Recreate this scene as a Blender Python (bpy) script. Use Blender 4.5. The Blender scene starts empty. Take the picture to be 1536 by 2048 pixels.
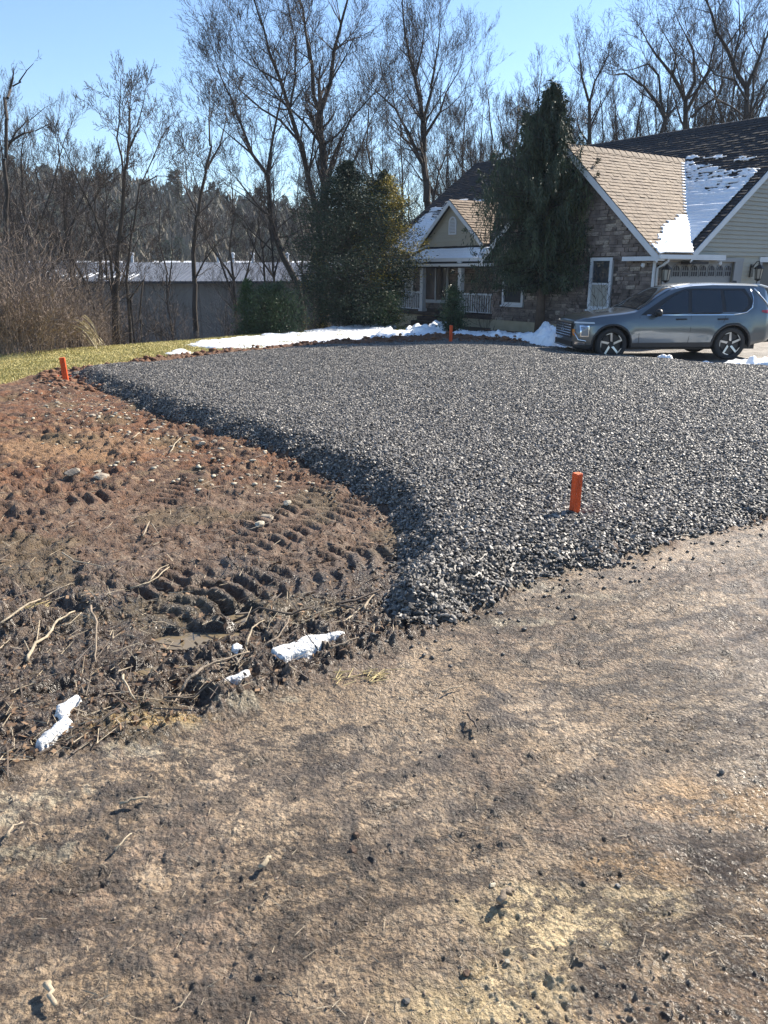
import bpy, bmesh, math, random
import numpy as np
from mathutils import Vector, Matrix

# ------------------------------------------------------------------ camera, world, sun
S = bpy.context.scene
COL = S.collection
R = math.radians
CAM_H = 1.9
PITCH = math.atan((1024 - 540) / 1538.0)
cam = bpy.data.cameras.new("camera")
cam.sensor_fit = 'VERTICAL'; cam.sensor_height = 36.0; cam.lens = 36.0 * 1538 / 2048
cam.clip_start = 0.05; cam.clip_end = 3000
co = bpy.data.objects.new("camera", cam); COL.objects.link(co)
co.location = (0, 0, CAM_H); co.rotation_euler = (R(90) - PITCH, 0, 0)
S.camera = co

SUN_AZ, SUN_EL = 50.0, 37.0
sdir = Vector((math.sin(R(SUN_AZ)) * math.cos(R(SUN_EL)), math.cos(R(SUN_AZ)) * math.cos(R(SUN_EL)), math.sin(R(SUN_EL))))
W = bpy.data.worlds.new("World"); S.world = W; W.use_nodes = True
wn = W.node_tree; bg = wn.nodes['Background']
sky = wn.nodes.new('ShaderNodeTexSky'); sky.sky_type = 'NISHITA'; sky.sun_disc = False
sky.sun_elevation = R(SUN_EL); sky.sun_rotation = R(SUN_AZ)
sky.altitude = 50; sky.air_density = 1.0; sky.dust_density = 0.1; sky.ozone_density = 4.5
wn.links.new(sky.outputs[0], bg.inputs[0]); bg.inputs[1].default_value = 0.098
sl = bpy.data.lights.new("sun", 'SUN'); sl.energy = 5.0; sl.angle = R(0.5); sl.color = (1.0, 0.915, 0.79)
so = bpy.data.objects.new("sun", sl); COL.objects.link(so); so.location = (20, 20, 30)
so.rotation_euler = sdir.to_track_quat('Z', 'Y').to_euler()
S.view_settings.view_transform = 'Standard'; S.view_settings.look = 'None'
S.view_settings.exposure = 1.12; S.view_settings.gamma = 1.0; S.view_settings.use_curve_mapping = False
S.render.resolution_x = 768; S.render.resolution_y = 1024
S.cycles.max_bounces = 5; S.cycles.diffuse_bounces = 3; S.cycles.glossy_bounces = 3
S.cycles.transparent_max_bounces = 6

# ------------------------------------------------------------------ small helpers
CP, SP = math.cos(PITCH), math.sin(PITCH)
def spot(px, py, z=0.0):
    """surveyed point of the ground plane seen at a photo pixel (1536 wide)"""
    dx = (px - 768) / 1538.0; u = (1024 - py) / 1538.0
    d = (dx, CP + u * SP, -SP + u * CP); k = (z - CAM_H) / d[2]
    return (dx * k, d[1] * k)
def at(px, py, Y):
    dx = (px - 768) / 1538.0; u = (1024 - py) / 1538.0
    d = (dx, CP + u * SP, -SP + u * CP); k = Y / d[1]
    return Vector((dx * k, Y, d[2] * k + CAM_H))

def tag(o, label=None, cat=None, group=None, kind=None):
    if label: o['label'] = label
    if cat: o['category'] = cat
    if group: o['group'] = group
    if kind: o['kind'] = kind
    return o
def thing(name, label, cat, loc=(0, 0, 0), rz=0.0, group=None):
    o = bpy.data.objects.new(name, None); COL.objects.link(o)
    o.empty_display_size = 0.2
    o.location = loc; o.rotation_euler = (0, 0, rz)
    return tag(o, label, cat, group)
def link(name, me, parent=None, mat=None):
    if mat is not None and not me.materials: me.materials.append(mat)
    o = bpy.data.objects.new(name, me); COL.objects.link(o)
    if parent is not None: o.parent = parent
    return o
def copy_tree(o, parent=None):
    c = o.copy(); COL.objects.link(c); c.parent = parent
    for ch in list(o.children):
        if ch.name in COL.objects: copy_tree(ch, c)
    return c
def mesh_np(name, V, F, mat=None, smooth=False):
    """V (n,3) array, F (m,k) index array"""
    V = np.asarray(V, dtype=np.float32); F = np.asarray(F, dtype=np.int32)
    me = bpy.data.meshes.new(name); k = F.shape[1]; m = len(F)
    me.vertices.add(len(V)); me.vertices.foreach_set('co', V.ravel())
    me.loops.add(m * k); me.loops.foreach_set('vertex_index', F.ravel())
    me.polygons.add(m); me.polygons.foreach_set('loop_start', np.arange(m, dtype=np.int32) * k)
    if smooth: me.polygons.foreach_set('use_smooth', np.ones(m, dtype=bool))
    me.update(calc_edges=True)
    if mat is not None: me.materials.append(mat)
    return me
class MB:
    def __init__(s): s.v = []; s.f = []
    def poly(s, pts):
        n = len(s.v); s.v += [tuple(p) for p in pts]; s.f.append(tuple(range(n, n + len(pts))))
    def hexa(s, p):   # p: 8 points bottom ring 4, top ring 4
        n = len(s.v); s.v += [tuple(q) for q in p]
        for f in ((0, 3, 2, 1), (4, 5, 6, 7), (0, 1, 5, 4), (1, 2, 6, 5), (2, 3, 7, 6), (3, 0, 4, 7)): s.f.append(tuple(n + i for i in f))
    def box(s, a, b):
        (x0, y0, z0), (x1, y1, z1) = a, b
        s.hexa([(x0, y0, z0), (x1, y0, z0), (x1, y1, z0), (x0, y1, z0), (x0, y0, z1), (x1, y0, z1), (x1, y1, z1), (x0, y1, z1)])
    def tube(s, pts, rad, n=8, cap=True):
        pts = [Vector(p) for p in pts]; rings = []
        if not hasattr(rad, '__len__'): rad = [rad] * len(pts)
        for i, p in enumerate(pts):
            d = (pts[min(i + 1, len(pts) - 1)] - pts[max(i - 1, 0)]).normalized()
            u = d.cross(Vector((0.31, 0.17, 0.93))).normalized(); w = d.cross(u)
            b = len(s.v)
            for k in range(n):
                a = 2 * math.pi * k / n
                s.v.append(tuple(p + (u * math.cos(a) + w * math.sin(a)) * rad[i]))
            rings.append(b)
        for i in range(len(rings) - 1):
            for k in range(n):
                s.f.append((rings[i] + k, rings[i] + (k + 1) % n, rings[i + 1] + (k + 1) % n, rings[i + 1] + k))
        if cap:
            s.f.append(tuple(rings[0] + k for k in range(n))[::-1]); s.f.append(tuple(rings[-1] + k for k in range(n)))
    def lathe(s, prof, n=24, M=None, close=False):
        """prof list of (r, z) round local z"""
        M = M or Matrix(); b = len(s.v); m = len(prof)
        for k in range(n):
            a = 2 * math.pi * k / n
            for r, z in prof: s.v.append(tuple(M @ Vector((r * math.cos(a), r * math.sin(a), z))))
        for k in range(n):
            k2 = (k + 1) % n
            for i in range(m - 1 if not close else m):
                j = (i + 1) % m
                s.f.append((b + k * m + i, b + k2 * m + i, b + k2 * m + j, b + k * m + j))
    def mesh(s, name, mat=None, smooth=False):
        me = bpy.data.meshes.new(name); me.from_pydata(s.v, [], s.f)
        if smooth:
            for p in me.polygons: p.use_smooth = True
        me.update()
        if mat is not None: me.materials.append(mat)
        return me
    def build(s, name, mat, parent=None, smooth=False, bevel=0.0):
        me = s.mesh(name, mat, smooth)
        if bevel > 0:
            bm = bmesh.new(); bm.from_mesh(me)
            bmesh.ops.remove_doubles(bm, verts=bm.verts, dist=1e-5)
            bmesh.ops.bevel(bm, geom=list(bm.edges), offset=bevel, segments=1, affect='EDGES')
            bm.to_mesh(me); bm.free()
        return link(name, me, parent)

# ------------------------------------------------------------------ materials
def mat(name, col, rough=0.6, metal=0.0, noise=0.0, nscale=8.0, bump=0.0, bscale=40.0, spec=0.5, rnd=0.0, col2=None, coat=0.0, stretch=None, world_noise=False):
    m = bpy.data.materials.new(name); m.use_nodes = True
    N = m.node_tree.nodes; L = m.node_tree.links; b = N['Principled BSDF']
    b.inputs['Roughness'].default_value = rough; b.inputs['Metallic'].default_value = metal
    b.inputs['Specular IOR Level'].default_value = spec
    if coat: b.inputs['Coat Weight'].default_value = coat; b.inputs['Coat Roughness'].default_value = 0.06
    c = N.new('ShaderNodeRGB'); c.outputs[0].default_value = (*col, 1); out = c.outputs[0]
    vec = None
    if noise or bump:
        tc = N.new('ShaderNodeTexCoord'); vec = tc.outputs['Object']
        if stretch:
            mp = N.new('ShaderNodeMapping'); mp.inputs['Scale'].default_value = stretch; L.new(vec, mp.inputs[0]); vec = mp.outputs[0]
    if noise:
        n = N.new('ShaderNodeTexNoise'); n.inputs['Scale'].default_value = nscale; n.inputs['Detail'].default_value = 6; L.new(vec, n.inputs[0])
        mx = N.new('ShaderNodeMix'); mx.data_type = 'RGBA'
        mx.inputs[6].default_value = (*[x * (1 - noise) for x in col], 1)
        c2 = col2 or [min(1, x * (1 + noise)) for x in col]; mx.inputs[7].default_value = (*c2, 1)
        rm = N.new('ShaderNodeMapRange'); rm.inputs[1].default_value = 0.3; rm.inputs[2].default_value = 0.7
        L.new(n.outputs[0], rm.inputs[0]); L.new(rm.outputs[0], mx.inputs[0]); out = mx.outputs[2]
    if rnd:
        oi = N.new('ShaderNodeObjectInfo'); mr = N.new('ShaderNodeMapRange')
        mr.inputs[3].default_value = 1 - rnd; mr.inputs[4].default_value = 1 + rnd; L.new(oi.outputs['Random'], mr.inputs[0])
        hs = N.new('ShaderNodeHueSaturation'); L.new(mr.outputs[0], hs.inputs['Value']); L.new(out, hs.inputs['Color'])
        mr2 = N.new('ShaderNodeMath'); mr2.operation = 'MULTIPLY_ADD'; mr2.inputs[1].default_value = 0.06 * rnd; mr2.inputs[2].default_value = 0.5 - 0.03 * rnd
        L.new(oi.outputs['Random'], mr2.inputs[0]); L.new(mr2.outputs[0], hs.inputs['Hue']); out = hs.outputs[0]
    L.new(out, b.inputs['Base Color'])
    if bump:
        n = N.new('ShaderNodeTexNoise'); n.inputs['Scale'].default_value = bscale; n.inputs['Detail'].default_value = 5; L.new(vec, n.inputs[0])
        bp = N.new('ShaderNodeBump'); bp.inputs['Strength'].default_value = bump; bp.inputs['Distance'].default_value = 0.02
        L.new(n.outputs[0], bp.inputs['Height']); L.new(bp.outputs[0], b.inputs['Normal'])
    return m
def ground_mat(name, bump=0.5, scale=70, spec=0.35, speck=0.35, grit=0.5, vary=False):
    """base colour and roughness come from the vertex data of the sheet, the shader adds grain"""
    m = bpy.data.materials.new(name); m.use_nodes = True
    N = m.node_tree.nodes; L = m.node_tree.links; b = N['Principled BSDF']
    b.inputs['Specular IOR Level'].default_value = spec
    a = N.new('ShaderNodeAttribute'); a.attribute_name = 'soil'
    r = N.new('ShaderNodeAttribute'); r.attribute_name = 'rough'
    tc = N.new('ShaderNodeTexCoord')
    n = N.new('ShaderNodeTexNoise'); n.inputs['Scale'].default_value = scale; n.inputs['Detail'].default_value = 9; n.inputs['Roughness'].default_value = 0.74
    L.new(tc.outputs['Object'], n.inputs[0])
    mr = N.new('ShaderNodeMapRange'); mr.inputs[1].default_value = 0.3; mr.inputs[2].default_value = 0.7
    mr.inputs[3].default_value = 1 - speck; mr.inputs[4].default_value = 1 + speck; L.new(n.outputs[0], mr.inputs[0])
    vm = N.new('ShaderNodeVectorMath'); vm.operation = 'SCALE'; L.new(a.outputs['Color'], vm.inputs[0]); L.new(mr.outputs[0], vm.inputs['Scale'])
    L.new(vm.outputs[0], b.inputs['Base Color']); L.new(r.outputs['Fac'], b.inputs['Roughness'])
    n2 = N.new('ShaderNodeTexNoise'); n2.inputs['Scale'].default_value = scale * 2.2; n2.inputs['Detail'].default_value = 4; L.new(tc.outputs['Object'], n2.inputs[0])
    vo = N.new('ShaderNodeTexVoronoi'); vo.inputs['Scale'].default_value = scale * 1.15; L.new(tc.outputs['Object'], vo.inputs[0])
    vs = N.new('ShaderNodeMath'); vs.operation = 'MULTIPLY_ADD'; vs.inputs[1].default_value = -grit; L.new(vo.outputs['Distance'], vs.inputs[0]); L.new(n2.outputs[0], vs.inputs[2])
    ad = N.new('ShaderNodeMath'); ad.operation = 'ADD'; L.new(n.outputs[0], ad.inputs[0]); L.new(vs.outputs[0], ad.inputs[1])
    bp = N.new('ShaderNodeBump'); bp.inputs['Strength'].default_value = bump; bp.inputs['Distance'].default_value = 0.036 if vary else 0.028
    L.new(ad.outputs[0], bp.inputs['Height']); L.new(bp.outputs[0], b.inputs['Normal'])
    if vary:
        # crisp scabs of dark mud and thin shadow lines painted as cracks, drawn out along the wheel lines
        mp = N.new('ShaderNodeMapping'); mp.inputs['Rotation'].default_value = (0, 0, -0.64); mp.inputs['Scale'].default_value = (0.55, 1.0, 1.0); L.new(tc.outputs['Object'], mp.inputs[0])
        na = N.new('ShaderNodeTexNoise'); na.inputs['Scale'].default_value = 14.0; na.inputs['Detail'].default_value = 12; na.inputs['Roughness'].default_value = 0.78; L.new(mp.outputs[0], na.inputs[0])
        nb = N.new('ShaderNodeTexNoise'); nb.inputs['Scale'].default_value = 1.3; nb.inputs['Detail'].default_value = 3; L.new(mp.outputs[0], nb.inputs[0])
        sm = N.new('ShaderNodeMath'); sm.operation = 'MULTIPLY_ADD'; sm.inputs[1].default_value = 0.26; L.new(nb.outputs[0], sm.inputs[0]); L.new(na.outputs[0], sm.inputs[2])
        th = N.new('ShaderNodeMapRange'); th.inputs[1].default_value = 0.672; th.inputs[2].default_value = 0.686; L.new(sm.outputs[0], th.inputs[0])
        nw = N.new('ShaderNodeTexNoise'); nw.inputs['Scale'].default_value = 6.0; nw.inputs['Detail'].default_value = 6; L.new(mp.outputs[0], nw.inputs[0])
        va = N.new('ShaderNodeVectorMath'); va.operation = 'SCALE'; va.inputs['Scale'].default_value = 0.35; L.new(nw.outputs['Color'], va.inputs[0])
        vb = N.new('ShaderNodeVectorMath'); vb.operation = 'ADD'; L.new(va.outputs[0], vb.inputs[0]); L.new(mp.outputs[0], vb.inputs[1])
        vc = N.new('ShaderNodeTexVoronoi'); vc.feature = 'DISTANCE_TO_EDGE'; vc.inputs['Scale'].default_value = 5.0; L.new(vb.outputs[0], vc.inputs[0])
        ck = N.new('ShaderNodeMapRange'); ck.inputs[1].default_value = 0.022; ck.inputs[2].default_value = 0.006; L.new(vc.outputs['Distance'], ck.inputs[0])
        n5 = N.new('ShaderNodeTexNoise'); n5.inputs['Scale'].default_value = 2.6; n5.inputs['Detail'].default_value = 5; L.new(tc.outputs['Object'], n5.inputs[0])
        m5 = N.new('ShaderNodeMapRange'); m5.inputs[1].default_value = 0.52; m5.inputs[2].default_value = 0.62; L.new(n5.outputs[0], m5.inputs[0])
        ckm = N.new('ShaderNodeMath'); ckm.operation = 'MULTIPLY'; L.new(ck.outputs[0], ckm.inputs[0]); L.new(m5.outputs[0], ckm.inputs[1])
        mx = N.new('ShaderNodeMath'); mx.operation = 'MAXIMUM'; L.new(th.outputs[0], mx.inputs[0]); L.new(ckm.outputs[0], mx.inputs[1])
        mc = N.new('ShaderNodeMix'); mc.data_type = 'RGBA'; mc.inputs[7].default_value = (0.068, 0.049, 0.035, 1); L.new(vm.outputs[0], mc.inputs[6])
        mk = N.new('ShaderNodeMath'); mk.operation = 'MULTIPLY'; mk.inputs[1].default_value = 0.85; L.new(mx.outputs[0], mk.inputs[0]); L.new(mk.outputs[0], mc.inputs[0]); L.new(mc.outputs[2], b.inputs['Base Color'])
        hs = N.new('ShaderNodeMath'); hs.operation = 'MULTIPLY_ADD'; hs.inputs[1].default_value = 0.5; L.new(th.outputs[0], hs.inputs[0]); L.new(ad.outputs[0], hs.inputs[2])
        hk = N.new('ShaderNodeMath'); hk.operation = 'MULTIPLY_ADD'; hk.inputs[1].default_value = -0.5; L.new(ckm.outputs[0], hk.inputs[0]); L.new(hs.outputs[0], hk.inputs[2]); L.new(hk.outputs[0], bp.inputs['Height'])
        ga = N.new('ShaderNodeAttribute'); ga.attribute_name = 'grain'; L.new(ga.outputs['Fac'], bp.inputs['Strength'])
    return m

M = {}
M['bark'] = mat('bark', (0.048, 0.039, 0.032), 0.9, noise=0.35, nscale=6, bump=0.6, bscale=25, stretch=(1, 1, 0.25))
M['twig'] = mat('twig_bark', (0.058, 0.044, 0.036), 0.85, noise=0.3, nscale=3)
M['pale_twig'] = mat('pale_stem', (0.21, 0.16, 0.125), 0.85, noise=0.35, nscale=3)
M['spruce'] = mat('weeping_foliage', (0.026, 0.05, 0.03), 0.65, noise=0.5, nscale=1.6, col2=(0.06, 0.085, 0.038), rnd=0.1)
M['bluespruce'] = mat('blue_foliage', (0.028, 0.05, 0.037), 0.7, noise=0.4, nscale=2, col2=(0.055, 0.08, 0.05), spec=0.25)
M['gold'] = mat('golden_foliage', (0.34, 0.27, 0.035), 0.65, noise=0.5, nscale=2.5, col2=(0.55, 0.42, 0.06))
M['yew'] = mat('yew_foliage', (0.02, 0.05, 0.022), 0.55, noise=0.4, nscale=3, col2=(0.05, 0.095, 0.035))
M['pine'] = mat('far_pine_foliage', (0.07, 0.085, 0.05), 0.8, noise=0.4, nscale=0.4)
M['white'] = mat('white_trim', (0.58, 0.60, 0.62), 0.5, noise=0.05, nscale=3)
M['cream'] = mat('cream_siding', (0.34, 0.315, 0.25), 0.6, noise=0.05, nscale=2, rnd=0.04)
M['beige'] = mat('beige_render', (0.42, 0.36, 0.25), 0.85, noise=0.15, nscale=3, bump=0.2)
M['stone'] = mat('ledge_stone', (0.25, 0.205, 0.175), 0.85, noise=0.55, nscale=3.5, bump=0.5, bscale=30, rnd=0.55)
M['mortar'] = mat('dark_mortar', (0.06, 0.05, 0.045), 0.95)
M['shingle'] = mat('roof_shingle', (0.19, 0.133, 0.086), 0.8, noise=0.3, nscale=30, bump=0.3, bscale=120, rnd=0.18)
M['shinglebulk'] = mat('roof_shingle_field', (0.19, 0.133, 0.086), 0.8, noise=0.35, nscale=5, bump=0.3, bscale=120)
M['shingle_shaded'] = mat('shaded_roof_shingle', (0.024, 0.021, 0.021), 0.8, noise=0.35, nscale=5, bump=0.3, bscale=120)  # brown shingle copied darker, the unlit slopes' shade put into the colour
M['snow'] = mat('snow', (0.86, 0.88, 0.9), 0.55, noise=0.04, nscale=12, bump=0.5, bscale=35)
M['glass'] = mat('window_glass', (0.03, 0.04, 0.05), 0.06, spec=0.8)
M['curtain_reflection'] = mat('pale_curtain_reflection', (0.34, 0.33, 0.29), 0.8, noise=0.1, nscale=6)
M['door'] = mat('garage_door_paint', (0.20, 0.205, 0.21), 0.5, noise=0.04, nscale=3)
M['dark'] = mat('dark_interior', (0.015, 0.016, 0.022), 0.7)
M['black'] = mat('black_metal', (0.02, 0.02, 0.02), 0.4, metal=0.3)
M['lampglass'] = mat('lantern_glass', (0.35, 0.33, 0.28), 0.15, spec=0.7)
M['brick'] = mat('step_brick', (0.06, 0.045, 0.04), 0.85, noise=0.3, nscale=12)
M['orange'] = mat('orange_paint', (0.72, 0.085, 0.01), 0.6, noise=0.3, nscale=22, bump=0.5, bscale=70, stretch=(1, 1, 0.2))
M['endgrain'] = mat('orange_sprayed_end', (0.8, 0.16, 0.05), 0.7, noise=0.2, nscale=30)
M['rock'] = mat('field_stone', (0.3, 0.25, 0.19), 0.85, noise=0.35, nscale=12, bump=0.5, rnd=0.3)
M['stick'] = mat('dead_stick', (0.3, 0.24, 0.17), 0.85, noise=0.4, nscale=14, bump=0.4, bscale=60, rnd=0.35)
M['darkstick'] = mat('wet_dark_stick', (0.1, 0.075, 0.055), 0.7, noise=0.4, nscale=14, rnd=0.3)
M['straw'] = mat('straw', (0.5, 0.4, 0.2), 0.8, noise=0.3, nscale=9)
M['lawnblade'] = mat('lawn_blades', (0.46, 0.41, 0.14), 0.75, noise=0.25, nscale=1.3, col2=(0.56, 0.48, 0.22))
M['drygrass'] = mat('dry_grass', (0.5, 0.42, 0.26), 0.8, noise=0.25, nscale=4)
M['concrete'] = mat('tilt_wall', (0.155, 0.145, 0.13), 0.85, noise=0.2, nscale=0.5, stretch=(2, 2, 0.15), rnd=0.16)
M['metalroof'] = mat('metal_roofing', (0.10, 0.115, 0.145), 0.85, metal=0.0, spec=0.15, noise=0.15, nscale=0.4, rnd=0.1)
M['water'] = mat('puddle_water', (0.19, 0.15, 0.095), 0.06, spec=0.35, bump=0.03, bscale=8)
M['clod'] = mat('soil_clod', (0.12, 0.075, 0.05), 0.85, noise=0.4, nscale=4, bump=0.4)
M['hill'] = mat('hill_floor', (0.07, 0.055, 0.045), 0.95, noise=0.4, nscale=0.05)
M['brush'] = mat('hill_brush', (0.20, 0.165, 0.135), 0.95, noise=0.4, nscale=0.08, col2=(0.16, 0.15, 0.10))

# crushed stone: dark blue grey, every instance its own shade
def stone_mat():
    m = bpy.data.materials.new('crushed_stone'); m.use_nodes = True
    N = m.node_tree.nodes; L = m.node_tree.links; b = N['Principled BSDF']
    oi = N.new('ShaderNodeObjectInfo'); cr = N.new('ShaderNodeValToRGB')
    cr.color_ramp.elements[0].color = (0.03, 0.029, 0.028, 1); cr.color_ramp.elements[1].color = (0.30, 0.273, 0.238, 1)
    e = cr.color_ramp.elements.new(0.55); e.color = (0.128, 0.115, 0.099, 1)
    L.new(oi.outputs['Random'], cr.inputs[0])
    tc = N.new('ShaderNodeTexCoord'); n = N.new('ShaderNodeTexNoise'); n.inputs['Scale'].default_value = 60; L.new(tc.outputs['Object'], n.inputs[0])
    mr = N.new('ShaderNodeMapRange'); mr.inputs[3].default_value = 0.7; mr.inputs[4].default_value = 1.3; L.new(n.outputs[0], mr.inputs[0])
    vm = N.new('ShaderNodeVectorMath'); vm.operation = 'SCALE'; L.new(cr.outputs[0], vm.inputs[0]); L.new(mr.outputs[0], vm.inputs['Scale'])
    L.new(vm.outputs[0], b.inputs['Base Color'])
    b.inputs['Roughness'].default_value = 0.52; b.inputs['Specular IOR Level'].default_value = 0.42
    return m
M['gravel'] = stone_mat()

# ------------------------------------------------------------------ noise and outlines (numpy)
def _hash(ix, iy, seed):
    h = (ix.astype(np.int64) * 374761393 + iy.astype(np.int64) * 668265263 + seed * 1442695041) & 0xffffffff
    h = ((h ^ (h >> 13)) * 1274126177) & 0xffffffff
    return ((h ^ (h >> 16)) & 0xffff).astype(np.float32) / 65535.0
def vnoise(x, y, seed=0):
    ix = np.floor(x); iy = np.floor(y); fx = x - ix; fy = y - iy
    ix = ix.astype(np.int64); iy = iy.astype(np.int64)
    fx = fx * fx * (3 - 2 * fx); fy = fy * fy * (3 - 2 * fy)
    a = _hash(ix, iy, seed); b = _hash(ix + 1, iy, seed); c = _hash(ix, iy + 1, seed); d = _hash(ix + 1, iy + 1, seed)
    return (a * (1 - fx) + b * fx) * (1 - fy) + (c * (1 - fx) + d * fx) * fy
def fbm(x, y, scale, octaves=3, seed=0, gain=0.5):
    out = 0; amp = 1; tot = 0; ca, sa = 0.8, 0.6
    x = x * scale; y = y * scale
    for o in range(octaves):
        out = out + amp * vnoise(x, y, seed + o * 17); tot += amp; amp *= gain
        x, y = (x * ca - y * sa) * 2.03 + 11.3, (x * sa + y * ca) * 2.03 + 5.7
    return out / tot
def smooth(a, b, x):
    t = np.clip((x - a) / (b - a), 0, 1); return t * t * (3 - 2 * t)
def sdist(poly, x, y):
    """signed distance, negative inside the closed outline"""
    P = np.array(poly, dtype=np.float64); d2 = np.full(x.shape, 1e9); ins = np.zeros(x.shape, bool)
    for i in range(len(P)):
        a = P[i]; b = P[(i + 1) % len(P)]; e = b - a; wx = x - a[0]; wy = y - a[1]
        t = np.clip((wx * e[0] + wy * e[1]) / (e @ e), 0, 1)
        d2 = np.minimum(d2, (wx - t * e[0]) ** 2 + (wy - t * e[1]) ** 2)
        if a[1] != b[1]:
            c = ((a[1] > y) != (b[1] > y)) & (x < (b[0] - a[0]) * (y - a[1]) / (b[1] - a[1]) + a[0]); ins ^= c
    d = np.sqrt(d2); return np.where(ins, -d, d)
def pdist(line, x, y):
    """distance to an open polyline and arc length along it"""
    P = np.array(line, dtype=np.float64); best = np.full(x.shape, 1e9); arc = np.zeros(x.shape); side = np.zeros(x.shape); s0 = 0
    for i in range(len(P) - 1):
        a = P[i]; e = P[i + 1] - a; l = np.hypot(*e); wx = x - a[0]; wy = y - a[1]
        t = np.clip((wx * e[0] + wy * e[1]) / (e @ e), 0, 1)
        d = np.hypot(wx - t * e[0], wy - t * e[1]); m = d < best
        best = np.where(m, d, best); arc = np.where(m, s0 + t * l, arc); side = np.where(m, (e[0] * wy - e[1] * wx) / l, side); s0 += l
    return best, arc, side

def outline(pts, z=0.0): return [spot(x, y, z) for x, y in pts]
PAD = outline([(138, 757), (210, 786), (300, 824), (400, 858), (500, 893), (600, 929), (690, 974), (760, 1016), (795, 1065), (806, 1110), (795, 1160), (762, 1205), (765, 1235), (800, 1256), (850, 1252),
               (900, 1232), (1000, 1191), (1100, 1156), (1200, 1126), (1300, 1096), (1400, 1066), (1536, 1036)]) + [(5.6, 6.9), (13, 8.6), (13, 15.6)] + \
      outline([(1536, 742), (1400, 735), (1320, 722), (1250, 712), (1140, 700), (1060, 690), (900, 684), (760, 689), (600, 701), (440, 716), (300, 736)])
ROAD = outline([(860, 1262), (760, 1296), (680, 1332), (560, 1388), (440, 1428), (300, 1478), (170, 1512), (70, 1530), (0, 1570)]) + [(-3.5, 1.9), (-6, -2), (14, -2), (14, 8.3), (5.6, 6.7)] + \
       outline([(1536, 1046), (1400, 1076), (1300, 1106), (1200, 1136), (1100, 1166), (1000, 1201), (900, 1242)])
LAWN_IN = outline([(520, 698), (420, 706), (300, 723), (200, 738), (130, 741), (60, 754), (0, 768)])
LAWN = LAWN_IN + [(-11, 12.2), (-16, 11), (-30, 14), (-30, 60), (0, 60), (6, 34), (3.5, 27)] + outline([(960, 668), (900, 676), (760, 682), (600, 693)])
BANK = [(-40, 8), (-16, 14.5)] + outline([(0, 711), (120, 701), (340, 685), (480, 673), (640, 659), (768, 648)]) + [(1.5, 31), (3, 36), (9, 46), (30, 60)]
DRIVE = outline([(1150, 702), (1250, 713), (1320, 723), (1400, 736), (1536, 744)]) + [(13, 15.6), (40, 18), (40, 40), (8.2, 22.6), (7.5, 21.6), (5.2, 22.5), (4.3, 20.0)]
TRACKS = [outline([(395, 1205), (480, 1165), (600, 1130), (720, 1105), (790, 1085)]),
          outline([(250, 1195), (340, 1150), (450, 1110), (560, 1068), (660, 1025), (705, 985)]),
          outline([(300, 1010), (345, 965), (400, 925)]), outline([(330, 1240), (450, 1195), (560, 1165), (700, 1150)]), outline([(420, 1075), (520, 1030), (600, 985), (660, 950)]), outline([(120, 1010), (220, 1000), (320, 1040)]),
          outline([(20, 880), (130, 905), (230, 930)])]
CRUSTS = [outline(p) for p in ([(960, 1372), (1010, 1398), (1080, 1388), (1115, 1372)], [(1150, 1388), (1200, 1376), (1262, 1368), (1300, 1350)], [(1142, 1564), (1190, 1548), (1256, 1536)], [(1470, 1432), (1536, 1412)], [(975, 1408), (1030, 1440), (1085, 1432)],
    [(900, 1528), (930, 1538), (965, 1562)], [(930, 1630), (1000, 1612), (1050, 1590)], [(0, 1876), (60, 1862), (110, 1858)], [(205, 1640), (300, 1610), (420, 1592), (470, 1580)], [(190, 1618), (215, 1588), (260, 1575)], [(20, 1690), (70, 1702), (150, 1680), (200, 1655)],
    [(1320, 1250), (1400, 1236), (1536, 1205)], [(1340, 1330), (1400, 1352)], [(700, 1650), (712, 1690), (720, 1720)], [(520, 1880), (570, 1905), (620, 1895)], [(380, 1990), (450, 2000), (520, 1995)], [(250, 1900), (290, 1925)], [(1050, 1320), (1120, 1290), (1180, 1270)], [(250, 1860), (320, 1850), (380, 1822)],
    [(1080, 1940), (1160, 1960), (1230, 1950), (1290, 1990)], [(1150, 1900), (1220, 1930)], [(760, 1560), (840, 1540), (900, 1500)], [(560, 1560), (640, 1530), (720, 1520)], [(1380, 1690), (1450, 1740)], [(620, 1480), (700, 1460), (760, 1470)], [(900, 1430), (940, 1445), (990, 1440)])]
RUTS = [outline(p) for p in ([(-40, 1720), (420, 1590), (900, 1500), (1300, 1372), (1600, 1270)], [(430, 1960), (900, 1620), (1250, 1532), (1600, 1410)], [(960, 2060), (1300, 1720), (1600, 1540)], [(1000, 1240), (1250, 1170), (1600, 1090)], [(-40, 1900), (380, 1760), (700, 1660)])]
PUDDLES = [((395, 1268), 0.34, 0.13, 0.15), ((470, 1229), 0.15, 0.10, 0.5), ((335, 1328), 0.26, 0.07, 0.2), ((115, 1378), 0.2, 0.06, 0.3)]
PUD = []
for (c, rx, ry, an) in PUDDLES:
    X, Y = spot(*c); PUD.append((X, Y, rx * .75, ry * .75, an))

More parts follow.
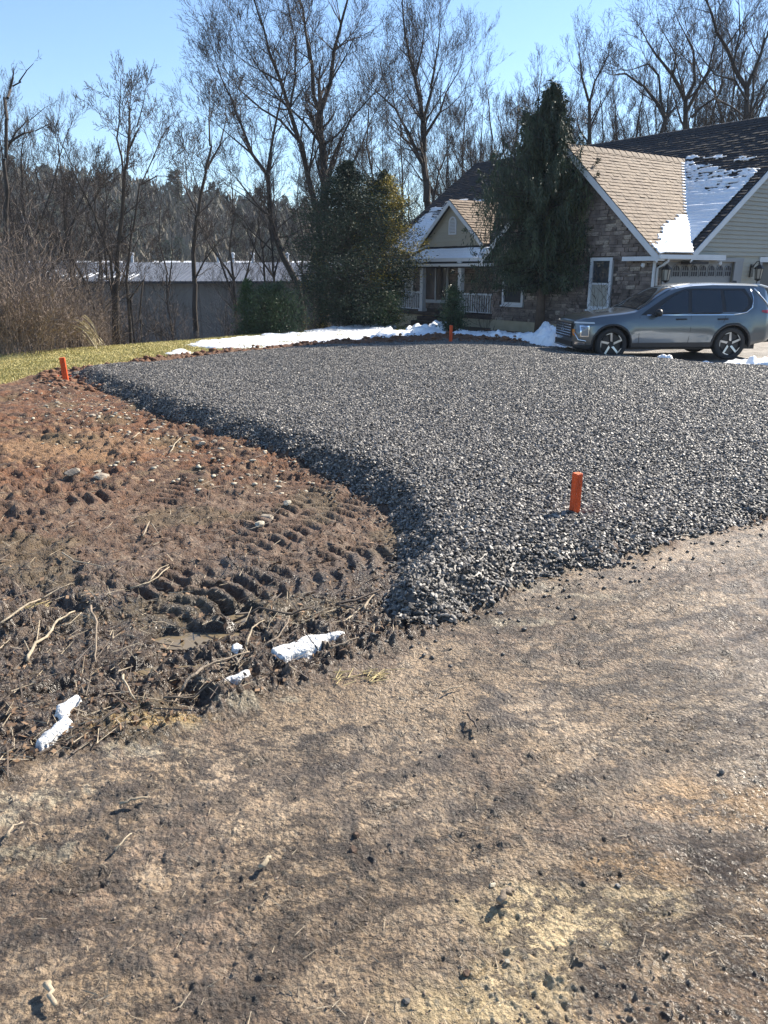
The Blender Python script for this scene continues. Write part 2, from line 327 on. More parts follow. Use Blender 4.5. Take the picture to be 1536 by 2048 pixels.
HILL_PTS = [(-260, 40), (-190, 38), (-130, 34), (-90, 30), (-55, 24), (-20, 18), (10, 13), (40, 13), (90, 13), (200, 15)]
def base_height(x, y):
    """shape of the land: level near the camera, a bank falling away beyond the lawn, a wooded hill far off"""
    d, s, side = pdist(BANK, x, y)
    out = np.where(side > 0, d, 0)
    z = -np.minimum(out * 0.34, 6.5 + 0.0 * out) * smooth(0, 2.0, out + 0.2)
    z = z - 0.02 * np.maximum(y - 24, 0) * (y < 60) - 0.72 * (y >= 60)
    hx = np.array([p[0] for p in HILL_PTS]); hz = np.array([p[1] for p in HILL_PTS])
    crest = np.interp(x, hx * 1.0, hz)
    z = z + crest * smooth(115, 250, y + 0.12 * x)
    return z
def mud_zone(x, y):
    return sdist(ROAD, x, y), sdist(PAD, x, y), sdist(LAWN, x, y)

def surface(x, y):
    """height, colour and roughness of the near ground"""
    wob = (fbm(x, y, 3.0, 3, 5) - 0.5)
    dr0 = sdist(ROAD, x, y); dr = dr0 + wob * 0.35
    dp = sdist(PAD, x, y) + (fbm(x, y, 6.0, 2, 9) - 0.5) * 0.16
    dl = sdist(LAWN, x, y) + (fbm(x, y, 4.0, 3, 12) - 0.5) * 0.35
    dd = sdist(DRIVE, x, y) + wob * 0.25
    road = smooth(0.10, -0.12, dr); lawn = smooth(0.05, -0.05, dl); drive = smooth(0.05, -0.05, dd)
    mud = np.clip((1 - road) * (1 - lawn) * (1 - drive), 0, 1)
    r = np.hypot(x, y)
    z = base_height(x, y)
    # loose soil
    b1 = fbm(x, y, 1.3, 3, 31) - 0.5
    b2 = np.abs(fbm(x, y, 4.5, 3, 41) - 0.5) * 2
    b3 = fbm(x, y, 13.0, 3, 51) - 0.5
    b4 = np.abs(fbm(x, y, 24.0, 3, 61) - 0.5) * 2
    b5 = fbm(x, y, 60.0, 2, 71) - 0.5
    calm = smooth(0.42, 0.62, fbm(x, y, 0.9, 2, 77))
    rough = mud * (1 - 0.45 * calm)
    zm = 0.11 * b1 - 0.09 * b2 + 0.078 * b3 - 0.055 * b4 + 0.032 * b5 + 0.045
    # tread marks of the wheels
    tread = 0; b0 = fbm(x, y, 7.0, 2, 45) - 0.5
    for i, tr in enumerate(TRACKS):
        d, s, side = pdist(tr, x, y)
        w = smooth(0.24, 0.17, d) * (0.55 + 0.45 * smooth(0.35, 0.6, fbm(x, y, 2.2, 2, 90 + i)))
        lug = np.sin((s + 0.35 * np.abs(side) + 0.02 * b3) * 2 * math.pi / 0.135)
        zm = zm * (1 - 0.6 * w) + w * (0.040 * np.clip(lug * 1.6, -1, 0.7) - 0.010)
        tread = np.maximum(tread, w)
    # packed road: shallow crusts and wheel lines running towards the right
    u = x * 0.80 + y * 0.60; v = -x * 0.60 + y * 0.80
    crust = fbm(u * 0.45, v, 2.6, 4, 101, 0.6)
    rid = np.exp(-((crust - 0.5) / 0.022) ** 2)
    breakup = smooth(0.5, 0.66, fbm(x, y, 3.1, 3, 111))
    line = rid * breakup
    nn = fbm(x, y, 16, 3, 147) - 0.5; ln = 0
    for i, cl in enumerate(CRUSTS):
        d, s_, side_ = pdist(cl, x + 0.05 * (fbm(x, y, 5, 2, 148) - 0.5), y + 0.08 * (fbm(x, y, 5, 2, 149) - 0.5))
        ln = np.maximum(ln, smooth(0.070, 0.015, d + nn * 0.13) * smooth(0.25, 0.42, fbm(x, y, 6.0, 2, 150 + i)))
    peb = fbm(x, y, 52.0, 2, 121) - 0.5
    clean = smooth(1.05, 0.1, v - 0.28 * u + 0.7 * (fbm(x, y, 0.8, 3, 119) - 0.5))   # towards the right-hand side the tar shows and painted glare sets in
    zr = 0.012 * (fbm(x, y, 1.1, 2, 131) - 0.5) + 0.007 * (fbm(x, y, 9, 3, 133) - 0.5) + peb * (0.002 + 0.008 * clean) + (0.011 + 0.017 * smooth(0.4, 0.62, fbm(x, y, 1.9, 3, 157)) + 0.012 * clean) * (fbm(x, y, 24.0, 4, 158, 0.72) - 0.5) - 0.014 * line + 0.010 * np.roll(line, 3, axis=0) * breakup
    band = 0
    for cl in RUTS: band = np.maximum(band, smooth(0.24, 0.10, pdist(cl, x, y)[0] + 0.25 * wob))
    scab = np.maximum(smooth(0.53, 0.66, fbm(u * 0.6, v, 2.4, 4, 141, 0.6)) * (1 - 0.7 * clean), band * smooth(0.42, 0.58, fbm(u * 0.5, v, 7.0, 3, 146)))
    zr = zr - 0.012 * band + 0.006 * band * (fbm(u * 2.0, v * 8.0, 4.0, 2, 159) - 0.5)
    zr = zr + ln * (0.008 + 0.028 * nn)
    zr = zr + scab * (0.024 * np.clip(fbm(x, y, 21.0, 3, 142) - 0.47, -0.05, 1)) + 0.004 * (fbm(x, y, 95.0, 1, 143) - 0.5) + 0.004 * smooth(0.60, 0.70, fbm(x, y, 30, 2, 144)) * smooth(0.5, 0.6, fbm(x, y, 2.0, 3, 145))
    z = z + zm * rough + zr * road
    # heap of soil along the far edge of the stone bed
    heap = (0.55 + 0.45 * smooth(-4, 1, x)) * np.exp(-((dp - 0.38) / 0.33) ** 2) * smooth(11.5, 14.5, y) * (1 - drive)
    z = z + heap * (0.145 + 0.16 * b3 + 0.06 * b2)
    z = z + lawn * (0.03 * b1 + 0.012 * b3)
    # stone bed
    padk = smooth(0.05, -0.32, dp)
    lift = 0.12 - 0.085 * smooth(2.2, 0.2, pdist(PAD[-8:-3], x, y)[0]) + 0.085 * smooth(2.6, 0.4, pdist(PAD[:13], x, y)[0]) - 0.05 * smooth(15, 9, y) * smooth(0, 1.5, x) * smooth(8.5, 6.0, y)
    z = z * (1 - padk) + padk * (lift + 0.02 * (fbm(x, y, 1.0, 2, 151) - 0.5) + 0.018 * (fbm(x, y, 5.0, 2, 152) - 0.5))
    z = z - 0.09 * drive
    # puddles: the soil is pressed flat round them
    pud = 0
    for (X, Y, rx, ry, an) in PUD:
        dx = x - X; dy = y - Y; ca, sa = math.cos(an), math.sin(an)
        q = np.sqrt(((dx * ca + dy * sa) / rx) ** 2 + ((-dx * sa + dy * ca) / ry) ** 2) + (fbm(x, y, 9, 2, 161) - 0.5) * 1.0
        k = smooth(1.45, 0.85, q); z = z * (1 - k) + k * -0.05; pud = np.maximum(pud, smooth(1.8, 0.9, q))
    # ---- colours
    n1 = fbm(x, y, 0.55, 3, 201); n2 = fbm(x, y, 5.0, 4, 211); n3 = fbm(x, y, 22, 3, 221); n4 = fbm(x, y, 70, 2, 223)
    def mixc(a, b, k): return a * (1 - k[..., None]) + np.array(b) * k[..., None]
    red = np.array([0.20, 0.090, 0.042]); c = np.ones(x.shape + (3,)) * red
    c = mixc(c, (0.14, 0.078, 0.048), smooth(0.4, 0.65, n2))
    c = mixc(c, (0.31, 0.20, 0.11), smooth(0.54, 0.68, n3) * smooth(0.42, 0.6, n2) * 0.9)
    c = mixc(c, (0.07, 0.04, 0.028), smooth(0.5, 0.38, n3) * 0.6)
    X, Y = spot(125, 895); c = mixc(c, (0.30, 0.18, 0.095), smooth(1.3, 0.5, np.hypot((x - X) / 1.0, (y - Y) / .75) + (n2 - 0.5) * 2.0) * 0.8)
    far = smooth(5.8, 8.5, y - 0.25 * x)             # nearer the road the soil is wetter and darker
    c = mixc(c, (0.125, 0.074, 0.043), (1 - far) * 0.8)
    c = mixc(c, (0.23, 0.165, 0.115), (1 - far) * smooth(0.52, 0.66, n3) * 0.8)
    wetk = smooth(5.4, 4.3, y - 0.12 * x + (n2 - 0.5) * 1.5) * smooth(1.6, 0.2, x)
    c = mixc(c, (0.062, 0.047, 0.036), wetk * 0.85)
    c = mixc(c, (0.24, 0.18, 0.13), wetk * smooth(0.54, 0.68, n4) * 0.7)
    c = mixc(c, (0.13, 0.10, 0.05), smooth(0.60, 0.7, fbm(x, y, 1.7, 3, 231)) * 0.5)
    rg = 0.85 - 0.42 * wetk - 0.12 * (1 - far)
    # road
    tan = mixc(np.ones(x.shape + (3,)) * np.array([0.335, 0.238, 0.145]), (0.43, 0.318, 0.205), smooth(0.4, 0.65, n2))
    tan = mixc(tan, (0.19, 0.14, 0.10), smooth(0.55, 0.75, fbm(x, y, 1.9, 4, 241)) * 0.25)
    tan = mixc(tan, (0.19, 0.125, 0.085), smooth(0.55, 0.7, fbm(x, y, 2.6, 3, 242)) * 0.6)
    tan = mixc(tan, (0.40, 0.345, 0.275), clean * 0.85 * smooth(0.3, 0.6, fbm(u * 0.5, v, 1.3, 3, 243)))  # paler tar at right, with sun glare put into the colour
    tan = mixc(tan, (0.08, 0.062, 0.048), smooth(0.54, 0.70, n4) * 0.6 * (0.45 + clean)); tan = mixc(tan, (0.09, 0.066, 0.048), smooth(0.60, 0.72, fbm(x, y, 34, 3, 225)) * 0.7)
    tan = mixc(tan, (0.33, 0.26, 0.18), smooth(0.56, 0.72, n4) * smooth(0.4, 0.6, n3) * 0.6)
    tan = mixc(tan, (0.07, 0.052, 0.04), np.clip(line * 0.8, 0, 0.6)); tan = mixc(tan, (0.055, 0.042, 0.034), ln * 0.85)
    tan = mixc(tan, (0.085, 0.062, 0.046), scab * smooth(0.48, 0.53, fbm(x, y, 24.0, 3, 142)) * 0.5)
    tan = mixc(tan, (0.10, 0.074, 0.052), band * smooth(0.47, 0.53, fbm(u * 0.7, v * 1.3, 13.0, 4, 161, 0.65)) * 0.6)
    spots = [((1060, 1835), .26, .10), ((985, 1990), .20, .12), ((1140, 1870), .2, .07), ((900, 2010), .16, .06), ((1040, 1780), .14, .05), ((1270, 1790), .12, .07), ((1250, 1715), .2, .09), ((1525, 1600), .3, .14)]
    for i, (q, rx, ry) in enumerate(spots):
        X, Y = spot(*q); k = smooth(1.5, 0.5, np.hypot((x - X) / rx, (y - Y) / ry) + (n2 - 0.5) * 2.4)
        tan = mixc(tan, (0.62, 0.48, 0.27) if i < 6 else (0.45, 0.28, 0.13), k * 0.6)
    pale = [((470, 1412), .17, .07), ((330, 1450), .22, .06), ((300, 1505), .2, .05), ((120, 1585), .14, .05), ((20, 1620), .16, .1), ((560, 1400), .1, .03), ((1060, 1175), .22, .06), ((1040, 1240), .3, .06), ((1180, 1190), .3, .06), ((40, 1700), .25, .06)]
    for (q, rx, ry) in pale:
        X, Y = spot(*q); k = smooth(1.4, 0.5, np.hypot((x - X) / (rx * .7), (y - Y) / (ry * .7)) + (n3 - 0.5) * 3.2)
        tan = mixc(tan, (0.40, 0.345, 0.24), k * 0.6)
        c = mixc(c, (0.4, 0.35, 0.25), k * 0.5)
    X, Y = spot(335, 1445); k = smooth(1.3, 0.5, np.hypot((x - X - (y - Y) * 1.2) / .28, (y - Y) / .05) + (n3 - 0.5) * 1.5)
    c = mixc(c, (0.5, 0.33, 0.12), k * 0.6)
    rr = 0.54 - 0.27 * clean - 0.08 * smooth(0.4, 0.6, n2)
    c = mixc(c, 0, 1 - np.ones_like(road)) * (1 - road[..., None]) + tan * road[..., None]; rg = rg * (1 - road) + rr * road
    # lawn, drive, bed
    g = mixc(np.ones(x.shape + (3,)) * np.array([0.42, 0.37, 0.14]), (0.48, 0.40, 0.2), smooth(0.4, 0.65, n2)); g = mixc(g, (0.22, 0.23, 0.065), smooth(0.55, 0.7, n3) * 0.6)
    dk = smooth(0.0, 3.0, np.where(pdist(BANK, x, y)[2] > 0, pdist(BANK, x, y)[0], 0)); g = mixc(g, (0.10, 0.075, 0.05), dk)
    bed = smooth(27.2, 25.4, y + 0.9 * x * 0 ) ; g = mixc(g, (0.09, 0.07, 0.045), smooth(1.0, 2.0, x + (y - 24) * 0.1) * smooth(22.6, 23.6, y))
    c = c * (1 - lawn[..., None]) + g * lawn[..., None]; rg = rg * (1 - lawn) + 0.85 * lawn
    a = mixc(np.ones(x.shape + (3,)) * np.array([0.15, 0.135, 0.12]), (0.24, 0.21, 0.18), smooth(0.4, 0.6, fbm(x, y, 1.2, 3, 251))); a = mixc(a, (0.10, 0.085, 0.07), smooth(0.55, 0.7, n2))
    c = c * (1 - drive[..., None]) + a * drive[..., None]; rg = rg * (1 - drive) + 0.5 * drive
    c = mixc(c, (0.17, 0.085, 0.046), np.clip(heap * 1.6, 0, 1) * 0.9)
    c = c * (1 - padk[..., None]) + np.array([0.05, 0.052, 0.055]) * padk[..., None]; rg = rg * (1 - padk) + 0.8 * padk
    c = mixc(c, (0.06, 0.048, 0.038), pud * 0.8); rg = rg * (1 - pud) + 0.25 * pud
    region = np.zeros(x.shape, int)                    # 0 mud
    region[road > 0.5] = 1; region[lawn > 0.5] = 2; region[drive > 0.5] = 3; region[padk > 0.5] = 4
    return z, np.clip(c, 0.01, 0.9), np.clip(rg, 0.15, 0.95), region

def height_at(x, y):
    z, c, r, g = surface(np.array([[x], [x]], dtype=float), np.array([[y], [y]], dtype=float)); return float(z[0, 0])
def heights(xs, ys):
    z, c, r, g = surface(np.array([xs]), np.array([ys])); return z[0]

# ------------------------------------------------------------------ the ground
def ground():
    rs = [1.05]
    while rs[-1] < 31:
        r = rs[-1]; rs.append(r + min(max(r * r * 0.00125, 0.0038), 0.034 + 0.007 * max(r - 11, 0)))
    rs = np.array(rs); az = np.linspace(-R(44), R(42), 600)
    A, RR = np.meshgrid(az, rs); x = RR * np.sin(A); y = RR * np.cos(A)
    z, c, rg, reg = surface(x, y)
    nr, na = x.shape
    idx = np.arange(nr * na).reshape(nr, na)
    Q = np.stack([idx[:-1, :-1], idx[:-1, 1:], idx[1:, 1:], idx[1:, :-1]], -1).reshape(-1, 4)[:, ::-1]
    regq = reg[:-1, :-1].ravel().copy()
    deep = sdist(PAD, x, y)[:-1, :-1].ravel() < -0.45; regq[deep] = 9     # there the sheet under the stones takes over
    V = np.stack([x, y, z], -1).reshape(-1, 3); C = c.reshape(-1, 3); G = rg.ravel()
    names = ['muddy_ground', 'road', 'lawn', 'driveway', 'gravel_bed']
    mats = [ground_mat('churned_soil', 1.0, 30, 0.5, 0.55, 0.25), ground_mat('packed_road', 1.0, 42, 0.6, 0.55, 0.6, True), ground_mat('turf_soil', 0.6, 60, 0.2), ground_mat('worn_asphalt', 0.5, 60), ground_mat('stone_dust', 0.8, 50)]
    for k in range(5):
        q = Q[regq == k]; u, inv = np.unique(q, return_inverse=True); q2 = inv.reshape(-1, 4)
        me = mesh_np(names[k], V[u], q2, mats[k], True)
        ca = me.color_attributes.new('soil', 'FLOAT_COLOR', 'POINT'); ca.data.foreach_set('color', np.concatenate([C[u], np.ones((len(u), 1))], 1).astype(np.float32).ravel())
        ra = me.attributes.new('rough', 'FLOAT', 'POINT'); ra.data.foreach_set('value', G[u].astype(np.float32))
        if k == 1:
            gx, gy = V[u][:, 0], V[u][:, 1]; gr = 0.7 + 0.3 * smooth(0.42, 0.62, fbm(gx, gy, 1.6, 3, 271)) + 0.25 * smooth(0.9, 0.0, -gx * 0.6 + gy * 0.8 - 0.28 * (gx * 0.8 + gy * 0.6))
            ga = me.attributes.new('grain', 'FLOAT', 'POINT'); ga.data.foreach_set('value', np.clip(gr, 0, 1).astype(np.float32))
        o = link(names[k], me); tag(o, kind='structure')
    # the wider land reaching the horizon: rings round the near sheet
    r2 = np.concatenate([np.array([0.0]), np.geomspace(0.9, 31, 12)[:0], np.geomspace(30.6, 900, 90)])
    az2 = np.linspace(-math.pi, math.pi, 361)
    A, RR = np.meshgrid(az2, np.geomspace(0.9, 900, 150)); x = RR * np.sin(A); y = RR * np.cos(A)
    z = base_height(x, y) * smooth(-5, 5, y)
    inner = (RR < 30.4) & (A > -R(43.6)) & (A < R(41.6)); z = np.where(inner, z - 0.35, z - 0.06)
    nr, na = x.shape; idx = np.arange(nr * na).reshape(nr, na)
    Q = np.stack([idx[:-1, :-1], idx[:-1, 1:], idx[1:, 1:], idx[1:, :-1]], -1).reshape(-1, 4)[:, ::-1]
    me = mesh_np('terrain', np.stack([x, y, z], -1).reshape(-1, 3), Q, M['hill'], True)
    tag(link('terrain', me), kind='structure')
ground()

def haze():
    mb = MB(); mb.box((-330, -6, -12), (330, 345, 62)); m = bpy.data.materials.new('thin_air'); m.use_nodes = True; N = m.node_tree.nodes; N.clear()
    o_ = N.new('ShaderNodeOutputMaterial'); v = N.new('ShaderNodeVolumePrincipled'); v.inputs['Color'].default_value = (0.80, 0.88, 1.0, 1); v.inputs['Density'].default_value = 0.00035
    m.node_tree.links.new(v.outputs[0], o_.inputs['Volume']); tag(mb.build('haze', m, None), 'thin pale winter haze over the whole place', 'haze', kind='stuff')
# ------------------------------------------------------------------ crushed stone on the bed
def gravel():
    rng = random.Random(4); stones = bpy.data.collections.new('stone_shapes')
    for k in range(6):
        bm = bmesh.new()
        for i in range(13):
            v = Vector((rng.gauss(0, 1), rng.gauss(0, 1), rng.gauss(0, 1))).normalized()
            bm.verts.new((v.x * 0.024 * rng.uniform(0.85, 1.2), v.y * 0.017 * rng.uniform(0.85, 1.15), v.z * 0.012 * rng.uniform(0.8, 1.2)))
        bmesh.ops.convex_hull(bm, input=bm.verts)
        for v in [v for v in bm.verts if not v.link_faces]: bm.verts.remove(v)
        me = bpy.data.meshes.new('crushed_stone'); bm.to_mesh(me); bm.free(); me.materials.append(M['gravel'])
        stones.objects.link(bpy.data.objects.new('crushed_stone', me))
    # sheet the stones lie on
    xs = np.arange(-6.6, 12.6, 0.05); ys = np.arange(3.2, 23.5, 0.05); X, Y = np.meshgrid(xs, ys)
    d = sdist(PAD, X, Y) + (fbm(X, Y, 6.0, 2, 9) - 0.5) * 0.16; z, c, rg, reg = surface(X, Y)
    idx = np.arange(X.size).reshape(X.shape)
    keep = (d[:-1, :-1] < 0.03) & (X[:-1, :-1] < 0.52 * Y[:-1, :-1] * 1.12 + 1.2)
    Q = np.stack([idx[:-1, :-1], idx[:-1, 1:], idx[1:, 1:], idx[1:, :-1]], -1)[keep]
    u, inv = np.unique(Q.reshape(-1), return_inverse=True)
    V = np.stack([X, Y, z + 0.004], -1).reshape(-1, 3)[u]
    me = mesh_np('crushed_gravel', V, inv.reshape(-1, 4), M['gravel'])
    o = link('crushed_gravel', me)
    tag(o, 'dark grey crushed stone spread over the new parking pad', 'gravel', kind='stuff')
    # density grows thin at the very edge, where loose stones roll off
    ng = bpy.data.node_groups.new('scatter_stones', 'GeometryNodeTree')
    ng.interface.new_socket('Geometry', in_out='INPUT', socket_type='NodeSocketGeometry')
    ng.interface.new_socket('Geometry', in_out='OUTPUT', socket_type='NodeSocketGeometry')
    N = ng.nodes; L = ng.links
    gi = N.new('NodeGroupInput'); go = N.new('NodeGroupOutput')
    ds = N.new('GeometryNodeDistributePointsOnFaces'); ds.distribute_method = 'RANDOM'; ds.inputs['Density'].default_value = 3300
    ci = N.new('GeometryNodeCollectionInfo'); ci.inputs['Collection'].default_value = stones
    ci.inputs['Separate Children'].default_value = True; ci.inputs['Reset Children'].default_value = True
    ip = N.new('GeometryNodeInstanceOnPoints'); ip.inputs['Pick Instance'].default_value = True
    rv = N.new('FunctionNodeRandomValue'); rv.data_type = 'FLOAT_VECTOR'; rv.inputs[0].default_value = (-0.65, -0.65, 0); rv.inputs[1].default_value = (0.65, 0.65, 6.28)
    rs = N.new('FunctionNodeRandomValue'); rs.data_type = 'FLOAT'; rs.inputs[2].default_value = 0.35; rs.inputs[3].default_value = 1.05; rs.inputs['Seed'].default_value = 3
    rz = N.new('FunctionNodeRandomValue'); rz.data_type = 'FLOAT_VECTOR'; rz.inputs[0].default_value = (0, 0, -0.006); rz.inputs[1].default_value = (0, 0, 0.014); rz.inputs['Seed'].default_value = 7
    sp = N.new('GeometryNodeSetPosition')
    L.new(gi.outputs[0], ds.inputs[0]); L.new(ds.outputs['Points'], sp.inputs[0]); L.new(rz.outputs[0], sp.inputs['Offset'])
    L.new(sp.outputs[0], ip.inputs['Points']); L.new(ci.outputs[0], ip.inputs['Instance'])
    L.new(rv.outputs[0], ip.inputs['Rotation']); L.new(rs.outputs[1], ip.inputs['Scale'])
    jg = N.new('GeometryNodeJoinGeometry'); L.new(ip.outputs[0], jg.inputs[0]); L.new(gi.outputs[0], jg.inputs[0]); L.new(jg.outputs[0], go.inputs[0])
    md = o.modifiers.new('stones', 'NODES'); md.node_group = ng
gravel()

# ------------------------------------------------------------------ the house (local x = back along the garage wall, y = left along the stone front, z = up)
HX, HY, HROT = 7.279, 21.766, R(35.372)
EAVE = 2.315; SV, SR, TL, MS = 1.164, 7.02, 15.29, 0.715; T0, WS = 3.123, 0.875
RIDGE = EAVE + MS * (SR - SV); WR = EAVE + WS * (T0 + 0.3)
def main_h(s): return EAVE + MS * (s - SV) if s <= SR else RIDGE - MS * (s - SR)
def wing_h(t): return WR - WS * abs(t - T0)
M['shaded_trim'] = mat('shaded_white_casing', (0.24, 0.245, 0.25), 0.55, noise=0.05, nscale=3)  # white trim copied darker, its shade put into the colour
house = thing('house', 'tan stone and cream sided house with brown shingle roofs, porch and attached garage', 'house', (HX, HY, 0), HROT)
_piece = {}
def unit_blocks(n, jit, seed, m, name):
    """a few slightly irregular unit blocks to be scaled per piece"""
    rng = random.Random(seed); out = []
    for i in range(n):
        mb = MB(); j = lambda: rng.uniform(-jit, jit)
        p = [(-.5 + j(), -.5 + j() * .3, -.5 + j()), (.5 + j(), -.5 + j() * .3, -.5 + j()), (.5 + j(), .5 + j() * .3, -.5 + j()), (-.5 + j(), .5 + j() * .3, -.5 + j()),
             (-.5 + j(), -.5 + j() * .3, .5 + j()), (.5 + j(), -.5 + j() * .3, .5 + j()), (.5 + j(), .5 + j() * .3, .5 + j()), (-.5 + j(), .5 + j() * .3, .5 + j())]
        mb.hexa(p); out.append(mb.mesh(name, m))
    return out
def gable_poly(name, pts, s, thick, m, parent):
    """wall in the plane x=s, outline in (t, h)"""
    mb = MB(); n = len(pts)
    mb.poly([(s, t, h) for t, h in pts]); mb.poly([(s + thick, t, h) for t, h in pts][::-1])
    for i in range(n):
        a, b = pts[i], pts[(i + 1) % n]
        mb.poly([(s, a[0], a[1]), (s, b[0], b[1]), (s + thick, b[0], b[1]), (s + thick, a[0], a[1])])
    return mb.build(name, m, parent)

# --- stone front of the wing
stone_wall = gable_poly('stone_wall', [(0, -0.2), (0, 2.3), (T0, WR - 0.28), (6.24, 2.3), (6.24, -0.2)], 0.0, 0.22, M['mortar'], house)
WINS = [(1.34, 2.13, 0.80, 2.24), (4.78, 5.74, 0.80, 2.0), (3.05, 3.95, 3.60, 4.60)]
blocks = unit_blocks(6, 0.07, 3, M['stone'], 'stone')
def lay_stones(parent, put, s_rng, t0, t1, h0, h1, inside, budget, seed, stuffname='small_stones'):
    """ledge stones in courses; put(t, h, depth) gives the centre, the first ones are objects, the rest one mesh"""
    rng = random.Random(seed); rest = MB(); h = h0; count = 0; cells = []
    while h < h1:
        ch = rng.uniform(0.07, 0.125); t = t0 - rng.uniform(0, 0.2)
        while t < t1:
            w = rng.uniform(0.12, 0.38)
            if rng.random() < 0.15: w *= 0.5
            a, b = max(t, t0), min(t + w, t1)
            if b - a > 0.05 and inside(a, b, h, h + ch): cells.append((a, b, h, h + ch))
            t += w
        h += ch
    for i, (a, b, h, g) in enumerate(cells):
        d = rng.uniform(0.02, 0.06); c = ((a + b) / 2, (h + g) / 2); sc = (b - a - 0.010, g - h - 0.010)
        if i < 0: pass
        if count < budget and rng.random() < budget * 1.15 / max(1, len(cells)):
            o = link('stone', blocks[rng.randrange(6)], parent); put(o, c, sc, d); count += 1
        else:
            put(rest, c, sc, d, rng)
    if rest.v:
        tag(rest.build(stuffname, M['stone'], parent), kind='stuff')
def put_front(o, c, sc, d, rng=None):
    if rng is None:
        o.location = (-d / 2, c[0], c[1]); o.scale = (d + 0.03, sc[0], sc[1])
    else:
        j = lambda: rng.uniform(-0.006, 0.006)
        x0, x1 = -d, 0.015; y0, y1 = c[0] - sc[0] / 2, c[0] + sc[0] / 2; z0, z1 = c[1] - sc[1] / 2, c[1] + sc[1] / 2
        o.hexa([(x0 + j(), y0 + j(), z0 + j()), (x1, y0, z0), (x1, y1, z0), (x0 + j(), y1 + j(), z0 + j()), (x0 + j(), y0 + j(), z1 + j()), (x1, y0, z1), (x1, y1, z1), (x0 + j(), y1 + j(), z1 + j())])
def in_front(a, b, h, g):
    m = (a + b) / 2
    if g > wing_h(m) - 0.25: return False
    for (w0, w1, z0, z1) in WINS:
        if b > w0 and a < w1 and g > z0 and h < z1: return False
    return True
lay_stones(stone_wall, put_front, None, 0, 6.24, 0.3, 5.3, in_front, 235, 11)
mb = MB(); mb.box((-0.03, -0.02, -0.4), (-0.003, 6.26, 0.3)); mb.build('foundation', M['beige'], house)

def window(parent, t0, t1, h0, h1, s, trim=0.09, face=-1, curtain_reflection=None, sash=True, mull=0, name='window'):
    """window in the plane x=s facing -x: frame, panes, sill, rails"""
    f = MB(); a = s - 0.075
    f.box((a, t0, h1 - trim), (s, t1, h1)); f.box((a, t0, h0), (s, t1, h0 + trim)); f.box((a, t0, h0 + trim), (s, t0 + trim, h1 - trim)); f.box((a, t1 - trim, h0 + trim), (s, t1, h1 - trim))
    for k in range(mull):
        y = t0 + (t1 - t0) * (k + 1) / (mull + 1); f.box((a + 0.02, y - 0.035, h0 + trim), (s, y + 0.035, h1 - trim))
    w = f.build(name, M['white'], parent)
    mb = MB(); mb.box((s - 0.03, t0 + trim, h0 + trim), (s - 0.022, t1 - trim, h1 - trim)); mb.build('pane', M['glass'], w)
    if sash:
        mb = MB(); y = (h0 + h1) / 2; mb.box((s - 0.055, t0 + trim, y - 0.025), (s - 0.031, t1 - trim, y + 0.025)); mb.build('sash_rail', M['white'], w)
    mb = MB(); mb.box((s - 0.12, t0 - 0.03, h0 - 0.05), (s, t1 + 0.03, h0 - 0.002)); mb.build('sill', M['white'], w)
    if curtain_reflection:
        mb = MB(); z0, z1 = curtain_reflection; n = 14
        for k in range(n):
            ya = t0 + trim + (t1 - t0 - 2 * trim) * k / n; yb = t0 + trim + (t1 - t0 - 2 * trim) * (k + 1) / n
            x0 = s - 0.034 - 0.004 * (k % 2); x1 = s - 0.034 - 0.004 * ((k + 1) % 2)
            mb.poly([(x0, ya, z0), (x1, yb, z0), (x1, yb, z1), (x0, ya, z1)])
        mb.build('blind_reflection', M['curtain_reflection'], w)
    return w
window(house, *WINS[0], 0.0, curtain_reflection=(0.88, 1.52))  # pale reflection in the lower pane put in as a strip over the glass
window(house, *WINS[1], 0.0, curtain_reflection=None)
window(house, *WINS[2], 0.0)

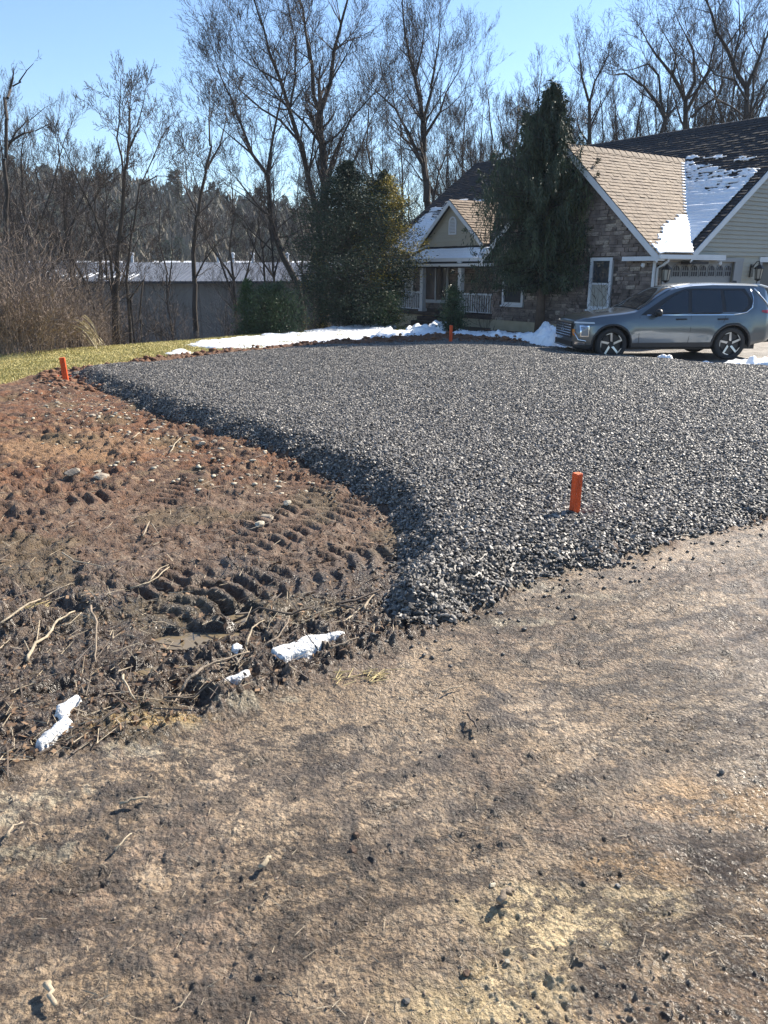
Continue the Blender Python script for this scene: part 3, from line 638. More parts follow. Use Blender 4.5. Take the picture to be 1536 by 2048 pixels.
# --- wall with the garage doors: plane y=0 facing -y
def side_wall():
    mb = MB()
    # backing wall in pieces round the two openings
    def slab(s0, s1, h0, h1): mb.box((s0, 0.0, h0), (s1, 0.2, h1))
    slab(0.22, 0.40, -0.2, 2.25); slab(3.86, 5.28, -0.2, 2.12); slab(7.9, 12.9, -0.2, 2.12)
    slab(0.40, 3.86, 2.12, 2.25)
    mb.build('garage_wall', M['cream'], house)
    g = MB(); g.poly([(1.2, 0.0, 2.13), (12.9, 0.0, 2.13), (12.9, 0.0, 2.3), (SR, 0.0, RIDGE - 0.1), (1.2, 0.0, 2.3)]); g.poly([(1.2, 0.2, 2.13), (1.2, 0.2, 2.3), (SR, 0.2, RIDGE - 0.1), (12.9, 0.2, 2.3), (12.9, 0.2, 2.13)])
    gw = g.build('gable_wall', M['cream'], house)
    # clapboards
    e = 0.118; h = 2.30
    while h < RIDGE - 0.2:
        s0 = SV + max(0.0, (h + 0.1 - EAVE) / MS) + 0.16; s1 = 2 * SR - s0
        s1 = min(s1, 12.9); s0 = max(s0, 1.45 if h < 2.5 else s0)
        if s1 - s0 > 0.3:
            b = MB(); top0 = s0 + e / MS * 1.0; b.hexa([(s0, -0.040, h), (s1, -0.040, h), (s1, -0.002, h), (s0, -0.002, h), (min(top0, s1), -0.008, h + e + .004), (s1, -0.008, h + e + .004), (s1, -0.002, h + e + .004), (min(top0, s1), -0.002, h + e + .004)])
            link('siding_board', b.mesh('siding_board', M['cream']), gw)
        h += e
    gw2 = MB(); gw2.box((3.95, -0.004, -0.1), (5.2, -0.001, 2.19)); g2 = gw2.build('pier_wall', M['cream'], house)
    h = 0.1
    pier = MB(); pier.hexa([(4.24, -0.026, 0), (5.10, -0.026, 0), (5.10, -0.006, 0), (4.24, -0.006, 0), (4.24, -0.012, e), (5.10, -0.012, e), (5.10, -0.006, e), (4.24, -0.006, e)]); pm = pier.mesh('siding_board', M['cream'])
    while h < 2.12:
        o = link('siding_board', pm, g2); o.location = (0, 0, h); h += e
    # band over the door, casings
    t = MB(); t.box((0.30, -0.05, 2.13), (4.24, -0.003, 2.24)); t.build('door_head', M['shaded_trim'], house)
    for (s0, s1) in ((0.36, 0.44), (3.80, 4.22), (5.12, 5.28), (7.9, 8.05)):
        t = MB(); t.box((s0, -0.045, -0.1), (s1, -0.004, 2.125)); t.build('door_casing', M['shaded_trim'], house)
    t = MB(); t.box((5.12, -0.05, 2.13), (8.05, -0.004, 2.28)); t.build('door_head', M['white'], house)
    # strip of stone at the corner
    sw = MB(); sw.box((0.02, -0.006, -0.2), (0.30, -0.001, 2.2)); sc = sw.build('corner_stones', M['mortar'], house)
    def put_side(o, c, sz, d, rng=None):
        if rng is None: o.location = (c[0], -d / 2, c[1]); o.scale = (sz[0], d + 0.02, sz[1])
        else:
            o.box((c[0] - sz[0] / 2, -d, c[1] - sz[1] / 2), (c[0] + sz[0] / 2, 0.0, c[1] + sz[1] / 2))
    lay_stones(sc, put_side, None, 0.02, 0.30, 0.3, 2.2, lambda a, b, h, g: True, 18, 5)
side_wall()
def garage_door():
    d = MB(); d.box((0.44, 0.06, -0.1), (3.82, 0.10, 2.125)); door = d.build('garage_door', M['door'], house)
    n = 8; w = (3.82 - 0.44) / n
    # raised panels: one mesh shared
    p = MB(); p.hexa([(0.04, 0.06, 0.03), (w - 0.04, 0.06, 0.03), (w - 0.04, 0.061, 0.03), (0.04, 0.061, 0.03), (0.04, 0.06, 0.45), (w - 0.04, 0.06, 0.45), (w - 0.04, 0.061, 0.45), (0.04, 0.061, 0.45)])
    p = MB(); a, b, c0, c1 = 0.05, w - 0.05, 0.05, 0.45
    p.hexa([(a, 0.0602, c0), (b, 0.0602, c0), (b, 0.0602, c1), (a, 0.0602, c1), (a + .03, 0.045, c0 + .03), (b - .03, 0.045, c0 + .03), (b - .03, 0.045, c1 - .03), (a + .03, 0.045, c1 - .03)])
    pm = p.mesh('door_panel', M['door'])
    for r in range(3):
        for k in range(n):
            o = link('door_panel', pm, door); o.location = (0.44 + k * w, 0, 0.02 + r * 0.53)
    # arched sunburst windows
    cx = 0; R1 = 0.155; fr = MB(); gl = MB(); pts = [(-R1, -0.14)] + [(R1 * math.cos(math.pi * (1 - i / 8)), 0.02 + 0.135 * math.sin(math.pi * (1 - i / 8))) for i in range(9)] + [(R1, -0.14)]
    gl.poly([(x, 0.05, z) for x, z in pts]); gm = gl.mesh('pane', M['dark'])
    out = [(x * 1.17, z * 1.14 - 0.0) for x, z in pts]
    for i in range(len(pts)):
        j = (i + 1) % len(pts)
        fr.hexa([(out[i][0], 0.04, out[i][1]), (out[j][0], 0.04, out[j][1]), (out[j][0], 0.059, out[j][1]), (out[i][0], 0.059, out[i][1]), (pts[i][0], 0.04, pts[i][1]), (pts[j][0], 0.04, pts[j][1]), (pts[j][0], 0.059, pts[j][1]), (pts[i][0], 0.059, pts[i][1])])
    for x in (-0.052, 0.052): fr.box((x - 0.009, 0.042, -0.14), (x + 0.009, 0.049, 0.13))
    fr.box((-R1, 0.043, -0.01), (R1, 0.0488, 0.012)); fm = fr.mesh('window_frame', M['door'])
    for k in range(n):
        c = (0.44 + (k + 0.5) * w, 0, 1.87)
        o = link('door_window', gm, door); o.location = c; q = link('muntins', fm, door); q.location = c
garage_door()
# second bay: door recess, dark inside
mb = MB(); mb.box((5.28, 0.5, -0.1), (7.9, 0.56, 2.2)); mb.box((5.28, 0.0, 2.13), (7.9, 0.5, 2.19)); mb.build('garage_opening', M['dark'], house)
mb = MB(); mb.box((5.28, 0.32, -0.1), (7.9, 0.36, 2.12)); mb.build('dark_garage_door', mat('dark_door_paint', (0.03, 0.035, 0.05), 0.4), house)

# --- rest of the body behind
mb = MB()
mb.box((2.9, 6.1, -1.0), (3.1, TL - 0.3, 2.9)); mb.box((2.9, TL - 0.5, -1.0), (13.0, TL - 0.3, 2.4)); mb.box((0.1, 6.04, -0.4), (3.0, 6.24, 2.3)); mb.box((12.7, 0.2, -1), (12.9, TL - 0.3, 2.4))
mb.build('house_body', M['beige'], house)
mb = MB(); mb.box((2.86, 6.24, 0.3), (2.899, TL - 0.3, 2.6)); pw = mb.build('porch_wall', M['mortar'], house)
PW = [(11.95, 13.6, 0.62, 2.28), (14.3, 14.9, 0.9, 2.2)]
def put_porch(o, c, sc, d, rng=None):
    if rng is None: o.location = (2.86 - d / 2, c[0], c[1]); o.scale = (d + 0.03, sc[0], sc[1])
    else: o.box((2.86 - d, c[0] - sc[0] / 2, c[1] - sc[1] / 2), (2.87, c[0] + sc[0] / 2, c[1] + sc[1] / 2))
lay_stones(pw, put_porch, None, 6.3, 14.9, 0.32, 2.5, lambda a, b, h, g: not any(b > w[0] and a < w[1] and g > w[2] and h < w[3] for w in PW), 40, 8)
window(house, *PW[0], 2.85, trim=0.08, mull=1, sash=False, name='porch_window'); window(house, *PW[1], 2.85, curtain_reflection=(1.0, 2.1))

# --- porch
deck = MB(); deck.box((0.95, 6.26, 0.2), (2.85, 14.0, 0.34)); deck.build('porch_deck', M['brick'], house)
mb = MB(); mb.box((1.0, 11.35, -1.0), (1.15, 13.95, 0.2)); mb.box((1.0, 6.26, -0.6), (1.15, 8.9, 0.2)); mb.build('porch_base', M['beige'], house)
for k in range(4):
    mb = MB(); mb.box((0.95 - 0.3 * (k + 1), 8.95, -0.45), (0.95 - 0.3 * k - 0.003, 11.25, 0.2 - 0.15 * (k + 0.2))); mb.build('step', M['brick'], house)
mb = MB(); mb.box((0.92, 6.3, 2.2), (1.12, 14.3, 2.325)); mb.build('porch_beam', M['white'], house)
mb = MB(); mb.box((0.915, 6.3, 2.20), (2.86, 14.3, 2.212)); mb.build('porch_ceiling', M['white'], house)
for t in (11.36, 9.08, 14.1):
    mb = MB(); mb.box((0.93, t - 0.09, 0.34), (1.11, t + 0.09, 2.2)); c = mb.build('porch_column', M['white'], house, bevel=0.01)
    mb = MB(); mb.box((0.90, t - 0.12, 0.341), (1.14, t + 0.12, 0.44)); mb.build('column_base', M['white'], c)
    mb = MB(); mb.box((0.90, t - 0.12, 2.10), (1.14, t + 0.12, 2.199)); mb.build('column_cap', M['white'], c)
bal = MB(); bal.box((1.0, -0.018, 0.45), (1.036, 0.018, 1.03)); balm = bal.mesh('baluster', M['white'])
for (a, b) in ((11.46, 13.95), (6.5, 8.9)):
    mb = MB(); mb.box((0.985, a, 1.03), (1.05, b, 1.09)); mb.box((0.99, a, 0.41), (1.045, b, 0.45)); rl = mb.build('railing', M['white'], house)
    t = a + 0.08
    while t < b:
        o = link('baluster', balm, rl); o.location = (0, t, 0); t += 0.125

# --- roofs
def plane_frame(o, right, up): 
    o = Vector(o); r = Vector(right).normalized(); u = Vector(up).normalized(); return o, r, u, r.cross(u).normalized()
def row_span(poly, v):
    xs = []
    for i in range(len(poly)):
        a, b = poly[i], poly[(i + 1) % len(poly)]
        if (a[1] > v) != (b[1] > v): xs.append(a[0] + (b[0] - a[0]) * (v - a[1]) / (b[1] - a[1]))
    return (min(xs), max(xs)) if len(xs) >= 2 else None
def shingles(parent, frame, poly, m_piece, m_rest, budget, seed, exposure=0.15, tab=0.3, butt=0.022, name='shingle', prio=None):
    """shingle tabs on a roof plane; the outline poly is in plane coordinates (along the eave, up the slope)"""
    O, r, u, n = frame; rng = random.Random(seed); V = [p[1] for p in poly]; v = min(V); tabs = []; k = 0
    while v < max(V) - 0.02:
        sp = row_span(poly, min(v + exposure * 0.5, max(V) - 0.01))
        if sp:
            x = sp[0] - (k % 2) * tab * 0.5 - rng.uniform(0, .04)
            while x < sp[1]:
                w = tab * rng.uniform(0.72, 1.25); a, b = max(x, sp[0]), min(x + w, sp[1]); x += w
                if b - a > 0.03: tabs.append((a, b - 0.008, v, rng.uniform(0.7, 1.5)))
        v += exposure; k += 1
    pick = set(sorted(range(len(tabs)), key=(lambda i: prio(tabs[i])) if prio else (lambda i: rng.random()))[:budget]) if budget else set()
    rest = MB()
    unit = MB(); unit.hexa([(0, 0, 0), (1, 0, 0), (1, 1, 0), (0, 1, 0), (0, 0, 1), (1, 0, 1), (1, 1, .15), (0, 1, .15)]); um = unit.mesh(name, m_piece)
    Mx = Matrix((( r.x, u.x, n.x, 0), (r.y, u.y, n.y, 0), (r.z, u.z, n.z, 0), (0, 0, 0, 1)))
    for i, (a, b, v, h) in enumerate(tabs):
        if i in pick:
            o = link(name, um, parent); o.matrix_local = Matrix.Translation(O + r * a + u * v + n * 0.001) @ Mx @ Matrix.Diagonal((b - a, exposure * 1.15, butt * h, 1))
        else:
            p = lambda x, y, z: O + r * x + u * y + n * z
            t1 = butt * h; t2 = 0.15 * t1; e = exposure * 1.12
            nn = len(rest.v); rest.v += [tuple(q) for q in (p(a, v, 0), p(b, v, 0), p(b, v, t1), p(a, v, t1), p(a, v + e, t2), p(b, v + e, t2), p(a, v + e, 0), p(b, v + e, 0))]
            rest.f += [tuple(nn + q for q in f) for f in ((0, 1, 2, 3), (3, 2, 5, 4), (0, 3, 4, 6), (1, 7, 5, 2))]
    if rest.v: tag(rest.build('shingle_field', m_rest, parent), kind='stuff')
def roof_slab(name, pts, thick, m, parent):
    """pts: 3d outline; a board of even thickness below it"""
    P = [Vector(p) for p in pts]; n = (P[1] - P[0]).cross(P[2] - P[0]).normalized()
    if n.z < 0: P = P[::-1]; n = -n
    mb = MB(); mb.poly(P); mb.poly([p - Vector((0, 0, thick)) for p in P][::-1]); k = len(P)
    for i in range(k):
        a, b = P[i], P[(i + 1) % k]; mb.poly([b, a, a - Vector((0, 0, thick)), b - Vector((0, 0, thick))])
    return mb.build(name, m, parent)
S3 = SV + (WR - EAVE) / MS
um = math.sqrt(1 + MS * MS); uw = math.sqrt(1 + WS * WS)
TR, TLo = -0.3, TL
# main roof, the slope towards the drive; cut where the wing roof and the porch gable pass
main_roof = roof_slab('main_roof', [(SV, TR, EAVE), (SR, TR, RIDGE), (SR, TLo, RIDGE), (SV - 0.28, TLo, EAVE - 0.28 * MS), (SV - 0.28, 6.5, EAVE - 0.28 * MS), (SV, 6.5, EAVE)], 0.14, M['shingle_shaded'], house)
back = roof_slab('back_slope', [(SR, TR, RIDGE), (13.2, TR, main_h(13.2)), (13.2, TLo, main_h(13.2)), (SR, TLo, RIDGE)], 0.14, M['shingle_shaded'], main_roof)
fr = plane_frame((SV, TLo, EAVE), (0, -1, 0), (1, 0, MS))      # along the eave towards the garage, up the slope
LEN = TLo - TR; UP = (SR - SV) * um
shingles(main_roof, fr, [(0, -0.28 * um), (LEN - 6.2, -0.28 * um), (LEN - 6.2, 0), (LEN, 0), (LEN, UP), (0, UP)], M['shingle_shaded'], M['shingle_shaded'], 0, 21, butt=0.02, tab=0.22)
mb = MB()
for k in range(52):
    t = TR + k * 0.3; mb.hexa([(SR - .16, t, RIDGE - .10), (SR + .16, t, RIDGE - .10), (SR + .16, t + .31, RIDGE - .11), (SR - .16, t + .31, RIDGE - .11), (SR - .015, t, RIDGE + .045), (SR + .015, t, RIDGE + .045), (SR + .015, t + .31, RIDGE + .03), (SR - .015, t + .31, RIDGE + .03)])
mb.build('ridge_cap', M['shingle_shaded'], main_roof)
# rake boards of the garage gable
def rake(pts, w, d, m, parent, name='rake_board', off=(0, 0, 0)):
    (a, b) = [Vector(p) + Vector(off) for p in pts]; mb = MB(); dn = Vector((0, 0, -w)); dv = Vector(d)
    mb.hexa([a + dn, b + dn, b + dn + dv, a + dn + dv, a, b, b + dv, a + dv]); return mb.build(name, m, parent)
rake([(SV - 0.02, TR - 0.03, EAVE - 0.035), (SR, TR - 0.03, RIDGE - 0.02)], 0.19, (0, 0.028, 0), M['white'], main_roof)
rake([(13.2, TR - 0.03, main_h(13.2) - 0.02), (SR + .002, TR - 0.03, RIDGE - 0.02)], 0.19, (0, 0.028, 0), M['white'], main_roof)
rake([(SV - 0.3, TLo + 0.002, EAVE - 0.24), (SR, TLo + 0.002, RIDGE - 0.02)], 0.17, (0, 0.028, 0), M['white'], main_roof)
mb = MB(); mb.box((SV - 0.02, TR - 0.02, EAVE - 0.26), (SV + 0.85, -0.03, EAVE - 0.19)); mb.build('cornice_return', M['shingle_shaded'], main_roof)  # its dark tone stands for the soffit shadow under the rake
# wing roof
wing_roof = roof_slab('wing_roof', [(-0.3, TR, EAVE), (SV, TR, EAVE), (S3, T0, WR), (-0.3, T0, WR)], 0.10, M['shinglebulk'], house)
roof_slab('wing_roof_left', [(-0.3, T0, WR), (S3, T0, WR), (SV, 6.55, wing_h(6.55)), (-0.3, 6.55, wing_h(6.55))], 0.10, M['shingle_shaded'], wing_roof)
frw = plane_frame((-0.32, TR - 0.03, EAVE - 0.03), (1, 0, 0), (0, 1, WS))
ULw = (T0 - TR) * uw
shingles(wing_roof, frw, [(0, 0), (SV + 0.32, 0), (S3 + 0.36, ULw + 0.03), (0, ULw + 0.03)], M['shingle'], M['shinglebulk'], 300, 22, butt=0.017, tab=0.19)
mb = MB()
for k in range(20):
    s = -0.34 + k * 0.29; mb.hexa([(s, T0 - .15, WR - .10), (s, T0 + .15, WR - .10), (s + .3, T0 + .15, WR - .11), (s + .3, T0 - .15, WR - .11), (s, T0 - .02, WR + .055), (s, T0 + .02, WR + .055), (s + .3, T0 + .02, WR + .035), (s + .3, T0 - .02, WR + .035)])
mb.build('ridge_cap', M['shinglebulk'], wing_roof)
rake([(-0.335, TR - 0.02, EAVE - 0.03), (-0.335, T0, WR - 0.03)], 0.20, (0.03, 0, 0), M['white'], wing_roof)
rake([(-0.335, 6.57, wing_h(6.57) - 0.03), (-0.335, T0 + .002, WR - 0.03)], 0.20, (0.03, 0, 0), M['white'], wing_roof)
mb = MB(); mb.box((-0.33, -0.34, EAVE - 0.18), (-0.045, 0.82, EAVE - 0.07)); mb.build('cornice_return', M['white'], wing_roof)
# eave gutter along the garage side, downspout at the corner
mb = MB(); mb.box((-0.30, TR - 0.10, EAVE - 0.13), (SV + 0.02, TR - 0.012, EAVE - 0.025)); g = mb.build('gutter', M['white'], house)
mb = MB(); mb.box((-0.28, TR + 0.0, EAVE - 0.15), (SV + 1.7, -0.055, EAVE - 0.10)); mb.build('soffit', M['white'], house)
mb = MB(); mb.box((SV + 0.022, TR + 0.0, EAVE - 0.098), (SV + 1.7, TR + 0.03, EAVE - 0.01)); mb.build('trim_board', M['white'], house)
mb = MB(); mb.tube([(0.12, -0.34, 2.2), (0.12, -0.34, 2.13), (0.08, -0.22, 2.03), (0.06, -0.075, 1.95), (0.06, -0.075, 0.15), (0.02, -0.2, 0.05)], 0.037, 8); mb.build('downspout', M['white'], house, smooth=True)
mb = MB(); mb.box((-0.065, -0.065, 0.1), (0.0, -0.008, 2.16)); mb.build('corner_board', M['white'], house)
# porch gable
PT, PS, PW2, PR = 10.5, 1.78, 0.82, 4.42
pg = gable_poly('porch_gable', [(PT - 1.72, 2.74), (PT + 1.72, 2.74), (PT + 1.72, 2.95), (PT, PR - 0.06), (PT - 1.72, 2.95)], PS, 0.1, M['cream'], house)
h = 2.95
while h < PR - 0.2:
    hw = (PR - 0.12 - h - 0.09) / PW2; b = MB()
    if hw > 0.1:
        hw2 = max(0.02, hw - 0.11)
        b.hexa([(PS - 0.02, PT - hw, h), (PS - 0.001, PT - hw, h), (PS - 0.001, PT + hw, h), (PS - 0.02, PT + hw, h), (PS - 0.006, PT - hw2, h + 0.094), (PS - 0.001, PT - hw2, h + 0.094), (PS - 0.001, PT + hw2, h + 0.094), (PS - 0.006, PT + hw2, h + 0.094)])
        link('siding_board', b.mesh('siding_board', M['cream']), pg)
    h += 0.09
mb = MB(); pts = [(-0.17, -0.27)] + [(0.17 * math.cos(math.pi * (1 - i / 8)), 0.1 + 0.17 * math.sin(math.pi * (1 - i / 8))) for i in range(9)] + [(0.17, -0.27)]
o2 = [(x * 1.3, z * 1.22) for x, z in pts]
for i in range(len(pts)):
    j = (i + 1) % len(pts)
    mb.hexa([(PS - .05, PT + pts[i][0], 3.52 + pts[i][1]), (PS - .05, PT + pts[j][0], 3.52 + pts[j][1]), (PS - .02, PT + pts[j][0], 3.52 + pts[j][1]), (PS - .02, PT + pts[i][0], 3.52 + pts[i][1]), (PS - .05, PT + o2[i][0], 3.52 + o2[i][1]), (PS - .05, PT + o2[j][0], 3.52 + o2[j][1]), (PS - .02, PT + o2[j][0], 3.52 + o2[j][1]), (PS - .02, PT + o2[i][0], 3.52 + o2[i][1])])
v = mb.build('vent', M['white'], house)
for k in range(9):
    z = 3.28 + k * 0.052; hw = 0.165 if z < 3.62 else math.sqrt(max(0.0, 0.17 ** 2 - (z - 3.62) ** 2)) - 0.01
    mb = MB(); mb.hexa([(PS - .045, PT - hw, z), (PS - .021, PT - hw, z), (PS - .021, PT + hw, z), (PS - .045, PT + hw, z), (PS - .03, PT - hw, z + .035), (PS - .021, PT - hw, z + .035), (PS - .021, PT + hw, z + .035), (PS - .03, PT + hw, z + .035)]); mb.build('louvre', M['white'], v)
PE = 1.95; sE = PS - 0.22; sB = SV + (PR - EAVE) / MS; eh = PR - PW2 * PE; sb2 = SV + (eh - EAVE) / MS
pr = roof_slab('porch_gable_roof', [(sE, PT - PE, eh), (sE, PT, PR), (sB, PT, PR), (sb2, PT - PE, eh)], 0.06, M['shinglebulk'], house)
roof_slab('left_slope', [(sE, PT, PR), (sE, PT + PE, eh), (sb2, PT + PE, eh), (sB, PT, PR)], 0.06, M['shingle_shaded'], pr)
shingles(pr, plane_frame((sE - .01, PT - PE - .01, eh), (1, 0, 0), (0, 1, PW2)), [(0, 0), (max(0.05, sb2 - sE), 0), (sB - sE, PE * math.sqrt(1 + PW2 ** 2)), (0, PE * math.sqrt(1 + PW2 ** 2))], M['shingle'], M['shinglebulk'], 0, 9, butt=0.024, tab=0.19)
rake([(sE - 0.03, PT - PE, eh - 0.01), (sE - 0.03, PT, PR - 0.01)], 0.17, (0.028, 0, 0), M['white'], pr)
rake([(sE - 0.03, PT + PE, eh - 0.01), (sE - 0.03, PT + .002, PR - 0.01)], 0.17, (0.028, 0, 0), M['white'], pr)
mb = MB(); mb.box((SV - 0.40, 6.6, EAVE - 0.29), (SV - 0.285, 14.6, EAVE - 0.19)); mb.build('gutter', M['white'], house)

# --- snow lying on the roofs: thin crusts over the shingle steps, torn open where it has melted
def roof_snow(label, frame, u0, u1, v0, v1, depth, cat='snow', step=0.045, exposure=0.15, cutpoly=None):
    O, r, u, n = frame
    xs = np.arange(u0, u1, step); vs = np.arange(v0, v1, step * 0.67); X, Vv = np.meshgrid(xs, vs)
    d = depth(X, Vv)
    ph = np.mod(Vv - v0 * 0, exposure) / exposure
    stepz = 0.028 * (1 - ph) + 0.004
    top = np.maximum(stepz + 0.002, 0) + np.clip(d, -0.05, 0.06) - 0.02 * (ph < 0.16)
    keep = (d > 0.0)
    if cutpoly is not None: keep &= sdist(cutpoly, X, Vv) < 0
    P = np.array(O)[None, None] + X[..., None] * np.array(r) + Vv[..., None] * np.array(u) + top[..., None] * np.array(n)
    idx = np.arange(X.size).reshape(X.shape)
    kq = keep[:-1, :-1] & keep[1:, 1:] & keep[:-1, 1:] & keep[1:, :-1]
    Q = np.stack([idx[:-1, :-1], idx[:-1, 1:], idx[1:, 1:], idx[1:, :-1]], -1)[kq]
    if not len(Q): return
    un, inv = np.unique(Q.ravel(), return_inverse=True)
    me = mesh_np('roof_snow', P.reshape(-1, 3)[un], inv.reshape(-1, 4), M['snow'], True)
    o = link('roof_snow', me); o.location = (HX, HY, 0); o.rotation_euler = (0, 0, HROT)
    md = o.modifiers.new('thickness', 'SOLIDIFY'); md.thickness = 0.02; md.offset = -1
    return tag(o, label, cat)
# main roof near the valley: plane coordinates x = TL - t, v up the slope
def dep_main(X, V):
    n = fbm(X * 0.6, V * 2.0, 2.2, 4, 301) - 0.5; t = TLo - X
    row = np.mod(V, 0.15) / 0.15
    edge = 4.15 + 0.95 * smooth(1.3, 3.1, t) + 0.10 * np.sin(t * 5)          # upper edge
    n2 = fbm(X * 2.5, V * 3.0, 3.0, 3, 305) - 0.5; up_ = smooth(edge - 2.0, edge - 0.2, V)
    a = 0.058 - 0.055 * up_ + n * 0.10 + (n2 * 0.12 + 0.028 * (row < 0.5)) * up_ - 0.2 * smooth(edge - 0.1, edge + 0.1, V) * (n < 0.1)
    return np.where(V < edge - 2.0, np.maximum(a, 0.006 + n2 * 0.05), a)
vt = lambda t: max(0.0, (t - TR)) * WS / MS * um
roof_snow('blue white snow crust filling the valley of the main roof above the garage', fr, LEN - 3.6, LEN + 0.0, 0.05, 5.4, dep_main,
          cutpoly=[(LEN - 0.26, 0.1), (LEN - 0.26, 4.6), (LEN - 3.42, 5.5), (LEN - 3.46, (S3 - SV) * um), (LEN - 0.30, 0.1)])
def dep_wing(X, V):
    n = fbm(X, V * 1.5, 2.4, 4, 311) - 0.5
    edge = 0.32 + (SV + 0.0) + V * ((S3 - SV) / ULw)      # valley line
    w = 0.12 + 1.75 * smooth(2.2, 0.0, V)
    row = np.mod(V, 0.15) / 0.15
    return (X - (edge - w)) * 0.06 + n * 0.10 * smooth(2.2, 1.2, V) + 0.012 * (row < 0.5)
roof_snow('sunlit melting snow tapering down the brown roof beside the valley', frw, 0.05, S3 + 0.34, 0.02, ULw, dep_wing,
          cutpoly=[(0, 0), (SV + 0.34, 0), (S3 + 0.36, ULw), (0, ULw)])
def dep_left(X, V):
    n = fbm(X * 0.7, V * 2.2, 2.0, 4, 321) - 0.5
    row = np.mod(V, 0.15) / 0.15
    return 0.055 + n * 0.16 - 0.05 * smooth(1.6, 3.6, V) - 0.12 * smooth(0.75, 0.0, X) + 0.02 * (row < 0.5) - 0.1 * smooth(0.6, 0.2, V)
roof_snow('patchy snow on shaded shingles left of the porch gable', fr, 0.25, TLo - PT - 0.9, 0.1, 4.2, dep_left, cutpoly=[(0, 0), (TLo - PT - PE, 0.3), (TLo - PT + 0.2, 2.4), (TLo - PT + 1.0, 4.3), (0, 4.3)])
def dep_pent(X, V):
    n = fbm(X, V, 2.0, 3, 331) - 0.5
    return 0.05 + n * 0.04 - 0.2 * smooth(0.58, 0.68, V) - 0.2 * smooth(-0.16, -0.24, V) - 0.2 * smooth(3.0, 2.9 - 0.4, X + V * -0.6)
roof_snow('smooth snow strip on the porch roof under the cream gable', fr, TLo - PT - 2.1, TLo - PT + 3.0, -0.28, 0.6, dep_pent)

def place_local(o, s, t, h, rz=0.0):
    c, q = math.cos(HROT), math.sin(HROT); o.location = (HX + s * c - t * q, HY + s * q + t * c, h); o.rotation_euler = (0, 0, HROT + rz)
# --- wall lanterns and the cameras under the eave
def lantern(label):
    L_ = thing('wall_lantern', label, 'lantern', group='lanterns by the garage doors')
    mb = MB(); mb.box((-0.06, -0.03, -0.16), (0.06, 0.0, 0.16)); mb.build('back_plate', M['black'], L_)
    mb = MB(); mb.tube([(0, -0.03, 0.08), (0, -0.12, 0.22), (0, -0.2, 0.24), (0, -0.22, 0.15)], 0.013, 6); mb.build('arm', M['black'], L_)
    Mt = Matrix.Translation((0, -0.22, 0)); mb = MB(); mb.lathe([(0.001, 0.17), (0.03, 0.15), (0.13, 0.06), (0.13, 0.045), (0.001, 0.045)], 6, Mt); mb.build('cap', M['black'], L_)
    mb = MB(); mb.lathe([(0.10, 0.04), (0.07, -0.22)], 6, Mt); mb.build('lamp_glass', M['lampglass'], L_)
    mb = MB()
    for k in range(6):
        a = 2 * math.pi * k / 6; mb.tube([(0.10 * math.cos(a), -0.22 + 0.10 * math.sin(a), 0.045), (0.07 * math.cos(a), -0.22 + 0.07 * math.sin(a), -0.22)], 0.009, 4)
    mb.build('cage', M['black'], L_); mb = MB(); mb.lathe([(0.001, -0.27), (0.04, -0.25), (0.085, -0.22), (0.085, -0.2), (0.001, -0.2)], 6, Mt); mb.build('base_ring', M['black'], L_)
    return L_
a = lantern('black wall lantern on the stone corner behind the downspout'); place_local(a, 0.17, -0.045, 1.86); a.scale = (1.1,) * 3
b_ = lantern('black wall lantern on the cream siding between the garage doors'); place_local(b_, 4.72, -0.03, 1.88); b_.scale = (1.15,) * 3
def camera_light(label, s, t, h):
    c = thing('security_light', label, 'security light', group='lights under the eaves'); place_local(c, s, t, h)
    mb = MB(); mb.lathe([(0.001, 0.06), (0.05, 0.06), (0.05, 0.0), (0.001, 0.0)], 10); mb.build('mount', M['white'], c)
    for x in (-0.09, 0.09):
        mb = MB(); mb.lathe([(0.001, 0.0), (0.03, 0.0), (0.05, -0.09), (0.001, -0.09)], 10, Matrix.Translation((x * 0.7, 0, 0.02)) @ Matrix.Rotation(R(60) * (1 if x > 0 else -1), 4, 'Y')); mb.build('lamp_head', M['white'], c, smooth=True)
    return c
camera_light('white twin security light under the stone gable corner', -0.18, 0.22, EAVE - 0.30)
camera_light('small twin security light above the garage door head', 2.75, -0.2, EAVE - 0.24)

# ------------------------------------------------------------------ the parked car (built nose towards -x, its left side towards -y)
def lerp(tab, x):
    return float(np.interp(x, [p[0] for p in tab], [p[1] for p in tab]))
ZTOP = [(-0.93, 0.62), (-0.90, 0.78), (-0.84, 0.90), (-0.6, 0.985), (-0.2, 1.045), (0.3, 1.10), (0.52, 1.135), (0.75, 1.25), (1.02, 1.44), (1.28, 1.585), (1.5, 1.655), (1.8, 1.70), (2.3, 1.725), (2.9, 1.715), (3.3, 1.70), (3.56, 1.675), (3.66, 1.58), (3.75, 1.33), (3.81, 1.12), (3.83, 0.95), (3.84, 0.6)]
ZLOW = [(-0.93, 0.36), (-0.85, 0.26), (-0.6, 0.24), (0, 0.26), (0.5, 0.28), (2.6, 0.28), (3.2, 0.34), (3.7, 0.42), (3.84, 0.5)]
WID = [(-0.93, 0.50), (-0.90, 0.62), (-0.82, 0.76), (-0.65, 0.86), (-0.4, 0.905), (0.0, 0.925), (0.6, 0.915), (1.5, 0.918), (2.3, 0.925), (2.8, 0.935), (3.2, 0.92), (3.6, 0.87), (3.78, 0.78), (3.84, 0.66)]
BELT = [(-0.93, 0.6), (-0.5, 0.84), (0.5, 0.99), (1.5, 1.03), (2.6, 1.07), (3.3, 1.12), (3.84, 1.0)]
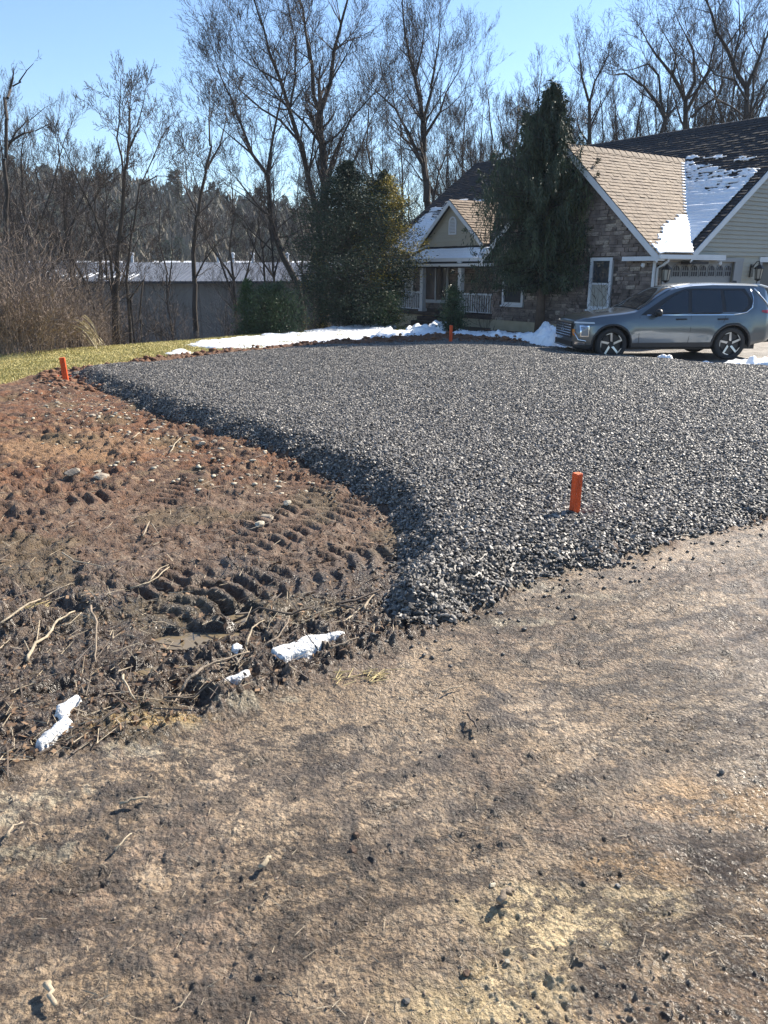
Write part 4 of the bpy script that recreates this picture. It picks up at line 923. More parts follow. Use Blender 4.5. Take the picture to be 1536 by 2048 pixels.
def side_y(x, z):
    """half width of the body at length x, height z"""
    w = lerp(WID, x); b = lerp(BELT, x); zl = lerp(ZLOW, x)
    if z < b:
        k = (z - 0.62) / 0.45; y = w - 0.035 * max(0, k) ** 2 - 0.05 * max(0, -k) ** 1.5
        y += 0.012 * math.sin((z - 0.55) * 9) * smooth_(0.2, 0.6, x) * smooth_(2.9, 2.5, x)
        for cx in (0.0, 2.71):
            d = math.hypot(x - cx, z - 0.37); y += 0.022 * math.exp(-((d - 0.43) / 0.07) ** 2)
        return y
    return w - 0.035 - (z - b) * 0.40 - 0.1 * max(0, z - b - 0.25) ** 2
def smooth_(a, b, x):
    t = min(1, max(0, (x - a) / (b - a))); return t * t * (3 - 2 * t)
def station(x, n_side=13, n_top=9):
    zt = lerp(ZTOP, x); zl = lerp(ZLOW, x); b = lerp(BELT, x)
    r = min(0.075, (zt - zl) * 0.3); zs = zt - r; pts = []
    for i in range(n_side):
        z = zl + (zs - zl) * i / (n_side - 1); pts.append((side_y(x, z), z))
    ys = side_y(x, zs)
    for i in range(1, n_top + 1):
        a = i / n_top * math.pi / 2; pts.append((ys * math.cos(a) ** 0.55 if i < n_top else 0.0, zs + r * math.sin(a) ** 0.9))
    return pts
def top_z(x, y):
    zt = lerp(ZTOP, x); zl = lerp(ZLOW, x); r = min(0.075, (zt - zl) * 0.3); zs = zt - r; ys = side_y(x, zs)
    c = min(1, (abs(y) / ys)) ** (1 / 0.55); s = math.sqrt(max(0, 1 - c * c)); return zs + r * s ** 0.9
def build_car():
    paint = mat('blue_grey_paint', (0.12, 0.14, 0.155), 0.28, metal=0.7, coat=1.0, noise=0.03, nscale=2)
    glass = mat('car_glass', (0.012, 0.016, 0.02), 0.04, spec=0.9); blk = mat('black_trim', (0.018, 0.018, 0.02), 0.5)
    chrome = mat('bright_trim', (0.75, 0.77, 0.8), 0.15, metal=1.0); rub = mat('tyre_rubber', (0.022, 0.022, 0.023), 0.85)
    alu = mat('machined_alloy', (0.6, 0.62, 0.64), 0.28, metal=0.9); red = mat('tail_lamp', (0.35, 0.01, 0.01), 0.15, spec=0.8); lens = mat('lamp_lens', (0.55, 0.58, 0.6), 0.12, spec=0.9); headglass = mat('headlamp_glass', (0.22, 0.24, 0.26), 0.1, spec=0.8); amber = mat('amber_lens', (0.6, 0.2, 0.02), 0.2)
    roof_glare = mat('roof_glare_paint', (0.62, 0.65, 0.66), 0.2, metal=0.2, coat=1.0)  # sun reflection on the car roof painted as a pale coat
    fx, fy = spot(1217, 713); rx, ry = spot(1452, 711); ang = math.atan2(ry - fy, rx - fx)
    wb = math.hypot(rx - fx, ry - fy); sc = wb / 2.71
    T = thing('parked_car', 'blue grey metallic three row sport utility parked side on before the garage', 'car')
    # the near wheels stand on the surveyed points, the body lies half a track behind them
    off = 0.80 * sc; T.location = (fx - off * math.sin(ang), fy + off * math.cos(ang), -0.085); T.rotation_euler = (0, 0, ang); T.scale = (sc,) * 3
    # shell
    xs = sorted(set([round(-0.93 + i * (4.77 / 74), 4) for i in range(75)] + [p[0] for p in ZTOP])); st = [station(x) for x in xs]; m = len(st[0])
    mb = MB()
    for x, s in zip(xs, st):
        for y, z in s: mb.v.append((x, -y, z))
        for y, z in s[-2::-1]: mb.v.append((x, y, z))
    k = 2 * m - 1
    for i in range(len(xs) - 1):
        for j in range(k - 1): mb.f.append((i * k + j, (i + 1) * k + j, (i + 1) * k + j + 1, i * k + j + 1))
        mb.f.append((i * k + k - 1, (i + 1) * k + k - 1, (i + 1) * k, i * k))
    mb.f.append(tuple(range(k))); mb.f.append(tuple((len(xs) - 1) * k + j for j in range(k))[::-1])
    me = mb.mesh('body', paint, True); tmp = bpy.data.objects.new('body_shape', me); COL.objects.link(tmp)
    cut = MB()
    for cx in (0.0, 2.71):
        for sy in (-1, 1):
            cut.lathe([(0.001, -0.35), (0.415, -0.35), (0.415, 0.35), (0.001, 0.35)], 32, Matrix.Translation((cx, sy * 0.98, 0.375)) @ Matrix.Rotation(R(90), 4, 'X'))
    cme = cut.mesh('wheel_wells', blk); bm = bmesh.new(); bm.from_mesh(cme); bmesh.ops.remove_doubles(bm, verts=bm.verts, dist=0.0015); bmesh.ops.recalc_face_normals(bm, faces=bm.faces); bm.to_mesh(cme); bm.free()
    bm = bmesh.new(); bm.from_mesh(me); bmesh.ops.recalc_face_normals(bm, faces=bm.faces); bm.to_mesh(me); bm.free()
    co_ = bpy.data.objects.new('wells', cme); COL.objects.link(co_)
    bo = tmp.modifiers.new('b', 'BOOLEAN'); bo.operation = 'DIFFERENCE'; bo.object = co_; bo.solver = 'EXACT'
    dg = bpy.context.evaluated_depsgraph_get(); dg.update(); res = bpy.data.meshes.new_from_object(tmp.evaluated_get(dg))
    bpy.data.objects.remove(tmp); bpy.data.objects.remove(co_)
    res.materials.clear(); res.materials.append(paint); res.materials.append(blk)
    for p in res.polygons:
        c = p.center; inw = any(math.hypot(c.x - q, c.z - 0.375) < 0.43 and abs(c.y) < 0.9 for q in (0.0, 2.71)) and any(abs(math.hypot(c.x - q, c.z - 0.375) - 0.415) < 0.01 or abs(abs(c.y) - 0.63) < 0.02 for q in (0.0, 2.71))
        p.material_index = 1 if (inw or c.z < 0.34) else 0
        if inw: p.use_smooth = False
    res.name = 'body'; body = link('body', res, T)
    def patch(name, rows, m_, off_=0.006, parent=T, mirror=True, sy=-1):
        """rows: list of (z, x_left, x_right) from bottom to top, laid on the flank"""
        for s_ in ((-1, 1) if mirror else (sy,)):
            q = MB(); nx = 12
            for z, a, b in rows:
                for i in range(nx + 1):
                    x = a + (b - a) * i / nx; q.v.append((x, s_ * (side_y(x, z) + off_), z))
            for r in range(len(rows) - 1):
                for i in range(nx):
                    f = (r * (nx + 1) + i, r * (nx + 1) + i + 1, (r + 1) * (nx + 1) + i + 1, (r + 1) * (nx + 1) + i); q.f.append(f if s_ < 0 else f[::-1])
            q.build(name, m_, parent, smooth=True)
    def rowsof(bot, top, left, right, n=7):
        """bottom/top heights as functions of nothing, left/right x tables over z"""
        return [(bot + (top - bot) * i / n, lerp(left, bot + (top - bot) * i / n), lerp(right, bot + (top - bot) * i / n)) for i in range(n + 1)]
    # side glass: black surround first, then panes
    patch('window_surround', rowsof(1.02, 1.60, [(1.02, 0.62), (1.10, 0.72), (1.25, 0.95), (1.4, 1.18), (1.55, 1.50), (1.60, 1.68)], [(1.02, 2.70), (1.08, 3.0), (1.2, 3.12), (1.35, 3.14), (1.60, 3.0)]), blk, 0.004)
    patch('front_side_window', rowsof(1.06, 1.55, [(1.06, 0.95), (1.2, 1.06), (1.4, 1.32), (1.55, 1.62)], [(1.06, 1.68), (1.55, 1.72)]), glass, 0.010)
    patch('rear_side_window', rowsof(1.07, 1.56, [(1.07, 1.76), (1.56, 1.80)], [(1.07, 2.46), (1.56, 2.44)]), glass, 0.010)
    patch('quarter_window', rowsof(1.09, 1.55, [(1.09, 2.54), (1.55, 2.52)], [(1.09, 2.86), (1.2, 3.04), (1.4, 3.05), (1.55, 2.92)]), glass, 0.010)
    patch('window_trim', [(1.015, 0.75, 2.72), (1.032, 0.76, 2.74)], chrome, 0.012)
    for s_ in (-1, 1):
        mb = MB(); mb.tube([(2.72, s_ * (side_y(2.72, 1.03) + .012), 1.03), (3.0, s_ * (side_y(3.0, 1.07) + .012), 1.075), (3.13, s_ * (side_y(3.13, 1.17) + .012), 1.18), (3.17, s_ * (side_y(3.15, 1.35) + .012), 1.38), (3.10, s_ * (side_y(3.1, 1.5) + .012), 1.58)], 0.014, 6); mb.build('pillar_trim', chrome, T, True)
        mb = MB(); mb.tube([(3.2, s_ * (side_y(3.2, 1.5) + .008), 1.60), (3.45, s_ * (side_y(3.45, 1.4) + .008), 1.42), (3.62, s_ * (side_y(3.62, 1.22) + .006), 1.27), (3.74, s_ * (side_y(3.74, 1.13) + .004), 1.14)], 0.014, 6); mb.build('rear_trim', chrome, T, True)
        # seams, handles, lamps, mirrors
        for (pts) in ([(0.62, 0.34), (0.60, 0.6), (0.60, 0.99)], [(1.73, 0.34), (1.75, 0.7), (1.755, 1.02)], [(2.30, 0.60), (2.50, 0.88), (2.55, 1.03)]):
            mb = MB(); mb.tube([(x, s_ * (side_y(x, z) + 0.001), z) for x, z in pts], 0.0055, 4); mb.build('door_seam', blk, T)
        for x0 in (1.42, 2.36):
            mb = MB(); mb.tube([(x0, s_ * (side_y(x0, .93) + .0), .925), (x0 + .03, s_ * (side_y(x0, .93) + .035), .93), (x0 + .2, s_ * (side_y(x0 + .2, .93) + .035), .935), (x0 + .23, s_ * (side_y(x0 + .2, .93) + .0), .93)], 0.017, 6); mb.build('door_handle', blk, T, True)
        mb = MB(); y = s_ * (side_y(0.95, 1.02)); mb.tube([(0.98, y, 1.0), (0.96, y + s_ * .10, 1.03)], 0.03, 6); mb.lathe([(0.001, -.1), (0.06, -.085), (0.085, -.02), (0.08, .05), (0.03, .1), (0.001, .105)], 12, Matrix.Translation((0.95, y + s_ * 0.17, 1.08)) @ Matrix.Rotation(R(90), 4, 'X') @ Matrix.Diagonal((0.8, 1.0, 1.15, 1))); mb.build('door_mirror', blk, T, True)
        # arch lips
        for cx in (0.0, 2.71):
            mb = MB(); pp = []
            for i in range(19):
                a_ = R(-12 + 204 * i / 18); x = cx + 0.437 * math.cos(a_); z = 0.375 + 0.437 * math.sin(a_); pp.append((x, s_ * (side_y(x, max(z, .3)) - 0.012), z))
            mb.tube(pp, 0.030, 6); mb.build('arch_trim', blk, T, True)
        # sill
        patch('sill_trim', [(0.30, 0.46, 2.26), (0.40, 0.44, 2.27)], blk, 0.012, mirror=False, sy=s_)
        # headlamp stack on the front corner, indicator strip above
        def corner(x0, x1, z0, z1, m_, name, off_=0.012, n=6):
            q = MB()
            for j in range(n + 1):
                z = z0 + (z1 - z0) * j / n
                for i in range(n + 1):
                    x = x0 + (x1 - x0) * i / n; q.v.append((x - 0.008, s_ * (side_y(x, z) + off_), z))
            for j in range(n):
                for i in range(n): q.f.append((j * (n + 1) + i, j * (n + 1) + i + 1, (j + 1) * (n + 1) + i + 1, (j + 1) * (n + 1) + i))
            return q.build(name, m_, T, smooth=True)
        corner(-0.76, -0.53, 0.54, 0.79, chrome, 'lamp_bezel', 0.008); corner(-0.735, -0.555, 0.565, 0.765, headglass, 'headlight', 0.018)
        corner(-0.86, -0.40, 0.835, 0.87, lens, 'running_light', 0.012); corner(-0.905, -0.86, 0.56, 0.70, amber, 'amber_marker', 0.010)
        corner(-0.86, -0.62, 0.36, 0.42, chrome, 'bumper_trim', 0.014)
        mb = MB(); mb.tube([(-0.88, s_ * (side_y(-.88, .5) + .01), 0.62), (-0.80, s_ * (side_y(-.8, .46) + .015), 0.47), (-0.60, s_ * (side_y(-.6, .44) + .01), 0.44)], 0.022, 6); mb.build('fang_trim', chrome, T, True)
        # tail lamp wraps the corner
        q = MB(); n = 8
        for j in range(3):
            for i in range(n + 1):
                x = 3.42 + 0.40 * i / n; zc = 1.10 - 0.02 * i / n; h = 0.02 + 0.04 * i / n; z = zc + (j - 1) * h; q.v.append((x + .004, s_ * (side_y(min(x, 3.83), z) + .008), z))
        for j in range(2):
            for i in range(n): q.f.append((j * (n + 1) + i, j * (n + 1) + i + 1, (j + 1) * (n + 1) + i + 1, (j + 1) * (n + 1) + i))
        q.build('tail_light', red, T, smooth=True)
    # roof skin, spoiler, windscreen, rear glass
    def top_patch(name, x0, x1, yf, m_, off_, nx=14, ny=12):
        q = MB()
        for i in range(nx + 1):
            x = x0 + (x1 - x0) * i / nx; w = yf(x)
            for j in range(ny + 1):
                y = -w + 2 * w * j / ny; q.v.append((x - off_ * 0.6, y, top_z(x, y) + off_))
        for i in range(nx):
            for j in range(ny): q.f.append((i * (ny + 1) + j, (i + 1) * (ny + 1) + j, (i + 1) * (ny + 1) + j + 1, i * (ny + 1) + j + 1))
        return q.build(name, m_, T, smooth=True)
    top_patch('windscreen', 0.58, 1.36, lambda x: side_y(x, lerp(ZTOP, x) - .07) * 0.93, glass, 0.010)
    top_patch('roof_panel', 1.46, 3.50, lambda x: side_y(x, lerp(ZTOP, x) - .075) * 0.985, roof_glare, 0.007, 20)
    top_patch('rear_window', 3.60, 3.74, lambda x: side_y(x, lerp(ZTOP, x) - .07) * 0.85, glass, 0.012)
    mb = MB(); mb.hexa([(3.42, -.62, 1.655), (3.70, -.60, 1.600), (3.70, .60, 1.600), (3.42, .62, 1.655), (3.42, -.62, 1.70), (3.72, -.60, 1.640), (3.72, .60, 1.640), (3.42, .62, 1.70)]); mb.build('roof_spoiler', roof_glare, T, bevel=0.012)
    mb = MB(); mb.hexa([(3.0, -.02, 1.70), (3.16, -.02, 1.69), (3.16, .02, 1.69), (3.0, .02, 1.70), (3.08, -.008, 1.765), (3.15, -.008, 1.76), (3.15, .008, 1.76), (3.08, .008, 1.765)]); mb.build('roof_aerial', blk, T)
    mb = MB(); mb.tube([(0.56, -0.5, 1.13), (0.66, -0.1, 1.17), (0.60, 0.35, 1.155)], 0.008, 5); mb.build('wiper', blk, T)
    # nose: grille slats, plate of the emblem, lower intake
    q = MB(); q.box((-0.952, -0.56, 0.50), (-0.925, 0.56, 0.84)); g = q.build('grille', blk, T)
    for i in range(5):
        q = MB(); q.box((-0.962, -0.55, 0.54 + i * 0.06), (-0.9525, 0.55, 0.56 + i * 0.06)); q.build('grille_bar', chrome, g)
    q = MB()
    for a_ in (90, 210, 330):
        c_, s2 = math.cos(R(a_)), math.sin(R(a_)); d_, e_ = -s2, c_
        P = [(0, 0), (0.06 * c_ + 0.034 * d_, 0.06 * s2 + 0.034 * e_), (0.12 * c_, 0.12 * s2), (0.06 * c_ - 0.034 * d_, 0.06 * s2 - 0.034 * e_)]
        q.poly([(-0.972, y, 0.70 + z) for y, z in P]); q.poly([(-0.964, y, 0.70 + z) for y, z in P][::-1])
        for i in range(4):
            (y0, z0), (y1, z1) = P[i], P[(i + 1) % 4]; q.poly([(-0.972, y0, .70 + z0), (-0.964, y0, .70 + z0), (-0.964, y1, .70 + z1), (-0.972, y1, .70 + z1)])
    q.build('emblem', chrome, T)
    q = MB(); q.box((-0.945, -0.6, 0.30), (-0.90, 0.6, 0.42)); q.build('lower_intake', blk, T)
    q = MB(); q.box((-0.955, -0.62, 0.27), (-0.88, 0.62, 0.30)); q.build('skid_trim', chrome, T, bevel=0.006)
    q = MB(); q.box((3.70, -0.7, 0.38), (3.87, 0.7, 0.56)); q.build('rear_bumper', blk, T, bevel=0.02)
    # underbody so that nothing shows through
    q = MB(); q.box((-0.6, -0.62, 0.22), (3.5, 0.62, 0.40)); q.build('underbody', blk, T)
    # wheels
    def wheel():
        Mx = Matrix.Rotation(R(90), 4, 'X')
        t = MB(); t.lathe([(0.255, -0.115), (0.33, -0.12), (0.358, -0.10), (0.366, -0.06), (0.366, 0.06), (0.358, 0.10), (0.33, 0.12), (0.255, 0.115), (0.25, 0.06), (0.25, -0.06)], 40, Mx, close=True)
        W_ = t.build('wheel', rub, None, smooth=True)
        r = MB(); r.lathe([(0.254, -0.11), (0.268, -0.115), (0.262, -0.09), (0.24, -0.05), (0.235, 0.11)], 40, Mx.copy()); rm = r.build('rim', blk, W_, smooth=True)
        d = MB(); d.lathe([(0.001, 0.02), (0.17, 0.02), (0.17, 0.035), (0.001, 0.035)], 24, Mx); d.build('brake_disc', chrome, W_)
        b = MB(); b.lathe([(0.001, 0.06), (0.235, 0.06)], 24, Mx); b.build('wheel_back', blk, W_)
        for k in range(5):
            a0 = 2 * math.pi * k / 5 + 0.3
            P = lambda r_, a_, y: (r_ * math.cos(a_), y, r_ * math.sin(a_))
            q = MB()
            for (da, db, m0) in ((0.0, -0.10, 0),):
                q.hexa([P(.05, a0 - .45, -.05), P(.262, a0 + .06, -.062), P(.262, a0 + .24, -.062), P(.05, a0 + .45, -.05), P(.05, a0 - .45, -.085), P(.26, a0 + .06, -.10), P(.26, a0 + .24, -.10), P(.05, a0 + .45, -.085)])
            q.build('spoke', blk, W_)
            q = MB(); q.hexa([P(.06, a0 - .45, -.086), P(.258, a0 + .0, -.100), P(.258, a0 + .17, -.100), P(.075, a0 + .35, -.086), P(.06, a0 - .45, -.090), P(.258, a0 + .0, -.106), P(.258, a0 + .17, -.106), P(.075, a0 + .35, -.090)])
            q.hexa([P(.25, a0 + .03, -.098), P(.264, a0 + .03, -.100), P(.264, a0 + .62, -.100), P(.25, a0 + .62, -.098), P(.245, a0 + .03, -.108), P(.264, a0 + .03, -.108), P(.264, a0 + .62, -.108), P(.247, a0 + .62, -.108)])
            q.build('spoke_face', alu, W_)
        c = MB(); c.lathe([(0.001, -0.10), (0.03, -0.098), (0.055, -0.085), (0.058, -0.05)], 16, Mx); c.build('hub_cap', blk, W_, smooth=True)
        return W_
    done = set()
    for ch in list(T.children) + [g_ for c_ in T.children for g_ in c_.children]:
        if ch.parent is T: ch.scale = (1, 1, 0.955)
        if ch.data.name in done: continue
        done.add(ch.data.name)
        for v_ in ch.data.vertices:
            if v_.co.x < -0.45: v_.co.x = -0.45 + (v_.co.x + 0.45) * 0.74
            elif v_.co.x > 3.16: v_.co.x = 3.16 + (v_.co.x - 3.16) * 0.80
        ch.data.update()
    w0 = wheel(); k = 0
    for cx in (0.0, 2.71):
        for s_ in (-1, 1):
            w = w0 if k == 0 else copy_tree(w0); k += 1; w.parent = T
            w.location = (cx, s_ * 0.80, 0.366 * .97); w.scale = (.97, 1, .97); w.rotation_euler = (0, 0, 0 if s_ < 0 else math.pi)
    return T
CAR = build_car()

# ------------------------------------------------------------------ trees and shrubs
def segs_mesh(name, segs, m, n_thick=6, n_thin=3, limit=0.03):
    """segs: array rows (p0 xyz, p1 xyz, r0, r1) -> one mesh of tapered prisms"""
    segs = np.array(segs, dtype=np.float64); Vs = []; Fs = []; base = 0
    thick = np.maximum(segs[:, 6], segs[:, 7]) > limit
    fine = np.maximum(segs[:, 6], segs[:, 7]) < (0.0105 if n_thin == 3 and limit < 0.031 else 0.0)
    for sel, n in ((thick, n_thick), (~thick & ~fine, n_thin), (fine, 2)):
        s = segs[sel]
        if not len(s): continue
        p0, p1 = s[:, :3], s[:, 3:6]; d = p1 - p0; l = np.linalg.norm(d, axis=1, keepdims=True); l[l == 0] = 1; d /= l
        ref = np.where(np.abs(d[:, 2:3]) > 0.9, np.array([[1.0, 0, 0]]), np.array([[0, 0, 1.0]]))
        if n == 2: ref = ref + np.random.RandomState(1).normal(size=d.shape) * 2
        u = np.cross(d, ref); u /= np.linalg.norm(u, axis=1, keepdims=True); w = np.cross(d, u)
        ang = np.arange(n) * 2 * np.pi / n
        ring = u[:, None] * np.cos(ang)[None, :, None] + w[:, None] * np.sin(ang)[None, :, None]
        a = p0[:, None] + ring * s[:, 6][:, None, None]; b = p1[:, None] + ring * s[:, 7][:, None, None]
        V = np.concatenate([a, b], 1).reshape(-1, 3); k = np.arange(n); k2 = (k + 1) % n
        if n == 2: k, k2 = np.array([0]), np.array([1])
        f = np.stack([k, k2, k2 + n, k + n], -1)[None] + (np.arange(len(s)) * 2 * n)[:, None, None]
        Vs.append(V); Fs.append(f.reshape(-1, 4) + base); base += len(V)
    return mesh_np(name, np.concatenate(Vs), np.concatenate(Fs), m, True)
def vnorm(v):
    l = math.sqrt(v[0] ** 2 + v[1] ** 2 + v[2] ** 2) or 1; return (v[0] / l, v[1] / l, v[2] / l)
def sprout(rng, segs, p, d, length, r, level, up=0.25, curl=0.10, kids=(5, 7, 4), spread=(0.35, 0.85), step_n=6):
    """grow one branch with its children; rows are appended to segs"""
    n = max(2, step_n - (1 if level > 1 else 0) - (1 if level > 2 else 0)); st = length / n; r0 = r; pts = []
    for i in range(n):
        d = vnorm((d[0] + rng.gauss(0, curl), d[1] + rng.gauss(0, curl), d[2] + rng.gauss(0, curl) + up * 0.25))
        q = (p[0] + d[0] * st, p[1] + d[1] * st, p[2] + d[2] * st); r1 = r * (1 - 0.82 * (i + 1) / n)
        segs.append((*p, *q, max(r0, 0.0055), max(r1, 0.0048))); pts.append((q, d, r1)); p = q; r0 = r1
    if level < len(kids):
        for k in range(kids[level]):
            f = (k + 0.6 + rng.uniform(-.4, .4)) / kids[level]; f = 0.18 + 0.8 * f
            j = min(n - 1, int(f * n)); q, dd, rr = pts[j]
            a = rng.uniform(*spread); ph = rng.uniform(0, 6.283)
            t = vnorm((rng.gauss(0, 1), rng.gauss(0, 1), rng.gauss(0, 1) * 0.8)); dot = t[0] * dd[0] + t[1] * dd[1] + t[2] * dd[2]
            t = vnorm((t[0] - dot * dd[0], t[1] - dot * dd[1], t[2] - dot * dd[2]))
            nd = vnorm((dd[0] * math.cos(a) + t[0] * math.sin(a), dd[1] * math.cos(a) + t[1] * math.sin(a), dd[2] * math.cos(a) + t[2] * math.sin(a)))
            L = length * rng.uniform(0.42, 0.68) * (1.15 - 0.45 * f)
            sprout(rng, segs, q, nd, L, max(rr * 0.65, 0.004), level + 1, up, curl * 0.95, kids, spread, step_n)
def limbs_to(rng, base_segs, twig_segs, line, r0, r1, every, blen, kids, up=0.35, curl=0.10, start=0.2):
    """a leader along given 3d points with side branches hung on it"""
    P = [np.array(p, float) for p in line]; L = [np.linalg.norm(P[i + 1] - P[i]) for i in range(len(P) - 1)]; tot = sum(L); s = 0; nxt = start * tot
    for i in range(len(P) - 1):
        m = max(1, int(L[i] / 0.7)); a = P[i]
        for j in range(m):
            f0 = (s + L[i] * j / m) / tot; f1 = (s + L[i] * (j + 1) / m) / tot
            b = P[i] + (P[i + 1] - P[i]) * (j + 1) / m
            if not (i == len(P) - 2 and j == m - 1): b = b + np.array([rng.gauss(0, 1), rng.gauss(0, 1), 0]) * 0.035
            ra = r0 + (r1 - r0) * f0; rb = r0 + (r1 - r0) * f1
            base_segs.append((*a, *b, ra * 1.0, rb)); a0 = a; a = b
            while s + L[i] * (j + 1) / m >= nxt and nxt < tot:
                d = vnorm(tuple(b - a0)); t = vnorm((rng.gauss(0, 1), rng.gauss(0, 1), rng.gauss(0, 0.5)))
                ang = rng.uniform(0.45, 1.0); nd = vnorm(tuple(d[k] * math.cos(ang) + t[k] * math.sin(ang) for k in range(3)))
                fr_ = nxt / tot; l = blen * rng.uniform(0.6, 1.2) * (1.15 - 0.6 * fr_)
                sprout(rng, twig_segs, tuple(b), nd, l, max(0.006, (ra + rb) / 2 * 0.42), 0, up, curl, kids)
                nxt += every * rng.uniform(0.6, 1.4)
        s += L[i]
    d = vnorm(tuple(P[-1] - P[-2])); sprout(rng, twig_segs, tuple(P[-1]), d, blen * 0.7, r1, 0, up, curl, kids)

def traced_tree(name, label, base_xy, lines, seed, group=None, every=0.55, blen=2.4, kids=(5, 5, 3), depth_wob=0.5, cat='tree', bark=None, up=0.3):
    """lines: list of (Y distance, [(px, py)...], r0, r1); each leader bends in depth as well"""
    rng = random.Random(seed); T_, W_ = [], []; ox, oy = base_xy; oz = height_at(ox, oy) - 0.15
    for (Y, pts, r0, r1) in lines:
        ph = rng.uniform(0, 6); L3 = []
        for i, (x, y) in enumerate(pts):
            k = 0 if i == 0 else 1; q = at(x, y, Y + k * depth_wob * math.sin(ph + i * 0.9) * (i / len(pts)) * 2)
            L3.append((q.x - ox, q.y - oy, q.z - oz))
        limbs_to(rng, T_, W_, L3, r0, r1, every, blen, kids, up)
    e = thing(name, label, cat, (ox, oy, oz), 0, group)
    link('trunk', segs_mesh('trunk', T_, bark or M['bark'], 8), e)
    link('crown', segs_mesh('crown', W_, M['twig'], 5), e)
    return e
NB = 'bare trees standing behind the lawn and house'
def base_at(px, Y): q = at(px, 600, Y); return (q.x, Y)
Y1 = 33.0
def foot(px, py, Y):
    """the ground under a leader that starts at a pixel: continue it straight down to the soil"""
    q = at(px, py, Y); return q.x, Y
def heavy(name, label, Y, first, lines, seed, **k):
    q = at(*first, Y); bx, by = q.x, Y; gz = height_at(bx, by) - 0.2
    # the lowest leader point is put on the ground itself
    out = []
    for i, (pts, r0, r1) in enumerate(lines):
        out.append((Y, pts, r0 * .74, r1 * .74))
    e = traced_tree(name, label, (bx, by), out, seed, **k)
    st = MB(); z0 = q.z - e.location.z
    if z0 > 0.05:
        R0 = lines[0][1] * .74; st.tube([(0, 0, 0.0), (0.02, 0, z0 * 0.5), (0, 0, z0 + 0.05)], [R0 * 1.35, R0 * 1.12, R0 * 1.0], 10); st.build('stem_base', M['bark'], e, smooth=True)
    return e
heavy('bare_tree', 'tall bare tree with two long leaders rising behind the blue spruce', 36, (652, 640), [
    ([(652, 640), (650, 560), (650, 479), (649, 376), (644, 290), (640, 226)], 0.30, 0.19), ([(640, 226), (661, 164), (668, 102), (681, 51), (698, -10)], 0.15, 0.05),
    ([(640, 226), (627, 191), (620, 120), (610, 51), (596, -10)], 0.13, 0.04), ([(649, 376), (672, 300), (700, 240), (745, 190)], 0.09, 0.03), ([(644, 290), (604, 240), (560, 200), (520, 180)], 0.08, 0.03),
    ([(650, 440), (690, 360), (720, 300), (738, 250)], 0.07, 0.03)], 11, group=NB, every=0.34, blen=2.9, kids=(7, 6, 3))
heavy('bare_tree', 'tall bare tree leaning left, its long trunk crossing towards the sky gap', 35, (648, 600), [
    ([(648, 600), (646, 500), (633, 420), (616, 352), (599, 284), (579, 219), (562, 164), (541, 113), (524, 51), (507, -5)], 0.24, 0.04),
    ([(599, 284), (560, 240), (520, 215), (480, 180)], 0.08, 0.03), ([(579, 219), (590, 150), (592, 90), (580, 30)], 0.07, 0.03), ([(562, 164), (520, 140), (490, 90)], 0.06, 0.02)], 12, group=NB, every=0.36, blen=2.7, kids=(7, 6, 3))
heavy('bare_tree', 'bare tree curving left with forked crown behind the dark yew shrub', 33, (605, 630), [
    ([(605, 630), (596, 570), (565, 513), (541, 434), (534, 349), (504, 308), (480, 246), (459, 191), (440, 150)], 0.20, 0.035),
    ([(534, 349), (546, 273), (560, 205), (572, 150)], 0.09, 0.03), ([(504, 308), (470, 280), (436, 250)], 0.06, 0.02), ([(541, 434), (500, 400), (455, 370)], 0.05, 0.02)], 13, group=NB, every=0.34, blen=2.3, kids=(7, 6, 3))
heavy('bare_tree', 'slim dark trunk standing alone before the warehouse wall', 27, (392, 664), [
    ([(392, 664), (389, 567), (386, 506), (396, 431), (411, 342), (420, 291), (418, 239)], 0.13, 0.03), ([(396, 431), (375, 380), (372, 330)], 0.05, 0.02),
    ([(389, 560), (410, 520), (432, 490)], 0.05, 0.015), ([(411, 342), (440, 290), (452, 240), (450, 205)], 0.05, 0.015)], 14, group=NB, every=0.34, blen=1.5, kids=(6, 5, 3))
heavy('bare_tree', 'tall vase shaped bare tree above the porch roof', 42, (862, 470), [
    ([(862, 470), (853, 404), (848, 303), (846, 243), (831, 152), (811, 76), (806, 30)], 0.30, 0.05), ([(850, 340), (820, 270), (790, 217), (755, 185)], 0.12, 0.04),
    ([(846, 243), (861, 177), (876, 101), (880, 60)], 0.12, 0.03), ([(848, 275), (880, 225), (891, 187), (912, 152)], 0.11, 0.03), ([(862, 420), (880, 340), (900, 290)], 0.09, 0.03), ([(831, 152), (845, 90), (850, 40)], 0.07, 0.02)], 15, group=NB, every=0.36, blen=3.0, kids=(7, 6, 3), up=0.5)
heavy('bare_tree', 'many stemmed bare tree with a broken leader at the lawn edge', 23.5, (236, 690), [
    ([(236, 690), (233, 542), (244, 432), (253, 339), (259, 276), (259, 223)], 0.12, 0.035), ([(249, 360), (242, 310), (234, 276), (238, 239), (240, 205)], 0.05, 0.02),
    ([(259, 300), (274, 255), (286, 211)], 0.04, 0.02), ([(205, 690), (175, 573), (134, 495), (128, 417)], 0.08, 0.02), ([(228, 690), (219, 511), (184, 417), (144, 332), (130, 300)], 0.08, 0.02),
    ([(262, 690), (253, 557), (266, 464), (281, 370), (322, 276)], 0.07, 0.02), ([(270, 690), (258, 600), (286, 560), (282, 640), (283, 690)], 0.04, 0.03), ([(236, 640), (214, 560), (208, 480), (213, 400)], 0.06, 0.02),
    ([(281, 370), (310, 352), (335, 352)], 0.035, 0.012)], 16, group='scrub trees along the lawn edge', every=0.30, blen=1.15, kids=(6, 4, 3), depth_wob=0.3)
